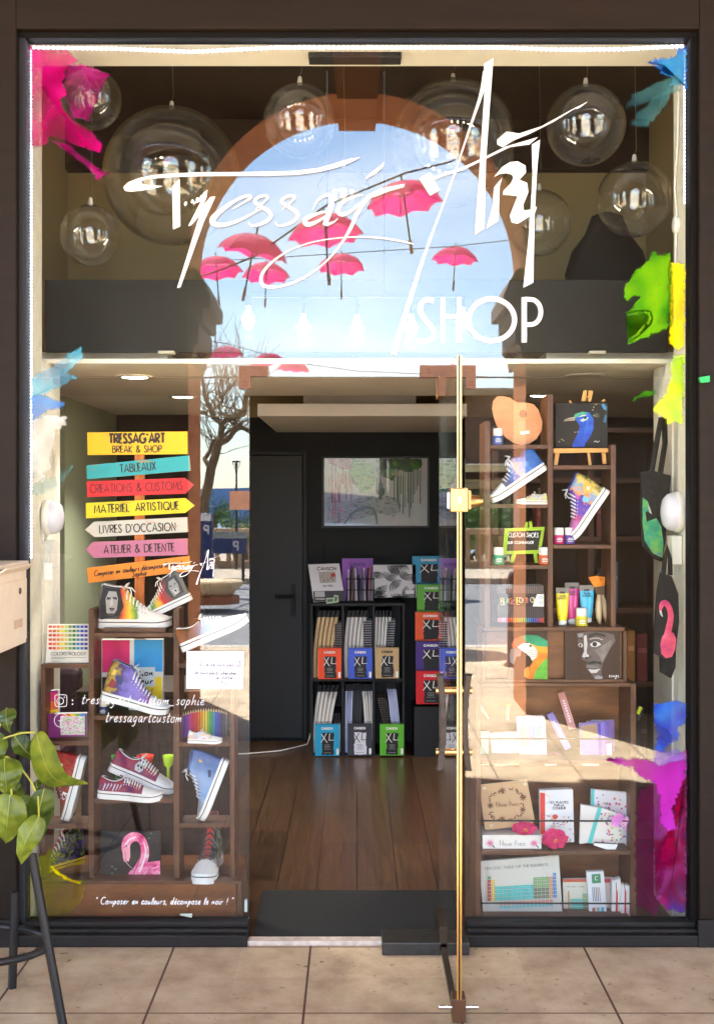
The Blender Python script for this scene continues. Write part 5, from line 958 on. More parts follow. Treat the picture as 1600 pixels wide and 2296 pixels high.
# ================================================================ back of the entrance
def Cc(pts): return tr(pts, 525.2, 1247.4, K)
def Cu(pts): return tr(pts, 525.2, 797.2, K)
YB = 3.10
t = thing('shelf_unit', 'black six-compartment shelf unit of drawing pads on the floor at the back', 'shelf unit', WP(800, 1698, YB)); o = t.location; BK = mat((26, 26, 27), .6, var=.06)
def cb(nm, x0, y0, x1, y1, ya=YB, yb=3.46):
    b = MB(o); b.rect(*Cc([(x0, y0)])[0], *Cc([(x1, y1)])[0], ya, yb, BK); b.build(nm, t, .001)
for x in (485, 685, 880, 1070): cb('upright', x, 318, x + 15, 1278)
for y in (300, 781, 1262): cb('shelf', 484, y, 1086, y + 16.5, YB - .003)
cb('back', 500, 319, 1070, 1262, 3.44, 3.459)
def bow(lab, grp, bx, by, tx, ty, w, colr, bowx=0, dot=False, top=True, n0=10):
    y = YB + .05; p = WP(*Cc([(bx, by)])[0], y); t = thing('leaning_pad', lab, 'drawing pad', p, grp); P = []
    for i in range(n0 + 1):
        u = i / n0; P.append((bx + (tx - bx) * u ** 1.7 + bowx * math.sin(math.pi * u), by + (ty - by) * u))
    def seg(nm, i0, i1, m, ww, y0, y1):
        b = MB(p); vs = []
        for i in range(i0, i1 + 1):
            for s in (0, 1):
                a = WP(*Cc([(P[i][0] + ww * (s - .5), P[i][1])])[0], y0); vs += [a, a + Vector((0, y1 - y0, 0))]
        n = i1 - i0; b.add(vs, [f for i in range(n) for f in ((4 * i, 4 * i + 2, 4 * i + 6, 4 * i + 4), (4 * i + 1, 4 * i + 5, 4 * i + 7, 4 * i + 3), (4 * i, 4 * i + 4, 4 * i + 5, 4 * i + 1), (4 * i + 2, 4 * i + 3, 4 * i + 7, 4 * i + 6))] + [(0, 1, 3, 2), (4 * n, 4 * n + 2, 4 * n + 3, 4 * n + 1)], m); return b.build(nm, t)
    seg('pages', 0, n0 - (1 if top else 0), col(colr), w, y, y + .24)
    if top: seg('binding', n0 - 1, n0, INK, w * .96, y + .001, y + .239)
    if dot:
        b = MB(p)
        for i in range(24):
            u = (i + .5) / 24; a = WP(*Cc([(bx + (tx - bx) * u ** 1.7, by + (ty - by) * u)])[0], y); b.box(a.x - .006, a.x + .006, y - .006, y - .001, a.z - .0035, a.z + .0035, INK)
        b.build('spiral', t)
KR, WH, BL = (212, 180, 130), (222, 220, 214), (186, 196, 232)
for i in range(5): bow('kraft-edged pad among five leaning in the upper left compartment', 'kraft pads', 514 + 25 * i, 778, 549 + 28 * i, 345, 21, KR, -6)
for i in range(3): bow('thin spiral pad right of the kraft-edged pads', 'thin spiral pads', 641 + 17 * i, 776, 645 + 16 * i, 430, 11, (196, 190, 180), 0, True, False)
for i in range(5): bow('thick white-edged pad bowing right in the upper middle compartment', 'white pads', 716 + 24 * i, 778, 735 + 26 * i, 345, 20, WH, -10)
for i in range(4): bow('thin spiral pad in the upper middle compartment', 'thin spiral pads', 826 + 14 * i, 776, 828 + 14 * i, 412, 10, (200, 200, 204), 0, True, False)
for i in range(5): bow('white-edged pad among five in the upper right compartment', 'white pads', 905 + 17 * i, 778, 909 + 22 * i, 345, 15, WH, -4)
for i in range(4): bow('thin spiral pad in the upper right compartment', 'thin spiral pads', 966 + 13 * i, 776, 981 + 13 * i, 415, 10, (200, 200, 204), 0, True, False)
for i in range(5): bow('white-edged pad among five leaning in the lower left compartment', 'white pads', 516 + 22 * i, 1258, 550 + 27 * i, 820, 20, WH, -8)
for i in range(3): bow('short black-topped pad low at the right of the lower left compartment', 'short pads', 646 + 13 * i, 1258, 640 + 14 * i, 1000, 11, (190, 200, 196), 0, False, True, 4)
for i in range(3): bow('bluish-edged pad at the left of the lower middle compartment', 'bluish pads', 712 + 14 * i, 1258, 714 + 18 * i, 815, 13, BL, 0)
for i in range(4): bow('black pad among the white ones in the lower middle compartment', 'black pads', 758 + 15 * i, 1258, 762 + 16 * i, 810, 13, (36, 34, 36), 0)
for i in range(4): bow('white-edged pad at the right of the lower middle compartment', 'white pads', 832 + 14 * i, 1258, 815 + 19 * i, 815, 14, WH, 8)
for i in range(4): bow('brown spiral pad slanting left in the lower right compartment', 'brown spiral pads', 972 + 14 * i, 1256, 915 + 15 * i, 905, 10, (120, 104, 84), 0, True, False)
for i in range(4): bow('pale blue spiral pad slanting in the lower right compartment', 'pale blue pads', 1012 + 15 * i, 1256, 972 + 15 * i, 800, 12, BL, 0)
FP = [(533, 577, 682, 782, (240, 78, 30), 'orange-red spiral pad, front of the upper left compartment'), (727, 577, 878, 780, (58, 92, 214), 'blue spiral pad, front of the upper middle compartment'), (899, 574, 1048, 778, (196, 164, 116), 'kraft brown spiral pad, front of the upper right compartment'),
      (515, 1062, 670, 1272, (30, 166, 212), 'light blue spiral pad, front of the lower left compartment'), (723, 1060, 877, 1270, (40, 38, 48), 'black spiral pad with a white block, front of the lower middle compartment'), (927, 1062, 1080, 1270, (96, 186, 40), 'green spiral pad, front of the lower right compartment')]
for i, (x0, y0, x1, y1, c, lab) in enumerate(FP):
    a, b2 = Cc([(x0, y0), (x1, y1)]); pad(lab, a[0], a[1], b2[0], b2[1], YB - .045, c, ink=(INK if i == 2 else WHITE), block=(col((226, 226, 234)) if i == 4 else None), seed=i)
    if i == 2: pass
t = thing('display_stand', 'narrow black stepped stand holding a tower of pads', 'display stand', WP(956, 1702, YB - .02)); o = t.location
TW = [(1133, -8, 1345, 178, (20, 158, 204), 'cyan spiral pad at the top of the tower'), (1163, 172, 1347, 352, (96, 184, 40), 'green spiral pad second in the tower'), (1152, 348, 1347, 538, (244, 88, 30), 'orange spiral pad in the middle of the tower'), (1155, 536, 1347, 727, (66, 36, 128), 'purple spiral pad fourth in the tower'), (1157, 724, 1347, 942, (214, 20, 34), 'red spiral pad lowest in the tower, beside the door handle')]
b = MB(o); b.rect(*Cc([(1145, 965)])[0], *Cc([(1340, 1292)])[0], YB - .03, 3.4, BK); b.build('base', t, .002); b = MB(o); b.rect(*Cc([(1170, 30)])[0], *Cc([(1335, 964)])[0], 3.26, 3.4, BK); b.build('back', t)
for i, (x0, y0, x1, y1, c, lab) in enumerate(TW):
    yy = 3.20 - .025 * i; a, b2 = Cc([(x0, y0), (x1, y1)]); pad(lab, a[0], a[1], b2[0], b2[1], yy, c, seed=20 + i, small=i == 4); b = MB(o); b.rect(a[0] + 2, b2[1] - 3, b2[0] - 2, b2[1], yy + .021, 3.26, BK); b.build('ledge', t)
# on top of the unit
def wallpad(b, y):
    p = Cc([(590, 88)])[0]; b.text('CANSON', p[0], p[1], 6.5, 1.5, y, INK, width=122 * K, align='c'); b.poly(Cc([(538, 100), (642, 96), (650, 165), (545, 170)]), y, ramp_mat([(.3, (40, 36, 34)), (.5, (200, 196, 190)), (.7, (120, 90, 80))], 60, .6)); b.poly(Cc([(612, 112), (640, 106), (646, 126), (622, 134)]), y, col((196, 40, 36)))
    p = Cc([(598, 192)])[0]; b.text('the WALL', p[0], p[1], 4, .9, y, INK, width=64 * K, align='c'); b.poly(Cc([(502, 222), (700, 218), (706, 284), (506, 290)]), y, col((40, 40, 42))); b.poly(Cc([(512, 224), (574, 223), (578, 258), (514, 260)]), y, col((190, 190, 194))); p = Cc([(548, 276)])[0]; b.text('CANSON', p[0], p[1], 3, .8, y, WHITE, width=60 * K, align='c')
book('white drawing pad with a sketch and black foot, leaning on top of the unit', Cc([(470, 52), (668, 46), (706, 284), (506, 292)]), YB + .02, .02, (232, 232, 236), wallpad, 'drawing_pad', 'drawing pad')
def pur(b, y): p = Cc([(786, 60)])[0]; b.text('CANSON', p[0], p[1], 6, 1.4, y, col((60, 20, 90)), width=100 * K, align='c')
book('purple pad standing behind the pen basket', Cc([(686, 14), (884, 14), (884, 296), (690, 296)]), 3.3, .02, (158, 84, 196), pur, 'drawing_pad', 'drawing pad')
def swirl(b, y):
    r = random.Random(5)
    for i in range(15):
        cx, cy, a0 = 900 + r.uniform(0, 240), 62 + r.uniform(0, 190), r.uniform(0, 6.28)
        for j in range(5):
            P = []
            for q in range(7):
                a = a0 + q * .38 * (1 if i % 2 else -1); rr = 14 + j * 9; x = cx + rr * 1.2 * math.cos(a); yy = cy + rr * math.sin(a); P.append((min(1150, max(890, x)), min(258, max(60, yy)), 2.2 * (1 - abs(q - 3) / 4) + .5))
            b.stroke(Cc([(x, yy) for x, yy, w in P]) and [(X[0], X[1], P[n][2]) for n, X in enumerate(Cc([(x, yy) for x, yy, w in P]))], y, INK, 1)
    b.poly(Cc([(1090, 215), (1145, 215), (1145, 240), (1090, 240)]), y, PAPER)
book('black and white board drawn all over with curling leaf shapes', Cc([(884, 55), (1155, 55), (1160, 262), (888, 262)]), YB + .1, .03, (226, 226, 226), swirl, 'printed_board', 'board')
t = thing('pen_basket', 'black wire basket holding pens and pencils upright', 'basket', WP(807, 1350, YB + .05)); o = t.location
for k_, (y0, r_) in enumerate(((145, .0035), (215, .003), (286, .004))):
    b = MB(o); c0, c1 = WP(*Cc([(716, y0)])[0], YB + .04), WP(*Cc([(890, y0)])[0], YB + .04); P = [c0, c1, c1 + Vector((0, .16, 0)), c0 + Vector((0, .16, 0)), c0]; b.tube(P, r_, IRON, 5, False); b.build('wire', t)
for x in (716, 758, 803, 848, 890):
    b = MB(o); b.tube([WP(*Cc([(x, 290)])[0], YB + .04), WP(*Cc([(x, 145)])[0], YB + .04)], .0025, IRON, 5); b.build('wire', t)
r = random.Random(9)
for i in range(15):
    x = 728 + 10.5 * i; tx = x + r.uniform(-14, 14); c = [(226, 226, 230), (40, 40, 44), (190, 120, 120), (100, 130, 150), (150, 150, 156)][i % 5]; b = solo('pen', 'slim pen or pencil standing in the wire basket', 'pen', WP(*Cc([(x, 282)])[0], YB + .1), 'pens in the basket'); b.tube([WP(*Cc([(x, 282)])[0], YB + .1), WP(*Cc([(tx, 62 + r.uniform(0, 60))])[0], YB + .1 + r.uniform(-.03, .04))], .006, col(c), 6); b.done()
for pts, lab in (([(585, 266), (634, 264), (636, 298), (586, 302)], 'small pale green price card flat before the white pad'), ([(636, 246), (662, 250), (664, 292), (630, 298)], 'small pale green price card turned sideways before the white pad')):
    b = solo('price_card', lab, 'card', WP(*Cc([pts[2]])[0], YB)); b.slab(Cc(pts), YB - .004, .003, col((196, 214, 186))); b.poly(Cc([(pts[0][0] + 6, pts[0][1] + 8), (pts[1][0] - 6, pts[1][1] + 8), (pts[2][0] - 8, pts[2][1] - 10), (pts[3][0] + 6, pts[3][1] - 10)]), YB - .004, col((70, 110, 80))); b.done()
# framed drip painting
t = thing('framed_picture', 'wide black framed picture of pink and green paint drips behind glass', 'picture', WP(842, 1183, 3.53)); o = t.location; a0, a1 = Cu([(556, 640)])[0], Cu([(1246, 1100)])[0]; GB = mat((16, 16, 17), .5, var=0)
for q in ((a0[0], a0[1], a1[0], a0[1] + 5), (a0[0], a1[1] - 5, a1[0], a1[1]), (a0[0], a0[1] + 5.01, a0[0] + 5.5, a1[1] - 5.01), (a1[0] - 5.5, a0[1] + 5.01, a1[0], a1[1] - 5.01)): b = MB(o); b.rect(*q, 3.515, 3.549, GB); b.build('frame', t, .002)
b = MB(o); yy = 3.54; b.rect(a0[0] + 5, a0[1] + 4, a1[0] - 5, a1[1] - 4, yy, 3.546, ramp_mat([(.3, (190, 186, 196)), (.6, (210, 206, 216)), (.8, (196, 200, 202))], 3, .6))
r = random.Random(12); b.poly(Cu(jag([(590, 655), (740, 655), (735, 720), (690, 735), (650, 700), (600, 690)], 12, 5, 3)), yy, ramp_mat([(.3, (170, 60, 130)), (.6, (214, 140, 186)), (.8, (190, 40, 90))], 14, .6))
b.poly(Cu(jag([(760, 660), (880, 690), (900, 790), (870, 880), (800, 870), (740, 790), (735, 720)], 12, 8, 4)), yy, ramp_mat([(.35, (40, 90, 40)), (.5, (140, 190, 110)), (.65, (30, 60, 40))], 16, .6, (1, 1, 2)))
b.poly(Cu(jag([(920, 656), (1190, 656), (1195, 720), (1120, 745), (1040, 730), (1010, 800), (930, 760)], 12, 6, 6)), yy, ramp_mat([(.35, (36, 46, 70)), (.5, (40, 100, 40)), (.65, (110, 160, 50))], 10, .6))
b.poly(Cu(jag([(590, 900), (700, 930), (860, 890), (1010, 900), (1060, 960), (1030, 1030), (900, 1010), (780, 1050), (640, 1070), (592, 1040)], 12, 9, 8)), yy, ramp_mat([(.35, (110, 112, 122)), (.5, (190, 186, 192)), (.65, (140, 120, 130))], 22, .6, (1, 1, 2)))
b.poly(Cu(jag([(905, 655), (925, 655), (935, 780), (960, 880), (930, 930), (905, 860)], 10, 4, 9)), yy, ramp_mat([(.4, (60, 70, 84)), (.6, (120, 130, 140))], 20, .6))
for i in range(17): x = 605 + i * 9 + r.uniform(-4, 4); y0 = 680 + r.uniform(0, 150); b.stroke([(*p, 1.9) for p in Cu([(x, y0), (x + r.uniform(-3, 3), y0 + r.uniform(60, 260))])], yy, col(r.choice([(170, 20, 50), (130, 10, 40), (190, 60, 90)])), 0)
for i in range(15): x = 1020 + i * 11.5 + r.uniform(-4, 4); y0 = 730; b.stroke([(*p, 1.8) for p in Cu([(x, y0), (x, y0 + r.uniform(90, 330))])], yy, col(r.choice([(20, 50, 20), (40, 80, 30), (16, 36, 30)])), 0)
for cx, cy, w in ((625, 800, 5), (680, 790, 6), (725, 710, 9), (620, 995, 3), (680, 985, 4)): b.stroke([(*p, w) for p in Cu([(cx - 8, cy), (cx + 8, cy + 3)])], yy, col((200, 50, 70)))
b.stroke([(*p, w) for p, w in zip(Cu([(700, 1075), (760, 990), (860, 960), (900, 1000), (910, 1075)]), (3, 6, 7, 6, 4))], yy, col((120, 124, 128))); b.build('print', t)
b = MB(o); b.rect(a0[0] + 5.2, a0[1] + 4.8, a1[0] - 5.2, a1[1] - 4.8, 3.525, 3.528, glass_mat('picture_glass', .012)); b.build('glass', t)
# ================================================================ right window
def Ra(p): return tr(p, 1037.3, 797.2, K)
def Rb(p): return tr(p, 1037.3, 1247.4, K)
def Rc(p): return tr(p, 1037.3, 1547.5, K)
YR = .16
t = thing('display_shelf', 'brown wooden stepped display rack with two columns behind the right pane', 'shelf', WP(1230, 1405, YR)); o = t.location
def w2(nm, x0, y0, x1, y1, ya=YR, yb=.34, m=None):
    b = MB(o); b.rect(x0, y0, x1, y1, ya, yb, m or WOOD); b.build(nm, t, .0015)
for x0, x1, y0 in ((1085, 1098, 945), (1227, 1239, 884), (1368, 1380, 997)): w2('upright', x0, y0, x1, 1406)
for x0, x1, y in ((1098, 1227, 997), (1098, 1227, 1130), (1098, 1227, 1267), (1239, 1368, 1043), (1239, 1368, 1221)): w2('shelf', x0 + .3, y, x1 - .3, y + 9.5, YR + .003, .335, WOODH)
t = thing('display_box', 'brown wooden box with two canvases on its front, between rack and lower shelf', 'box', WP(1244, 1531, YR)); o = t.location
w2('top', 1083, 1406.5, 1400, 1415, .14, .36, WOODH); w2('front', 1088, 1415.3, 1396, 1528, .175, .34, PANELW); w2('side_panel', 1396.2, 1415.3, 1404, 1530, .15, .34); w2('side_panel', 1080, 1415.3, 1087.8, 1530, .15, .34); w2('bottom', 1088, 1523, 1396, 1530.5, .145, .174, WOODH)
t = thing('low_shelf', 'wide brown wooden shelf with three tiers of books behind the right pane', 'shelf', WP(1250, 2066, .1)); o = t.location
w2('back', 1078, 1540, 1412, 2064, .33, .35, PANELW); w2('side_panel', 1412.5, 1532, 1425, 2066, .13, .352); w2('side_panel', 1066, 1532, 1077.5, 2066, .13, .352); w2('top', 1078, 1531.5, 1412, 1540, .13, .352, WOODH)
for y in (1704, 1908, 2058): w2('shelf', 1078, y, 1412, y + 9, .10, .329, WOODH)
for y in (1656, 1840, 2025):
    b = MB(o); b.tube([WP(1074, y, .09), WP(1414, y + 1, .09)], .0035, IRON, 8); b.build('rail', t)
# ---- palette, jars, easel
t = thing('palette', 'smooth wooden painter palette standing on the rack top shelf', 'palette', WP(1160, 997, .2)); o = t.location
pal = [(215, 262), (255, 258), (300, 268), (345, 300), (400, 300), (450, 310), (480, 345), (505, 420), (500, 480), (470, 530), (425, 560), (370, 570), (320, 556), (270, 520), (225, 470), (198, 400), (185, 340), (192, 290)]
b = MB(o); b.slab(Ra(pal), .22, .008, ramp_mat([(.3, (206, 134, 84)), (.6, (222, 152, 102)), (.8, (230, 164, 116))], 4, .4, (1, 1, 4)), mat((180, 120, 76), .5)); b.build('board', t, .002)
b = MB(o); b.poly(Ra(arc(382, 372, 24, 26, 0, 350, 18)), .22, mat((150, 100, 66), .6)); b.build('thumb_hole', t); b = MB(o); b.poly(Ra([(345, 424), (392, 416), (424, 492), (370, 506)]), .22, col((206, 150, 110))); b.poly(Ra([(362, 486), (420, 478), (425, 496), (368, 505)]), .22, PAPER); b.build('price_sticker', t)
for lab, x, yb, h, c in (('blue paint jar beside the palette', 1115, 997, 36, (30, 84, 186)), ('magenta paint jar, left of the pair under the big high top', 1252, 1219, 36, (206, 24, 110)), ('violet paint jar, right of the pair under the big high top', 1276, 1219, 36, (84, 50, 160)), ('green paint jar left of the small chalkboard', 1117, 1265, 38, (40, 170, 120)), ('orange paint jar right of the small chalkboard', 1218.5, 1265, 38, (214, 90, 40)), ('yellow paint jar before the paint tubes', 1302.5, 1403, 40, (240, 216, 30))): jar(lab, x, yb, h, .18, c)
ES = mat((224, 164, 90), .5, var=.12, scale=20)
t = thing('table_easel', 'small light wood easel carrying the peacock canvas', 'easel', WP(1302, 1043, .2)); o = t.location
for P, th in (([(755, 290), (768, 222), (790, 222), (782, 290)], .01), ([(796, 290), (800, 222), (828, 226), (814, 295)], .01), ([(778, 258), (806, 258), (806, 268), (778, 268)], .008)): b = MB(o); b.slab(Ra(P), .245, th, ES); b.build('mast', t, .001)
b = MB(o); b.slab(Ra([(575, 592), (925, 590), (925, 616), (578, 622)]), .185, .03, ES); b.build('ledge', t, .001)
for P in ([(590, 622), (615, 622), (602, 700), (578, 700)], [(885, 617), (908, 617), (914, 692), (892, 692)], [(792, 620), (806, 620), (820, 700), (802, 700)]): b = MB(o); b.slab(Ra(P), .20, .012, ES); b.build('leg', t, .001)
for P in ([(672, 300), (680, 284), (702, 302)], [(880, 294), (900, 276), (908, 292)]): b = MB(o); b.slab(Ra(P), .24, .01, ES); b.build('clip', t)
def peacock(b, y):
    blu = ramp_mat([(.3, (20, 36, 130)), (.5, (30, 80, 200)), (.68, (50, 130, 226))], 14, .6, (1, 1, .6)); tl = col((60, 140, 160))
    b.poly(Ra([(692, 583), (706, 540), (732, 496), (744, 450), (730, 425), (716, 408), (700, 398), (716, 374), (760, 358), (805, 364), (832, 405), (830, 470), (808, 520), (782, 556), (772, 583)]), y, blu)
    b.poly(Ra([(700, 398), (715, 372), (760, 358), (800, 366), (770, 372), (730, 386), (712, 404)]), y, col((70, 170, 130))); b.poly(Ra([(742, 412), (775, 396), (800, 392), (792, 408), (760, 424)]), y, col((190, 210, 200))); b.poly(Ra([(768, 396), (788, 388), (786, 402), (772, 406)]), y, INK); b.poly(Ra([(726, 392), (770, 376), (792, 380), (750, 390)]), y, col((210, 226, 160)))
    b.poly(Ra([(712, 392), (680, 396), (648, 408), (640, 420), (668, 416), (712, 414)]), y, col((190, 176, 160))); b.stroke([(*p, 1.2) for p in Ra([(645, 414), (680, 406), (716, 404)])], y, INK)
    for dx, dy in ((30, -16), (40, -6), (44, 6), (36, 14)): b.stroke([(*p, .7) for p in Ra([(826, 384), (826 + dx, 380 + dy)])], y, col((150, 150, 130)))
    b.poly(Ra([(878, 312), (896, 306), (914, 330), (912, 352), (894, 342)]), y, col((70, 140, 190))); b.poly(Ra([(890, 424), (904, 376), (914, 380), (908, 428)]), y, col((40, 110, 150)))
    for x, yy in ((832, 328), (846, 310), (826, 346), (712, 488), (728, 486), (612, 548), (628, 534), (640, 540)): b.stroke([(*p, 2.6) for p in Ra([(x - 4, yy), (x + 4, yy + 2)])], y, col((170, 150, 120)))
    b.stroke([(*p, .9) for p in Ra([(832, 552), (846, 542), (852, 556), (868, 544)])], y, WHITE)
canvas('black canvas of a blue peacock head standing on the small easel', *Ra([(588, 304)])[0], *Ra([(922, 588)])[0], .21, mat((34, 30, 28), .7), peacock)
# ---- shoes
shoe('blue low sneaker hung toe down to the left above the small pink one', (1226, 1052), (1104, 1133), .19, 1, False, artx([(0, (40, 90, 170)), (.05, (60, 110, 190)), (.075, (110, 160, 220)), (.1, (214, 190, 180)), (.12, (70, 120, 200)), (.15, (40, 60, 130)), (.18, (50, 56, 110)), (.2, (34, 40, 92))], 60, .08), collar=mat((60, 96, 170), .6), laces=6, tall=1.7)
shoe('small pink childs sneaker with a colourful painted side', (1226, 1131), (1156, 1131), .17, 1, False, art([(236, 150, 176), (90, 180, 220), (240, 214, 80), (120, 200, 140), (240, 190, 206)], 40, .3), laces=4, tall=1.15, sole=mat((236, 226, 222), .5))
shoe('big multicoloured high top standing on its toe over two paint jars', (1365, 1102), (1284, 1218), .19, 1, True, artx([(0, (80, 90, 60)), (.03, (236, 200, 90)), (.05, (90, 170, 220)), (.075, (240, 160, 60)), (.09, (70, 50, 170)), (.13, (120, 80, 180)), (.16, (190, 70, 120)), (.2, (170, 120, 190))], 60, .10), collar=mat((70, 70, 180), .6), extra=[([(.08, .28), (.2, .24), (.26, .34), (.16, .42), (.09, .4)], col((250, 180, 60))), ([(.12, .3), (.18, .28), (.2, .34), (.14, .36)], col((244, 210, 180))), ([(.28, .22), (.36, .2), (.38, .28), (.3, .32)], col((120, 190, 230))), ([(.34, .36), (.4, .33), (.4, .4), (.35, .42)], col((200, 90, 190)))], cap=mat((190, 110, 170), .5))
# ---- small chalkboard easel
LIME = mat((160, 196, 18), .5, var=.05)
t = thing('chalkboard_easel', 'small lime green easel chalkboard offering custom shoes', 'chalkboard', WP(1172, 1266, .2)); o = t.location
OUT = [(266, 1102), (522, 1092), (494, 1262), (252, 1268)]; INN = [(290, 1122), (500, 1114), (478, 1240), (278, 1246)]
for i in range(4): j = (i + 1) % 4; b = MB(o); b.slab(Ra([OUT[i], OUT[j], INN[j], INN[i]]), .195, .012, LIME); b.build('frame', t)
b = MB(o); b.slab(Ra(INN), .199, .006, mat((44, 38, 34), .8)); b.build('slate', t)
for P in ([(312, 1268), (340, 1266), (322, 1320), (298, 1320)], [(450, 1262), (470, 1262), (478, 1322), (456, 1322)], [(392, 1098), (402, 1062), (412, 1062), (412, 1098)], [(424, 1098), (420, 1058), (438, 1058), (444, 1096)]): b = MB(o); b.slab(Ra(P), .205, .01, LIME); b.build('leg', t)
b = MB(o)
for s, x, y, h, w in (('CUSTOM SHOES', 384, 1158, 28, 190), ('SUR COMMANDE', 366, 1200, 16, 168)): p = Ra([(x, y)])[0]; b.text(s, p[0], p[1], h * K, 1.2, .199, PAPER, width=w * K, align='c', jit=.06, slant=.08)
b.build('writing', t)
# ---- pencil case, tubes, brushes
def pens(b, y):
    r = random.Random(2)
    for i in range(22):
        x = 222 + i * 13.4; c = [(240, 140, 180), (250, 190, 210), (236, 60, 60), (240, 110, 30), (250, 160, 40), (150, 190, 60), (80, 160, 90), (60, 140, 190), (70, 90, 180), (130, 70, 160), (226, 80, 50), (110, 60, 110)][(i // 2) % 12]
        b.poly(Rb([(x, 190), (x + 5, 182), (x + 9, 190), (x + 9, 236), (x, 236)]), y, col((110, 96, 92))); b.poly(Rb(R4(x, 318, x + 9, 392)), y, col((70, 60, 60))); b.poly(Rb(R4(x, 392, x + 9, 420)), y, col(c))
    s = 'BLACK EDITION'; x = 240; cs = [(240, 220, 90), (210, 200, 190), (120, 190, 120), (236, 150, 50), (220, 120, 170), (210, 206, 200)]
    for i, ch in enumerate(s): p = Rb([(x, 304 - (i > 6) * 8 + r.uniform(-5, 5))])[0]; b.text(ch, p[0], p[1], 15 if i in (0, 6) else 11, 1.5, y, col(cs[i % 6])); x += 17
    b.poly(Rb([(470, 240), (514, 240), (514, 320), (442, 318)]), y, PAPER)
    for cy in (268, 300): b.stroke([(*p, .9) for p in Rb(arc(494, cy - 6, 9, 8, 0, 340, 10))], y, col((90, 130, 110)), 0)
book('black tin of coloured pencils with playful lettering on the rack', Rb([(214, 182), (500, 178), (522, 424), (226, 426)]), .2, .012, (40, 34, 34), pens, 'pencil_tin', 'pencil tin')
def tube(lab, x, yt, yb, w, c, y):
    px, py = Rb([(x, yb)])[0]; k = (y + D) / F; W_ = w * K * k; H = (yb - yt) * K * k; p = WP(px, py, y); t = thing('paint_tube', lab, 'paint tube', p, 'paint tubes standing on their caps'); b = MB(p); n = 14; vs = []
    lv = [(.13, .62, .5), (.16, .72, .55), (.35, .84, .5), (.6, .93, .36), (.85, 1.0, .12), (.9, 1.0, .05), (1.0, 1.0, .04)]
    for (u, a, d) in lv: vs += [(p.x + W_ / 2 * a * math.cos(6.28318 * j / n), y + W_ / 2 * d * math.sin(6.28318 * j / n), p.z + H * u) for j in range(n)]
    m0 = mat(c, .3, var=.03, coat=.3); b.add(vs, [(i * n + j, i * n + (j + 1) % n, (i + 1) * n + (j + 1) % n, (i + 1) * n + j) for i in range(4) for j in range(n)], m0, True); b.add(vs, [(i * n + j, i * n + (j + 1) % n, (i + 1) * n + (j + 1) % n, (i + 1) * n + j) for i in range(4, 6) for j in range(n)] + [list(range(6 * n, 7 * n))], mat((130, 122, 116), .4)); b.build('body', t)
    b = MB(p); b.lathe(p, [(W_ * .28, 0), (W_ * .33, .002), (W_ * .33, H * .125), (0, H * .126)], WHITE, 16); b.build('cap', t)
    b = MB(p); q = Rb([(x, yt + (yb - yt) * .24)])[0]; yy = y - W_ * .5 * .36; dk = tuple(int(v * .35) for v in c); b.poly(Rb(R4(x - 16, yt + 24, x + 16, yt + 38)), y - W_ * .06, col((60, 56, 60))); b.text('Studio', q[0], q[1], 5, .8, yy, col(dk), width=44 * K, align='c', slant=.2); b.text('ACRYLICS', q[0], q[1] + 6, 4, .8, yy, col(dk), width=60 * K, align='c'); b.poly(Rb(R4(x - 22, yb - 56, x + 22, yb - 52)), yy, col(dk)); b.build('lettering', t)
tube('yellow acrylic paint tube on its white cap', 633, 200, 437, 84, (250, 226, 20), .2); tube('magenta acrylic paint tube behind the yellow jar', 694, 168, 430, 92, (228, 60, 150), .24); tube('sky blue acrylic paint tube beside the brushes', 788, 184, 420, 92, (60, 184, 226), .22)
def brush(lab, pts, tip, y):
    px, py = Rb([pts[-1]])[0]; t = thing('paint_brush', lab, 'brush', WP(px, py, y), 'flat wide paint brushes'); o = t.location; P = [WP(*Rb([q])[0], y) for q in pts]; b = MB(o); b.tube(P, [.006, .012, .014, .012, .006, .002], mat((214, 190, 150), .4, var=.08), 10); b.build('handle', t)
    b = MB(o); a, c = tip[2], tip[3]; b.slab(Rb([tip[0], tip[1], a, c]), y - .006, .012, mat((244, 140, 14), .6, var=.15, scale=90)); b.build('bristles', t); b = MB(o); d = pts[0]; b.slab(Rb([c, a, (d[0] + 18, d[1] + 4), (d[0] - 18, d[1] + 4)]), y - .007, .014, mat((90, 74, 60), .3, .8)); b.build('ferrule', t)
brush('wide orange bristle brush standing upright, the left one', [(866, 240), (864, 290), (864, 340), (866, 390), (872, 425), (874, 434)], [(800, 135), (856, 124), (886, 190), (836, 196)], .22); brush('wide orange bristle brush crossing behind, handle to the right', [(884, 240), (892, 290), (902, 340), (912, 390), (918, 425), (920, 432)], [(854, 126), (906, 132), (902, 188), (870, 192)], .25)
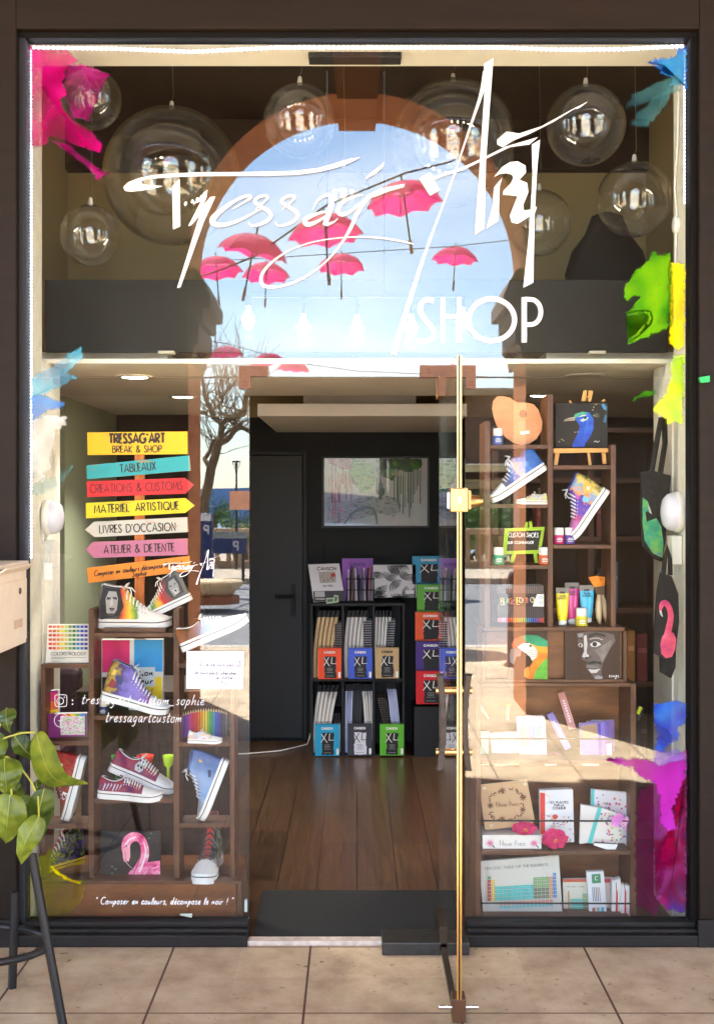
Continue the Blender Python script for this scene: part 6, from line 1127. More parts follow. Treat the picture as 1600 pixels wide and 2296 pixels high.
# ---- canvases on the box
def parrot(b, y):
    og = ramp_mat([(.3, (214, 70, 30)), (.5, (240, 130, 30)), (.7, (250, 180, 50))], 9, .6)
    b.poly(Rb([(420, 792), (400, 740), (440, 680), (462, 640), (470, 590), (538, 590), (538, 640), (480, 720), (446, 792)]), y, og); b.poly(Rb([(308, 560), (330, 524), (370, 508), (400, 520), (400, 560), (360, 580), (316, 585)]), y, col((204, 96, 60))); b.poly(Rb([(372, 508), (420, 500), (480, 506), (538, 540), (538, 578), (470, 572), (420, 552), (392, 540)]), y, ramp_mat([(.3, (30, 130, 90)), (.6, (50, 170, 120)), (.8, (40, 110, 130))], 9, .6)); b.poly(Rb([(420, 552), (470, 572), (538, 578), (538, 620), (490, 610), (460, 590)]), y, col((250, 170, 40)))
    b.poly(Rb([(346, 578), (376, 556), (420, 552), (456, 580), (474, 604), (470, 640), (440, 668), (428, 642), (400, 618), (372, 600)]), y, col((238, 234, 228)))
    for i in range(4): b.stroke([(*p, .7) for p in Rb([(400, 592 + i * 12), (440, 606 + i * 11), (470, 600 + i * 12)])], y, col((120, 90, 90)))
    b.poly(Rb(arc(430, 570, 12, 11, 0, 345, 14)), y, col((200, 190, 150))); b.poly(Rb(arc(430, 570, 6, 6, 0, 345, 10)), y, INK); b.poly(Rb([(304, 590), (346, 582), (372, 604), (366, 636), (340, 640), (322, 690), (300, 676), (296, 630)]), y, col((130, 124, 122))); b.poly(Rb([(442, 790), (462, 730), (500, 680), (538, 644), (538, 790)]), y, ramp_mat([(.3, (60, 150, 50)), (.6, (110, 190, 60)), (.8, (150, 200, 80))], 12, .6, (1, 1, 3)))
    b.poly(Rb([(392, 720), (416, 700), (424, 760), (408, 780), (388, 760)]), y, col((240, 150, 50)))
canvas('brown canvas of a green and orange parrot with a white face', *Rb([(292, 472)])[0], *Rb([(538, 790)])[0], .15, mat((62, 42, 32), .7), parrot)
def face(b, y):
    g_ = lambda v: col((int(v * 1.0), int(v * .97), int(v * .97)), .6); M1 = ramp_mat([(.3, (104, 92, 88)), (.6, (140, 130, 128)), (.8, (168, 160, 158))], 14, .6)
    b.poly(Rb([(724, 490), (800, 478), (900, 484), (962, 500), (970, 540), (930, 600), (890, 680), (880, 740), (892, 775), (850, 786), (832, 772), (812, 744), (784, 714), (786, 690), (800, 672), (762, 660), (752, 640), (770, 600), (764, 580), (742, 570), (730, 530)]), y, ramp_mat([(.3, (78, 60, 54)), (.6, (112, 98, 94)), (.8, (132, 120, 116))], 9, .6))
    b.poly(Rb([(836, 600), (905, 560), (950, 530), (930, 600), (886, 676), (870, 640)]), y, M1); b.poly(Rb([(768, 508), (786, 500), (792, 560), (786, 610), (800, 640), (776, 652), (758, 640), (772, 604)]), y, g_(200)); b.poly(Rb([(730, 494), (766, 490), (762, 512), (738, 516)]), y, g_(150)); b.poly(Rb([(794, 500), (850, 484), (905, 500), (908, 514), (850, 504), (800, 520)]), y, g_(46)); b.poly(Rb([(806, 560), (836, 540), (866, 548), (880, 562), (850, 578), (820, 576)]), y, g_(214)); b.poly(Rb(arc(838, 560, 15, 15, 0, 345, 14)), y, g_(30)); b.stroke([(*p, 1.6) for p in Rb([(800, 560), (832, 536), (872, 544), (886, 562)])], y, g_(34)); b.stroke([(*p, 2.2) for p in Rb([(806, 528), (850, 518), (890, 532)])], y, g_(176))
    b.poly(Rb([(732, 560), (748, 552), (764, 566), (756, 580), (738, 576)]), y, g_(206)); b.poly(Rb(arc(746, 567, 8, 9, 0, 345, 10)), y, g_(26)); b.stroke([(*p, 2) for p in Rb([(728, 528), (746, 520), (764, 530)])], y, g_(40)); b.stroke([(*p, 1.4) for p in Rb([(758, 640), (776, 656), (800, 650), (818, 634)])], y, g_(40)); b.poly(Rb([(768, 646), (786, 640), (806, 646), (790, 656)]), y, g_(50)); b.poly(Rb([(788, 676), (830, 666), (880, 672), (884, 694), (850, 682), (800, 690)]), y, g_(44)); b.poly(Rb([(786, 700), (812, 692), (842, 698), (878, 712), (838, 718), (800, 716)]), y, g_(120)); b.poly(Rb([(796, 720), (838, 722), (876, 714), (850, 742), (816, 744)]), y, g_(206)); b.stroke([(*p, 1.3) for p in Rb([(788, 714), (830, 718), (878, 713)])], y, g_(26)); b.poly(Rb([(834, 770), (862, 758), (890, 770), (880, 786), (846, 786)]), y, g_(150)); b.stroke([(*p, 1.2) for p in Rb([(790, 632), (798, 628), (800, 636)])], y, PAPER)
    p = Rb([(932, 770)])[0]; b.text('ETAMES', p[0], p[1], 4, .9, y, PAPER, width=60 * K, jit=.1); p = Rb([(966, 782)])[0]; b.text('21', p[0], p[1], 3, .7, y, PAPER)
canvas('dark brown canvas of a grey mans face looking sideways', *Rb([(648, 474)])[0], *Rb([(1000, 788)])[0], .15, mat((66, 46, 34), .7), face)
# ---- tier one
def roll(lab, a, b2, w, c):
    y0, y1 = .30, .22; P, Q = WP(*a, y0), WP(*b2, y1); b = solo('wrapped_stick', lab, 'roll', Q); d = (Q - P).normalized(); s = d.cross(Vector((0, 1, 0))).normalized() * w * .5 * (y1 + D) / F; n = Vector((0, .012, 0)); m0 = mat(c, .35, var=.08, scale=60)
    b.prism([P + s, Q + s, Q - s, P - s], n, m0)
    for i in range(9): u = .2 + .07 * i; c0 = P.lerp(Q, u); b.add([c0 + s * .3 - n * .08, c0 + d * .006 + s * .3 - n * .08, c0 + d * .007 - s * .3 - n * .08, c0 + d * .001 - s * .35 - n * .08], [(0, 1, 2, 3)], PAPER)
    b.done(.001)
roll('pink wrapped stick leaning against the wooden back', (1257, 1553), (1283, 1635), 16, (226, 160, 154)); roll('lilac wrapped stick leaning lower left of the pink one', (1232, 1600), (1273, 1679), 15, (184, 160, 226))
def pastel(b, y):
    for i, c in enumerate([(240, 170, 150), (246, 180, 160), (248, 190, 176), (240, 160, 170), (236, 150, 180), (220, 150, 200), (190, 150, 214), (120, 150, 220), (100, 170, 220), (100, 190, 200), (110, 190, 160), (120, 170, 190)]):
        x = 366 + i * 11.6; b.poly(Rb([(x, 1086), (x + 5, 1070), (x + 10, 1086), (x + 14, 1280), (x + 4, 1280)]), y, col(c))
    b.poly(Rb([(356, 1210), (530, 1206), (534, 1285), (362, 1290)]), y, ramp_mat([(.35, (250, 220, 226)), (.5, (250, 246, 244)), (.65, (200, 230, 230))], 30, .5)); b.stroke([(*p, 1.4) for p in Rb([(490, 1100), (500, 1110), (502, 1180), (488, 1200)])], y, PAPER)
book('tin of pastel pencils leaning on the first tier', Rb([(340, 1030), (352, 1020), (508, 1016), (522, 1028), (536, 1280), (526, 1292), (372, 1297), (360, 1288)]), .2, .012, (238, 222, 236), pastel, 'pencil_tin', 'pencil tin')
VIO = (128, 100, 196)
def nb(b, y):
    b.poly(Rb([(750, 1080), (852, 1066), (856, 1150), (752, 1160)]), y, col((176, 140, 110))); b.poly(Rb([(752, 1164), (856, 1154), (860, 1286), (756, 1290)]), y, ramp_mat([(.35, (120, 140, 210)), (.5, (160, 130, 210)), (.65, (90, 150, 214))], 18, .5)); b.poly(Rb([(858, 1064), (874, 1064), (888, 1290), (870, 1292)]), y, col((84, 66, 170)))
    b.poly(Rb([(912, 1196), (946, 1192), (950, 1284), (916, 1286)]), y, col((210, 204, 230)))
book('violet notebook in front, with a blue elastic band', Rb([(742, 1066), (900, 1058), (912, 1296), (754, 1300)]), .19, .014, (142, 118, 208), nb, 'notebook', 'notebook')
book('second violet notebook showing behind the front one', Rb([(790, 1054), (930, 1046), (944, 1290), (800, 1296)]), .215, .014, VIO, None, 'notebook', 'notebook'); book('third violet notebook, furthest back of the violet ones', Rb([(820, 1046), (962, 1044), (968, 1284), (830, 1290)]), .24, .014, (150, 116, 190), None, 'notebook', 'notebook')
for q, y, c, lab in (([(528, 1268), (606, 1256), (646, 1282), (560, 1296)], .19, (150, 60, 120), 'flat plum coloured card pack lying beside the pastel tin'), ([(640, 1300), (672, 1276), (742, 1276), (716, 1310)], .17, (120, 150, 170), 'small grey blue card lying between tin and notebooks'), ([(526, 1318), (600, 1312), (596, 1332), (524, 1336)], .13, (190, 226, 210), 'mint eraser lying at the tier front edge'), ([(760, 1318), (864, 1320), (864, 1336), (760, 1334)], .13, (236, 234, 228), 'white eraser lying before the notebooks'), ([(770, 1300), (960, 1296), (1000, 1310), (780, 1322)], .15, (80, 40, 140), 'dark violet pen case lying before the notebooks')):
    b = solo('stationery', lab, 'stationery', WP(*Rb([q[3]])[0], y)); b.slab(Rb(q), y, .03, col(c)); b.done(.001)
def sketchpad(b, y):
    for i in range(7): b.stroke([(*p, .8) for p in Rb([(190 + i * 20, 1170 + i % 3 * 12), (200 + i * 22, 1200), (196 + i * 20, 1240 - i % 2 * 10)])], y, col((170, 170, 176)))
    for i, c in enumerate([(240, 200, 150), (240, 190, 200), (220, 226, 150), (240, 214, 170)]): b.poly(Rb([(218 + i * 30, 1300), (240 + i * 30, 1296), (244 + i * 30, 1328), (222 + i * 30, 1332)]), y, col(c))
book('white colouring pad standing left of the pastel tin', Rb([(168, 1130), (350, 1118), (356, 1330), (200, 1336)]), .22, .012, (236, 230, 224), sketchpad, 'colouring_pad', 'pad'); book('mint green packet at the left end of the first tier', Rb([(92, 1120), (166, 1114), (160, 1330), (100, 1334)]), .21, .012, (176, 216, 200), None, 'packet', 'packet')
for lab, q, c in (('small clear tube with a yellow cap stuck on the wooden back', [(270, 962), (306, 955), (300, 1040), (264, 1046)], (226, 200, 90)), ('small clear tube with a pink cap stuck on the wooden back', [(104, 972), (130, 964), (170, 1030), (150, 1040)], (226, 150, 170))):
    t = thing('glitter_tube', lab, 'tube', WP(*Rb([q[3]])[0], .32)); o = t.location; P = [WP(*p, .32) for p in Rb(q)]; a = (P[0] + P[1]) / 2; c1 = (P[2] + P[3]) / 2; b = MB(o); b.tube([a, c1], .008, mat((206, 196, 180), .2, var=.2, scale=120), 10); b.build('vial', t); b = MB(o); b.tube([a, a + (a - c1).normalized() * .012], .0095, col(c), 10); b.build('cap', t)
# ---- tier two
BRN = col((110, 66, 40))
def press(b, y):
    r = random.Random(8)
    for i in range(26):
        u = i / 26; a = 6.28318 * u; x = 278 + 104 * math.copysign(abs(math.cos(a)) ** .6, math.cos(a)); yy = 728 + 92 * math.copysign(abs(math.sin(a)) ** .6, math.sin(a)) - (x - 278) * .06; d = r.uniform(0, 6.28); L_ = r.uniform(12, 24)
        b.stroke([(*p, w) for p, w in zip(Rc([(x, yy), (x + L_ * .5 * math.cos(d), yy + L_ * .5 * math.sin(d)), (x + L_ * math.cos(d), yy + L_ * math.sin(d))]), (1, 3.4, .6))], y, BRN); b.stroke([(*p, w) for p, w in zip(Rc([(x, yy), (x - L_ * .5 * math.sin(d), yy + L_ * .4 * math.cos(d)), (x - L_ * math.sin(d), yy + L_ * math.cos(d))]), (.8, 2.6, .6))], y, BRN)
        if i % 6 == 1:
            for j in range(8): e = j * .785; b.stroke([(*p, w) for p, w in zip(Rc([(x, yy), (x + 12 * math.cos(e), yy + 12 * math.sin(e)), (x + 24 * math.cos(e), yy + 24 * math.sin(e))]), (1.2, 2.6, .5))], y, BRN)
    p = Rc([(282, 738)])[0]; b.text('Flower Press', p[0], p[1], 11, .9, y, BRN, width=140 * K, align='c', rot=-3)
    for cx, cy in ((135, 622), (394, 596), (178, 860)): b.poly(Rc(arc(cx, cy, 12, 10, 0, 345, 12)), y, mat((210, 200, 180), .3, .6))
book('tan wooden flower press with burnt floral wreath, on the second tier', Rc([(102, 602), (408, 570), (456, 826), (440, 860), (148, 892), (138, 880)]), .17, .025, mat((204, 168, 126), .5, var=.06), press, 'flower_press', 'flower press', None, mat((150, 110, 76), .6))
t = thing('press_box', 'low white box lettered Flower Press with pink blooms', 'box', WP(*Rc([(310, 1014)])[0], .13)); o = t.location; b = MB(o); q = Rc([(124, 924), (500, 920), (500, 1014), (126, 1014)]); a, c = WP(q[0][0], q[0][1], .13), WP(q[2][0], q[2][1], .13); b.box(a.x, c.x, .13, .27, c.z, a.z, mat((236, 232, 224), .5, var=.03)); b.build('carton', t, .001)
b = MB(o); p = Rc([(316, 992)])[0]; b.text('Flower Press', p[0], p[1], 12, .8, .13, col((120, 120, 120)), width=160 * K, align='c')
for cx, cy in ((172, 975), (452, 975)):
    for j in range(9): e = j * .7; b.stroke([(*p, w) for p, w in zip(Rc([(cx, cy), (cx + 14 * math.cos(e), cy + 13 * math.sin(e)), (cx + 28 * math.cos(e), cy + 26 * math.sin(e))]), (1.2, 2.6, .5))], .13, col((226, 110, 160)))
    b.stroke([(*p, w) for p, w in zip(Rc([(cx + 8, cy + 8), (cx + 22, cy + 20), (cx + 30, cy + 30)]), (1, 3.5, 1))], .13, col((70, 110, 80)))
b.build('print', t)
def flower(lab, cx, cy, rx, ry, y):
    t = thing('paper_flower', lab, 'flower', WP(cx, cy + ry, y)); o = t.location; c = WP(cx, cy, y); k = (y + D) / F; m1 = mat((206, 34, 100), .7, var=.18, scale=60)
    for ring, (n, r, ph, dy) in enumerate(((7, .75, 0, .0), (5, .48, .4, -.012), (4, .25, .9, -.02))):
        b = MB(o)
        for j in range(n):
            a = ph + 6.28318 * j / n; ctr = c + Vector((rx * k * r * .72 * math.cos(a), dy, ry * k * r * .72 * math.sin(a))); vs = [ctr + Vector((0, -.006, 0))]; K_ = 12
            for q in range(K_): e = 6.28318 * q / K_; vs.append(ctr + Vector((rx * k * .42 * (1.1 - ring * .25) * math.cos(e), .004 + .006 * math.cos(3 * e) - .004 * math.cos(e - a), ry * k * .46 * (1.1 - ring * .25) * math.sin(e))))
            b.add([v + Vector((0, j * .0006, 0)) for v in vs], [(0, 1 + q, 1 + (q + 1) % K_) for q in range(K_)], m1, True)
        b.build('petals', t)
    b = MB(o); b.lathe(c + Vector((0, -.026, 0)), [(.006, -.004), (.007, 0), (.004, .004)], mat((230, 170, 70), .7), 10, M=Matrix.Rotation(R(90), 3, 'X')); b.build('centre', t)
flower('deep pink fabric flower on the white press box', *Rc([(392, 882)])[0], 30, 15, .115); flower('larger deep pink fabric flower before the plant colour book', *Rc([(585, 948)])[0], 30, 23, .11)
def plantes(b, y):
    b.poly(Rc([(490, 652), (522, 656), (522, 960), (494, 962)]), y, col((214, 50, 36)))
    for s, yy in (('LES PLANTES', 722), ('PAR LA', 740), ('COULEUR', 758)): p = Rc([(612, yy)])[0]; b.text(s, p[0], p[1], 5, 1.1, y, col((70, 74, 90)), width=(118, 62, 84)[(yy - 722) // 18] * K, align='c')
    b.stroke([(*p, .7) for p in Rc(arc(528, 692, 26, 26, 0, 350, 18))], y, col((214, 70, 60)), 0); b.poly(Rc(arc(586, 806, 18, 16, 0, 345, 14)), y, col((226, 70, 50))); r = random.Random(4)
    for i in range(46): x, yy = r.uniform(532, 700), r.uniform(800, 965); d = r.uniform(0, 6.28); b.stroke([(*p, w) for p, w in zip(Rc([(x, yy), (x + 9 * math.cos(d), yy + 9 * math.sin(d)), (x + 18 * math.cos(d), yy + 18 * math.sin(d))]), (.6, 2.2, .5))], y, col(r.choice([(90, 60, 140), (110, 110, 116), (60, 110, 70), (200, 160, 60), (226, 90, 70), (70, 50, 60)])))
    p = Rc([(510, 960)])[0]; b.text('GUIDE', p[0] + 1, p[1], 5, .9, y, PAPER, rot=-90)
book('white plant colour guide with a red spine and small flowers', Rc([(488, 640), (660, 632), (700, 634), (708, 968), (540, 976), (494, 966)]), .16, .03, (226, 226, 230), plantes)
def floral(x0, y0, x1, y1, n, seed, band):
    def f(b, y):
        r = random.Random(seed); b.poly(Rc(band), y, col((90, 200, 196)))
        for i in range(n):
            x, yy = r.uniform(x0, x1), r.uniform(y0, y1); c = col(r.choice([(226, 70, 60), (210, 60, 130), (110, 130, 190), (90, 140, 100), (230, 190, 80), (80, 90, 120), (150, 110, 190)])); s = r.uniform(4, 9)
            for j in range(5): e = j * 1.257 + i; b.stroke([(*p, w) for p, w in zip(Rc([(x, yy), (x + s * .6 * math.cos(e), yy + s * .6 * math.sin(e)), (x + s * 1.2 * math.cos(e), yy + s * 1.2 * math.sin(e))]), (.5, 2.0, .5))], y, c, 1)
    return f
book('white notebook printed with flowers, upright behind the open one', Rc([(818, 632), (1072, 656), (1046, 1002), (984, 996), (812, 960)]), .2, .016, (232, 228, 232), floral(850, 650, 1050, 985, 60, 31, [(818, 632), (838, 634), (832, 800), (812, 800)]), 'notebook', 'notebook')
book('open floral notebook with ruled pages, leaning in front', Rc([(752, 730), (884, 750), (1056, 812), (1050, 840), (980, 990), (800, 974), (742, 980)]), .15, .016, (234, 230, 224), floral(870, 780, 1030, 970, 46, 32, [(858, 746), (884, 750), (820, 978), (792, 974)]), 'notebook', 'notebook')
b = solo('note_card', 'small white card with a black edge leaning at the tier front', 'card', WP(*Rc([(960, 1032)])[0], .12)); b.slab(Rc([(832, 972), (986, 982), (966, 1032), (830, 988)]), .12, .004, PAPER); b.stroke([(*p, 1.6) for p in Rc([(830, 986), (836, 970), (984, 980), (986, 996)])], .12, INK, 0); b.done()
# ---- tier three: element charts
def cells(b, y, x0, y0, w, h, n, sk=0.0):
    r = random.Random(6); cw = w / 18; ch = h / 7.6
    for row in range(7):
        for c_ in range(18):
            if (row == 0 and 0 < c_ < 17) or (row in (1, 2) and 1 < c_ < 12): continue
            colr = (176, 60, 60) if c_ == 0 else (226, 190, 80) if c_ == 1 else (70, 186, 180) if 2 <= c_ < 12 else (110, 120, 96) if row > 3 and c_ < 16 else (130, 170, 110) if c_ < 16 else (206, 150, 110) if c_ == 16 else (80, 130, 190)
            if row == 0 and c_ == 0: colr = (96, 140, 90)
            x = x0 + c_ * cw; yy = y0 + row * ch + sk * c_ * cw * -1; b.poly(Rc(R4(x, yy, x + cw * .84, yy + ch * .84)), y, mat(colr, .5, var=0)); b.poly(Rc(R4(x + cw * .3, yy + ch * .3, x + cw * .55, yy + ch * .6)), y, mat(tuple(min(255, v + 60) for v in colr), .5, var=0))
    for row in range(2):
        for c_ in range(3, 17): x = x0 + c_ * cw; yy = y0 + (7.35 + row) * ch - sk * c_ * cw; b.poly(Rc(R4(x, yy, x + cw * .84, yy + ch * .84)), y, mat((214, 150, 140) if row == 0 else (130, 196, 200), .5, var=0))
def chart(b, y):
    p = Rc([(340, 1132)])[0]; b.text('PERIODIC TABLE OF THE ELEMENTS', p[0], p[1], 5.5, .9, y, col((130, 124, 116)), width=404 * K, align='c', rot=-4); cells(b, y, 156, 1160 + 26, 440, 168, 1, .055)
    for i in range(12): b.poly(Rc(R4(150 + i * 36, 1440 + (i % 3) * 4, 170 + i * 36, 1480)), y, col((190, 188, 186)))
book('large cream periodic table chart leaning on the lowest tier', Rc([(104, 1092), (610, 1052), (636, 1474), (132, 1474)]), .17, .012, (214, 208, 196), chart, 'element_chart', 'chart')
def minichart(b, y): b.poly(Rc([(634, 1204), (792, 1202), (792, 1222), (636, 1224)]), y, col((206, 96, 70))); p = Rc([(716, 1256)])[0]; b.text('PERIODIC TABLE', p[0], p[1], 3, .6, y, col((150, 146, 140)), width=110 * K, align='c'); cells(b, y, 668, 1280, 140, 120, 1)
book('small cream element chart with an orange top edge', Rc([(634, 1204), (806, 1202), (806, 1438), (644, 1436)]), .2, .012, (222, 214, 196), minichart, 'element_chart', 'chart')
def cbox(b, y):
    b.poly(Rc([(818, 1174), (874, 1170), (878, 1228), (822, 1232)]), y, col((70, 140, 96))); p = Rc([(848, 1210)])[0]; b.text('C', p[0], p[1], 8, 1.4, y, PAPER, align='c')
    for i in range(5): b.stroke([(*p, 1.3) for p in Rc([(824 + i * 11, 1256), (830 + i * 11, 1346)])], y, INK if i < 4 else col((206, 60, 60)), 0)
    for i in range(3): b.poly(Rc(R4(822 + i * 28, 1386 - i * 2, 842 + i * 28, 1414 - i * 2)), y, col([(190, 110, 100), (150, 190, 170), (90, 180, 210)][i]))
book('upright white pencil box marked with a green C square', Rc([(788, 1158), (896, 1154), (918, 1446), (806, 1444)]), .17, .02, (226, 226, 226), cbox, 'pencil_box', 'box')
book('red topped white card box behind the pencil boxes', Rc([(898, 1200), (960, 1200), (966, 1432), (914, 1432)]), .21, .02, (222, 200, 190), lambda b, y: b.poly(Rc(R4(898, 1202, 958, 1226)), y, col((206, 70, 70))), 'pencil_box', 'box')
def redpen(x): return lambda b, y: (b.stroke([(*p, w) for p, w in zip(Rc([(x, 1230), (x, 1262), (x + 4, 1290), (x + 2, 1440)]), (.6, 1.2, 4, 4))], y, col((206, 40, 44)), 0), b.stroke([(*p, 1.4) for p in Rc([(x - 2, 1226), (x, 1268)])], y, INK, 0))
book('white box with a red pen window, left of two', Rc([(950, 1214), (1004, 1200), (998, 1466), (946, 1464)]), .17, .03, (226, 220, 216), redpen(976), 'pen_box', 'box'); book('white box with a red pen window, at the right end of the lowest tier', Rc([(1006, 1236), (1076, 1250), (1066, 1474), (1006, 1472)]), .15, .03, (230, 226, 224), redpen(1030), 'pen_box', 'box')
# ---- bags and other things on the right reveal
t = thing('tote_bag', 'black cotton bag with a painted teal peacock, hung on the right reveal', 'bag', WP(*Ra([(1270, 400)])[0], .16)); o = t.location; COT = mat((24, 23, 24), .9, var=.2, scale=60, bump=.3)
b = MB(o); b.slab(Ra([(1140, 742), (1200, 730), (1262, 748), (1325, 766), (1314, 880), (1300, 1000), (1290, 1180), (1270, 1316), (1210, 1290), (1150, 1214), (1138, 980)]), .14, .03, COT); b.build('bag', t, .006); b = MB(o)
b.tube([WP(*p, .15) for p in Ra([(1200, 745), (1232, 560), (1262, 400), (1282, 390), (1286, 560), (1256, 752)])], .011, COT, 6); b.build('strap', t)
TEAL = ramp_mat([(.3, (20, 110, 90)), (.5, (50, 150, 110)), (.65, (110, 170, 70)), (.8, (40, 90, 170))], 16, .7); b = MB(o); b.poly(Ra([(1144, 905), (1176, 930), (1196, 990), (1200, 1012), (1176, 990), (1160, 1000), (1170, 1060), (1230, 1036), (1262, 1090), (1276, 1200), (1270, 1290), (1210, 1262), (1156, 1180), (1142, 1060)]), .14, TEAL); b.poly(Ra([(1176, 950), (1190, 970), (1202, 1010), (1186, 1000)]), .14, col((190, 180, 160))); b.build('painting', t)
t = thing('tote_bag', 'black bag with a painted pink flamingo, hung low on the right reveal', 'bag', WP(*Rb([(1290, 0)])[0], .08)); o = t.location
b = MB(o); b.slab(Rb([(1262, 104), (1330, 128), (1372, 240), (1376, 420), (1356, 600), (1354, 706), (1326, 780), (1260, 742), (1258, 640), (1216, 620), (1226, 400), (1240, 220)]), .065, .02, COT); b.build('bag', t, .006); b = MB(o); b.tube([WP(*p, .07) for p in Rb([(1276, 110), (1284, 20), (1300, -60), (1318, 20), (1320, 120)])], .009, COT, 6); b.build('strap', t)
FL = ramp_mat([(.3, (190, 40, 110)), (.5, (226, 80, 110)), (.7, (236, 120, 150))], 14, .7); b = MB(o); b.stroke([(*p, w) for p, w in zip(Rb([(1296, 520), (1312, 450), (1326, 380), (1312, 320), (1284, 290), (1262, 310), (1256, 350)]), (16, 14, 13, 12, 13, 11, 4))], .065, FL); b.poly(Rb([(1256, 560), (1268, 510), (1300, 480), (1340, 488), (1358, 530), (1352, 590), (1330, 640), (1290, 650), (1262, 620)]), .065, FL); b.stroke([(*p, w) for p, w in zip(Rb([(1256, 345), (1262, 372), (1272, 384)]), (5, 4, 1))], .065, col((220, 210, 200))); b.build('painting', t)
t = thing('wall_cable', 'white wire with an inline switch running down the right white reveal', 'cable', WP(1500, 470, .02)); o = t.location; WX = XR - .006
b = MB(o); b.tube([(WX + .002, .10, 3.28), (WX + .002, .12, 3.0), (WX + .002, .16, 2.85), (WX + .002, .13, 2.75), (WX + .002, .15, 2.55)], .004, WHITE, 6); b.build('wire', t); b = MB(o); b.lathe((WX + .002, .13, 2.70), [(0, -.012), (.03, -.012), (.032, 0), (.03, .008), (0, .012)], WHITE, 18, M=Matrix.Rotation(R(90), 3, 'Y')); b.build('switch', t)
b = solo('marker_pen', 'yellow and black marker clipped beside the low wooden shelf', 'marker', WP(*Rb([(1110, 1040)])[0], .2)); b.tube([WP(*p, .2) for p in Rb([(1104, 1050), (1120, 1000), (1134, 962)])], [.008, .012, .011], mat((40, 42, 40), .5), 10); b.tube([WP(*p, .19) for p in Rb([(1112, 1004), (1132, 960)])], [.007, .008], mat((220, 220, 40), .4), 10); b.done()
b = solo('door_tape', 'bright green plastic strip sticking out at the right edge of the front', 'strip', WP(1576, 851, -.09)); b.slab([(1567, 846), (1590, 842), (1590, 856), (1571, 858)], -.10, .02, mat((40, 180, 90), .4)); b.done(.001)
# ---- interior behind the right window
t = thing('bookcase', 'dark brown bookcase inside the shop behind the right rack', 'bookcase', (1.17, 1.15, 0)); o = t.location; BX0, BX1, BY = .62, 1.72, 1.0
b = MB(o); b.box(BX0, BX1, BY + .28, BY + .31, 0, 1.98, mat((48, 32, 24), .7)); b.build('back', t)
for x in (BX0, 1.06, 1.4, BX1 - .03): b = MB(o); b.box(x, x + .028, BY, BY + .279, 0, 1.98, mat((74, 48, 34), .6)); b.build('upright', t)
for z in (.06, .42, .78, 1.12, 1.45, 1.72, 1.95): b = MB(o); b.box(BX0 - .002, BX1 + .002, BY - .003, BY + .278, z, z + .022, mat((78, 50, 34), .6)); b.build('shelf', t)
r = random.Random(17); bk = None; cs = [(150, 60, 40), (190, 186, 176), (60, 50, 46), (176, 120, 60), (120, 40, 40), (90, 80, 70), (200, 196, 190), (70, 90, 110)]
for z in (.442, .802, 1.142, 1.472):
    for (xa, xb) in ((.66, 1.05), (1.095, 1.39), (1.435, 1.68)):
        x = xa + .01
        while x < xb - .06:
            w = r.uniform(.018, .045); h = r.uniform(.15, .24); c = r.choice(cs)
            if r.random() < .62:
                b = solo('book', 'book or box standing on the dark bookcase inside the shop', 'book', (x, BY + .05, z), 'books on the dark bookcase'); b.box(x, x + w, BY + .03, BY + .2, z + .0005, z + h, col(c)); b.box(x + .003, x + w - .003, BY + .029, BY + .03, z + h * .6, z + h * .7, col(tuple(min(255, v + 40) for v in c))); b.done(.001)
            x += w + r.uniform(.002, .03)
b = solo('back_bag', 'dark lumpy bag heaped on the ledge at the right of the upper glass', 'bag', WP(1360, 625, .9)); c = WP(1360, 625, .9); 
b.lathe(c, [(.02, .3), (.07, .28), (.10, .2), (.16, .12), (.19, .02), (.18, -.2), (.16, -.32)], mat((30, 26, 24), .9, var=.2), 20, M=Matrix.Diagonal((1, .7, 1))); b.done()
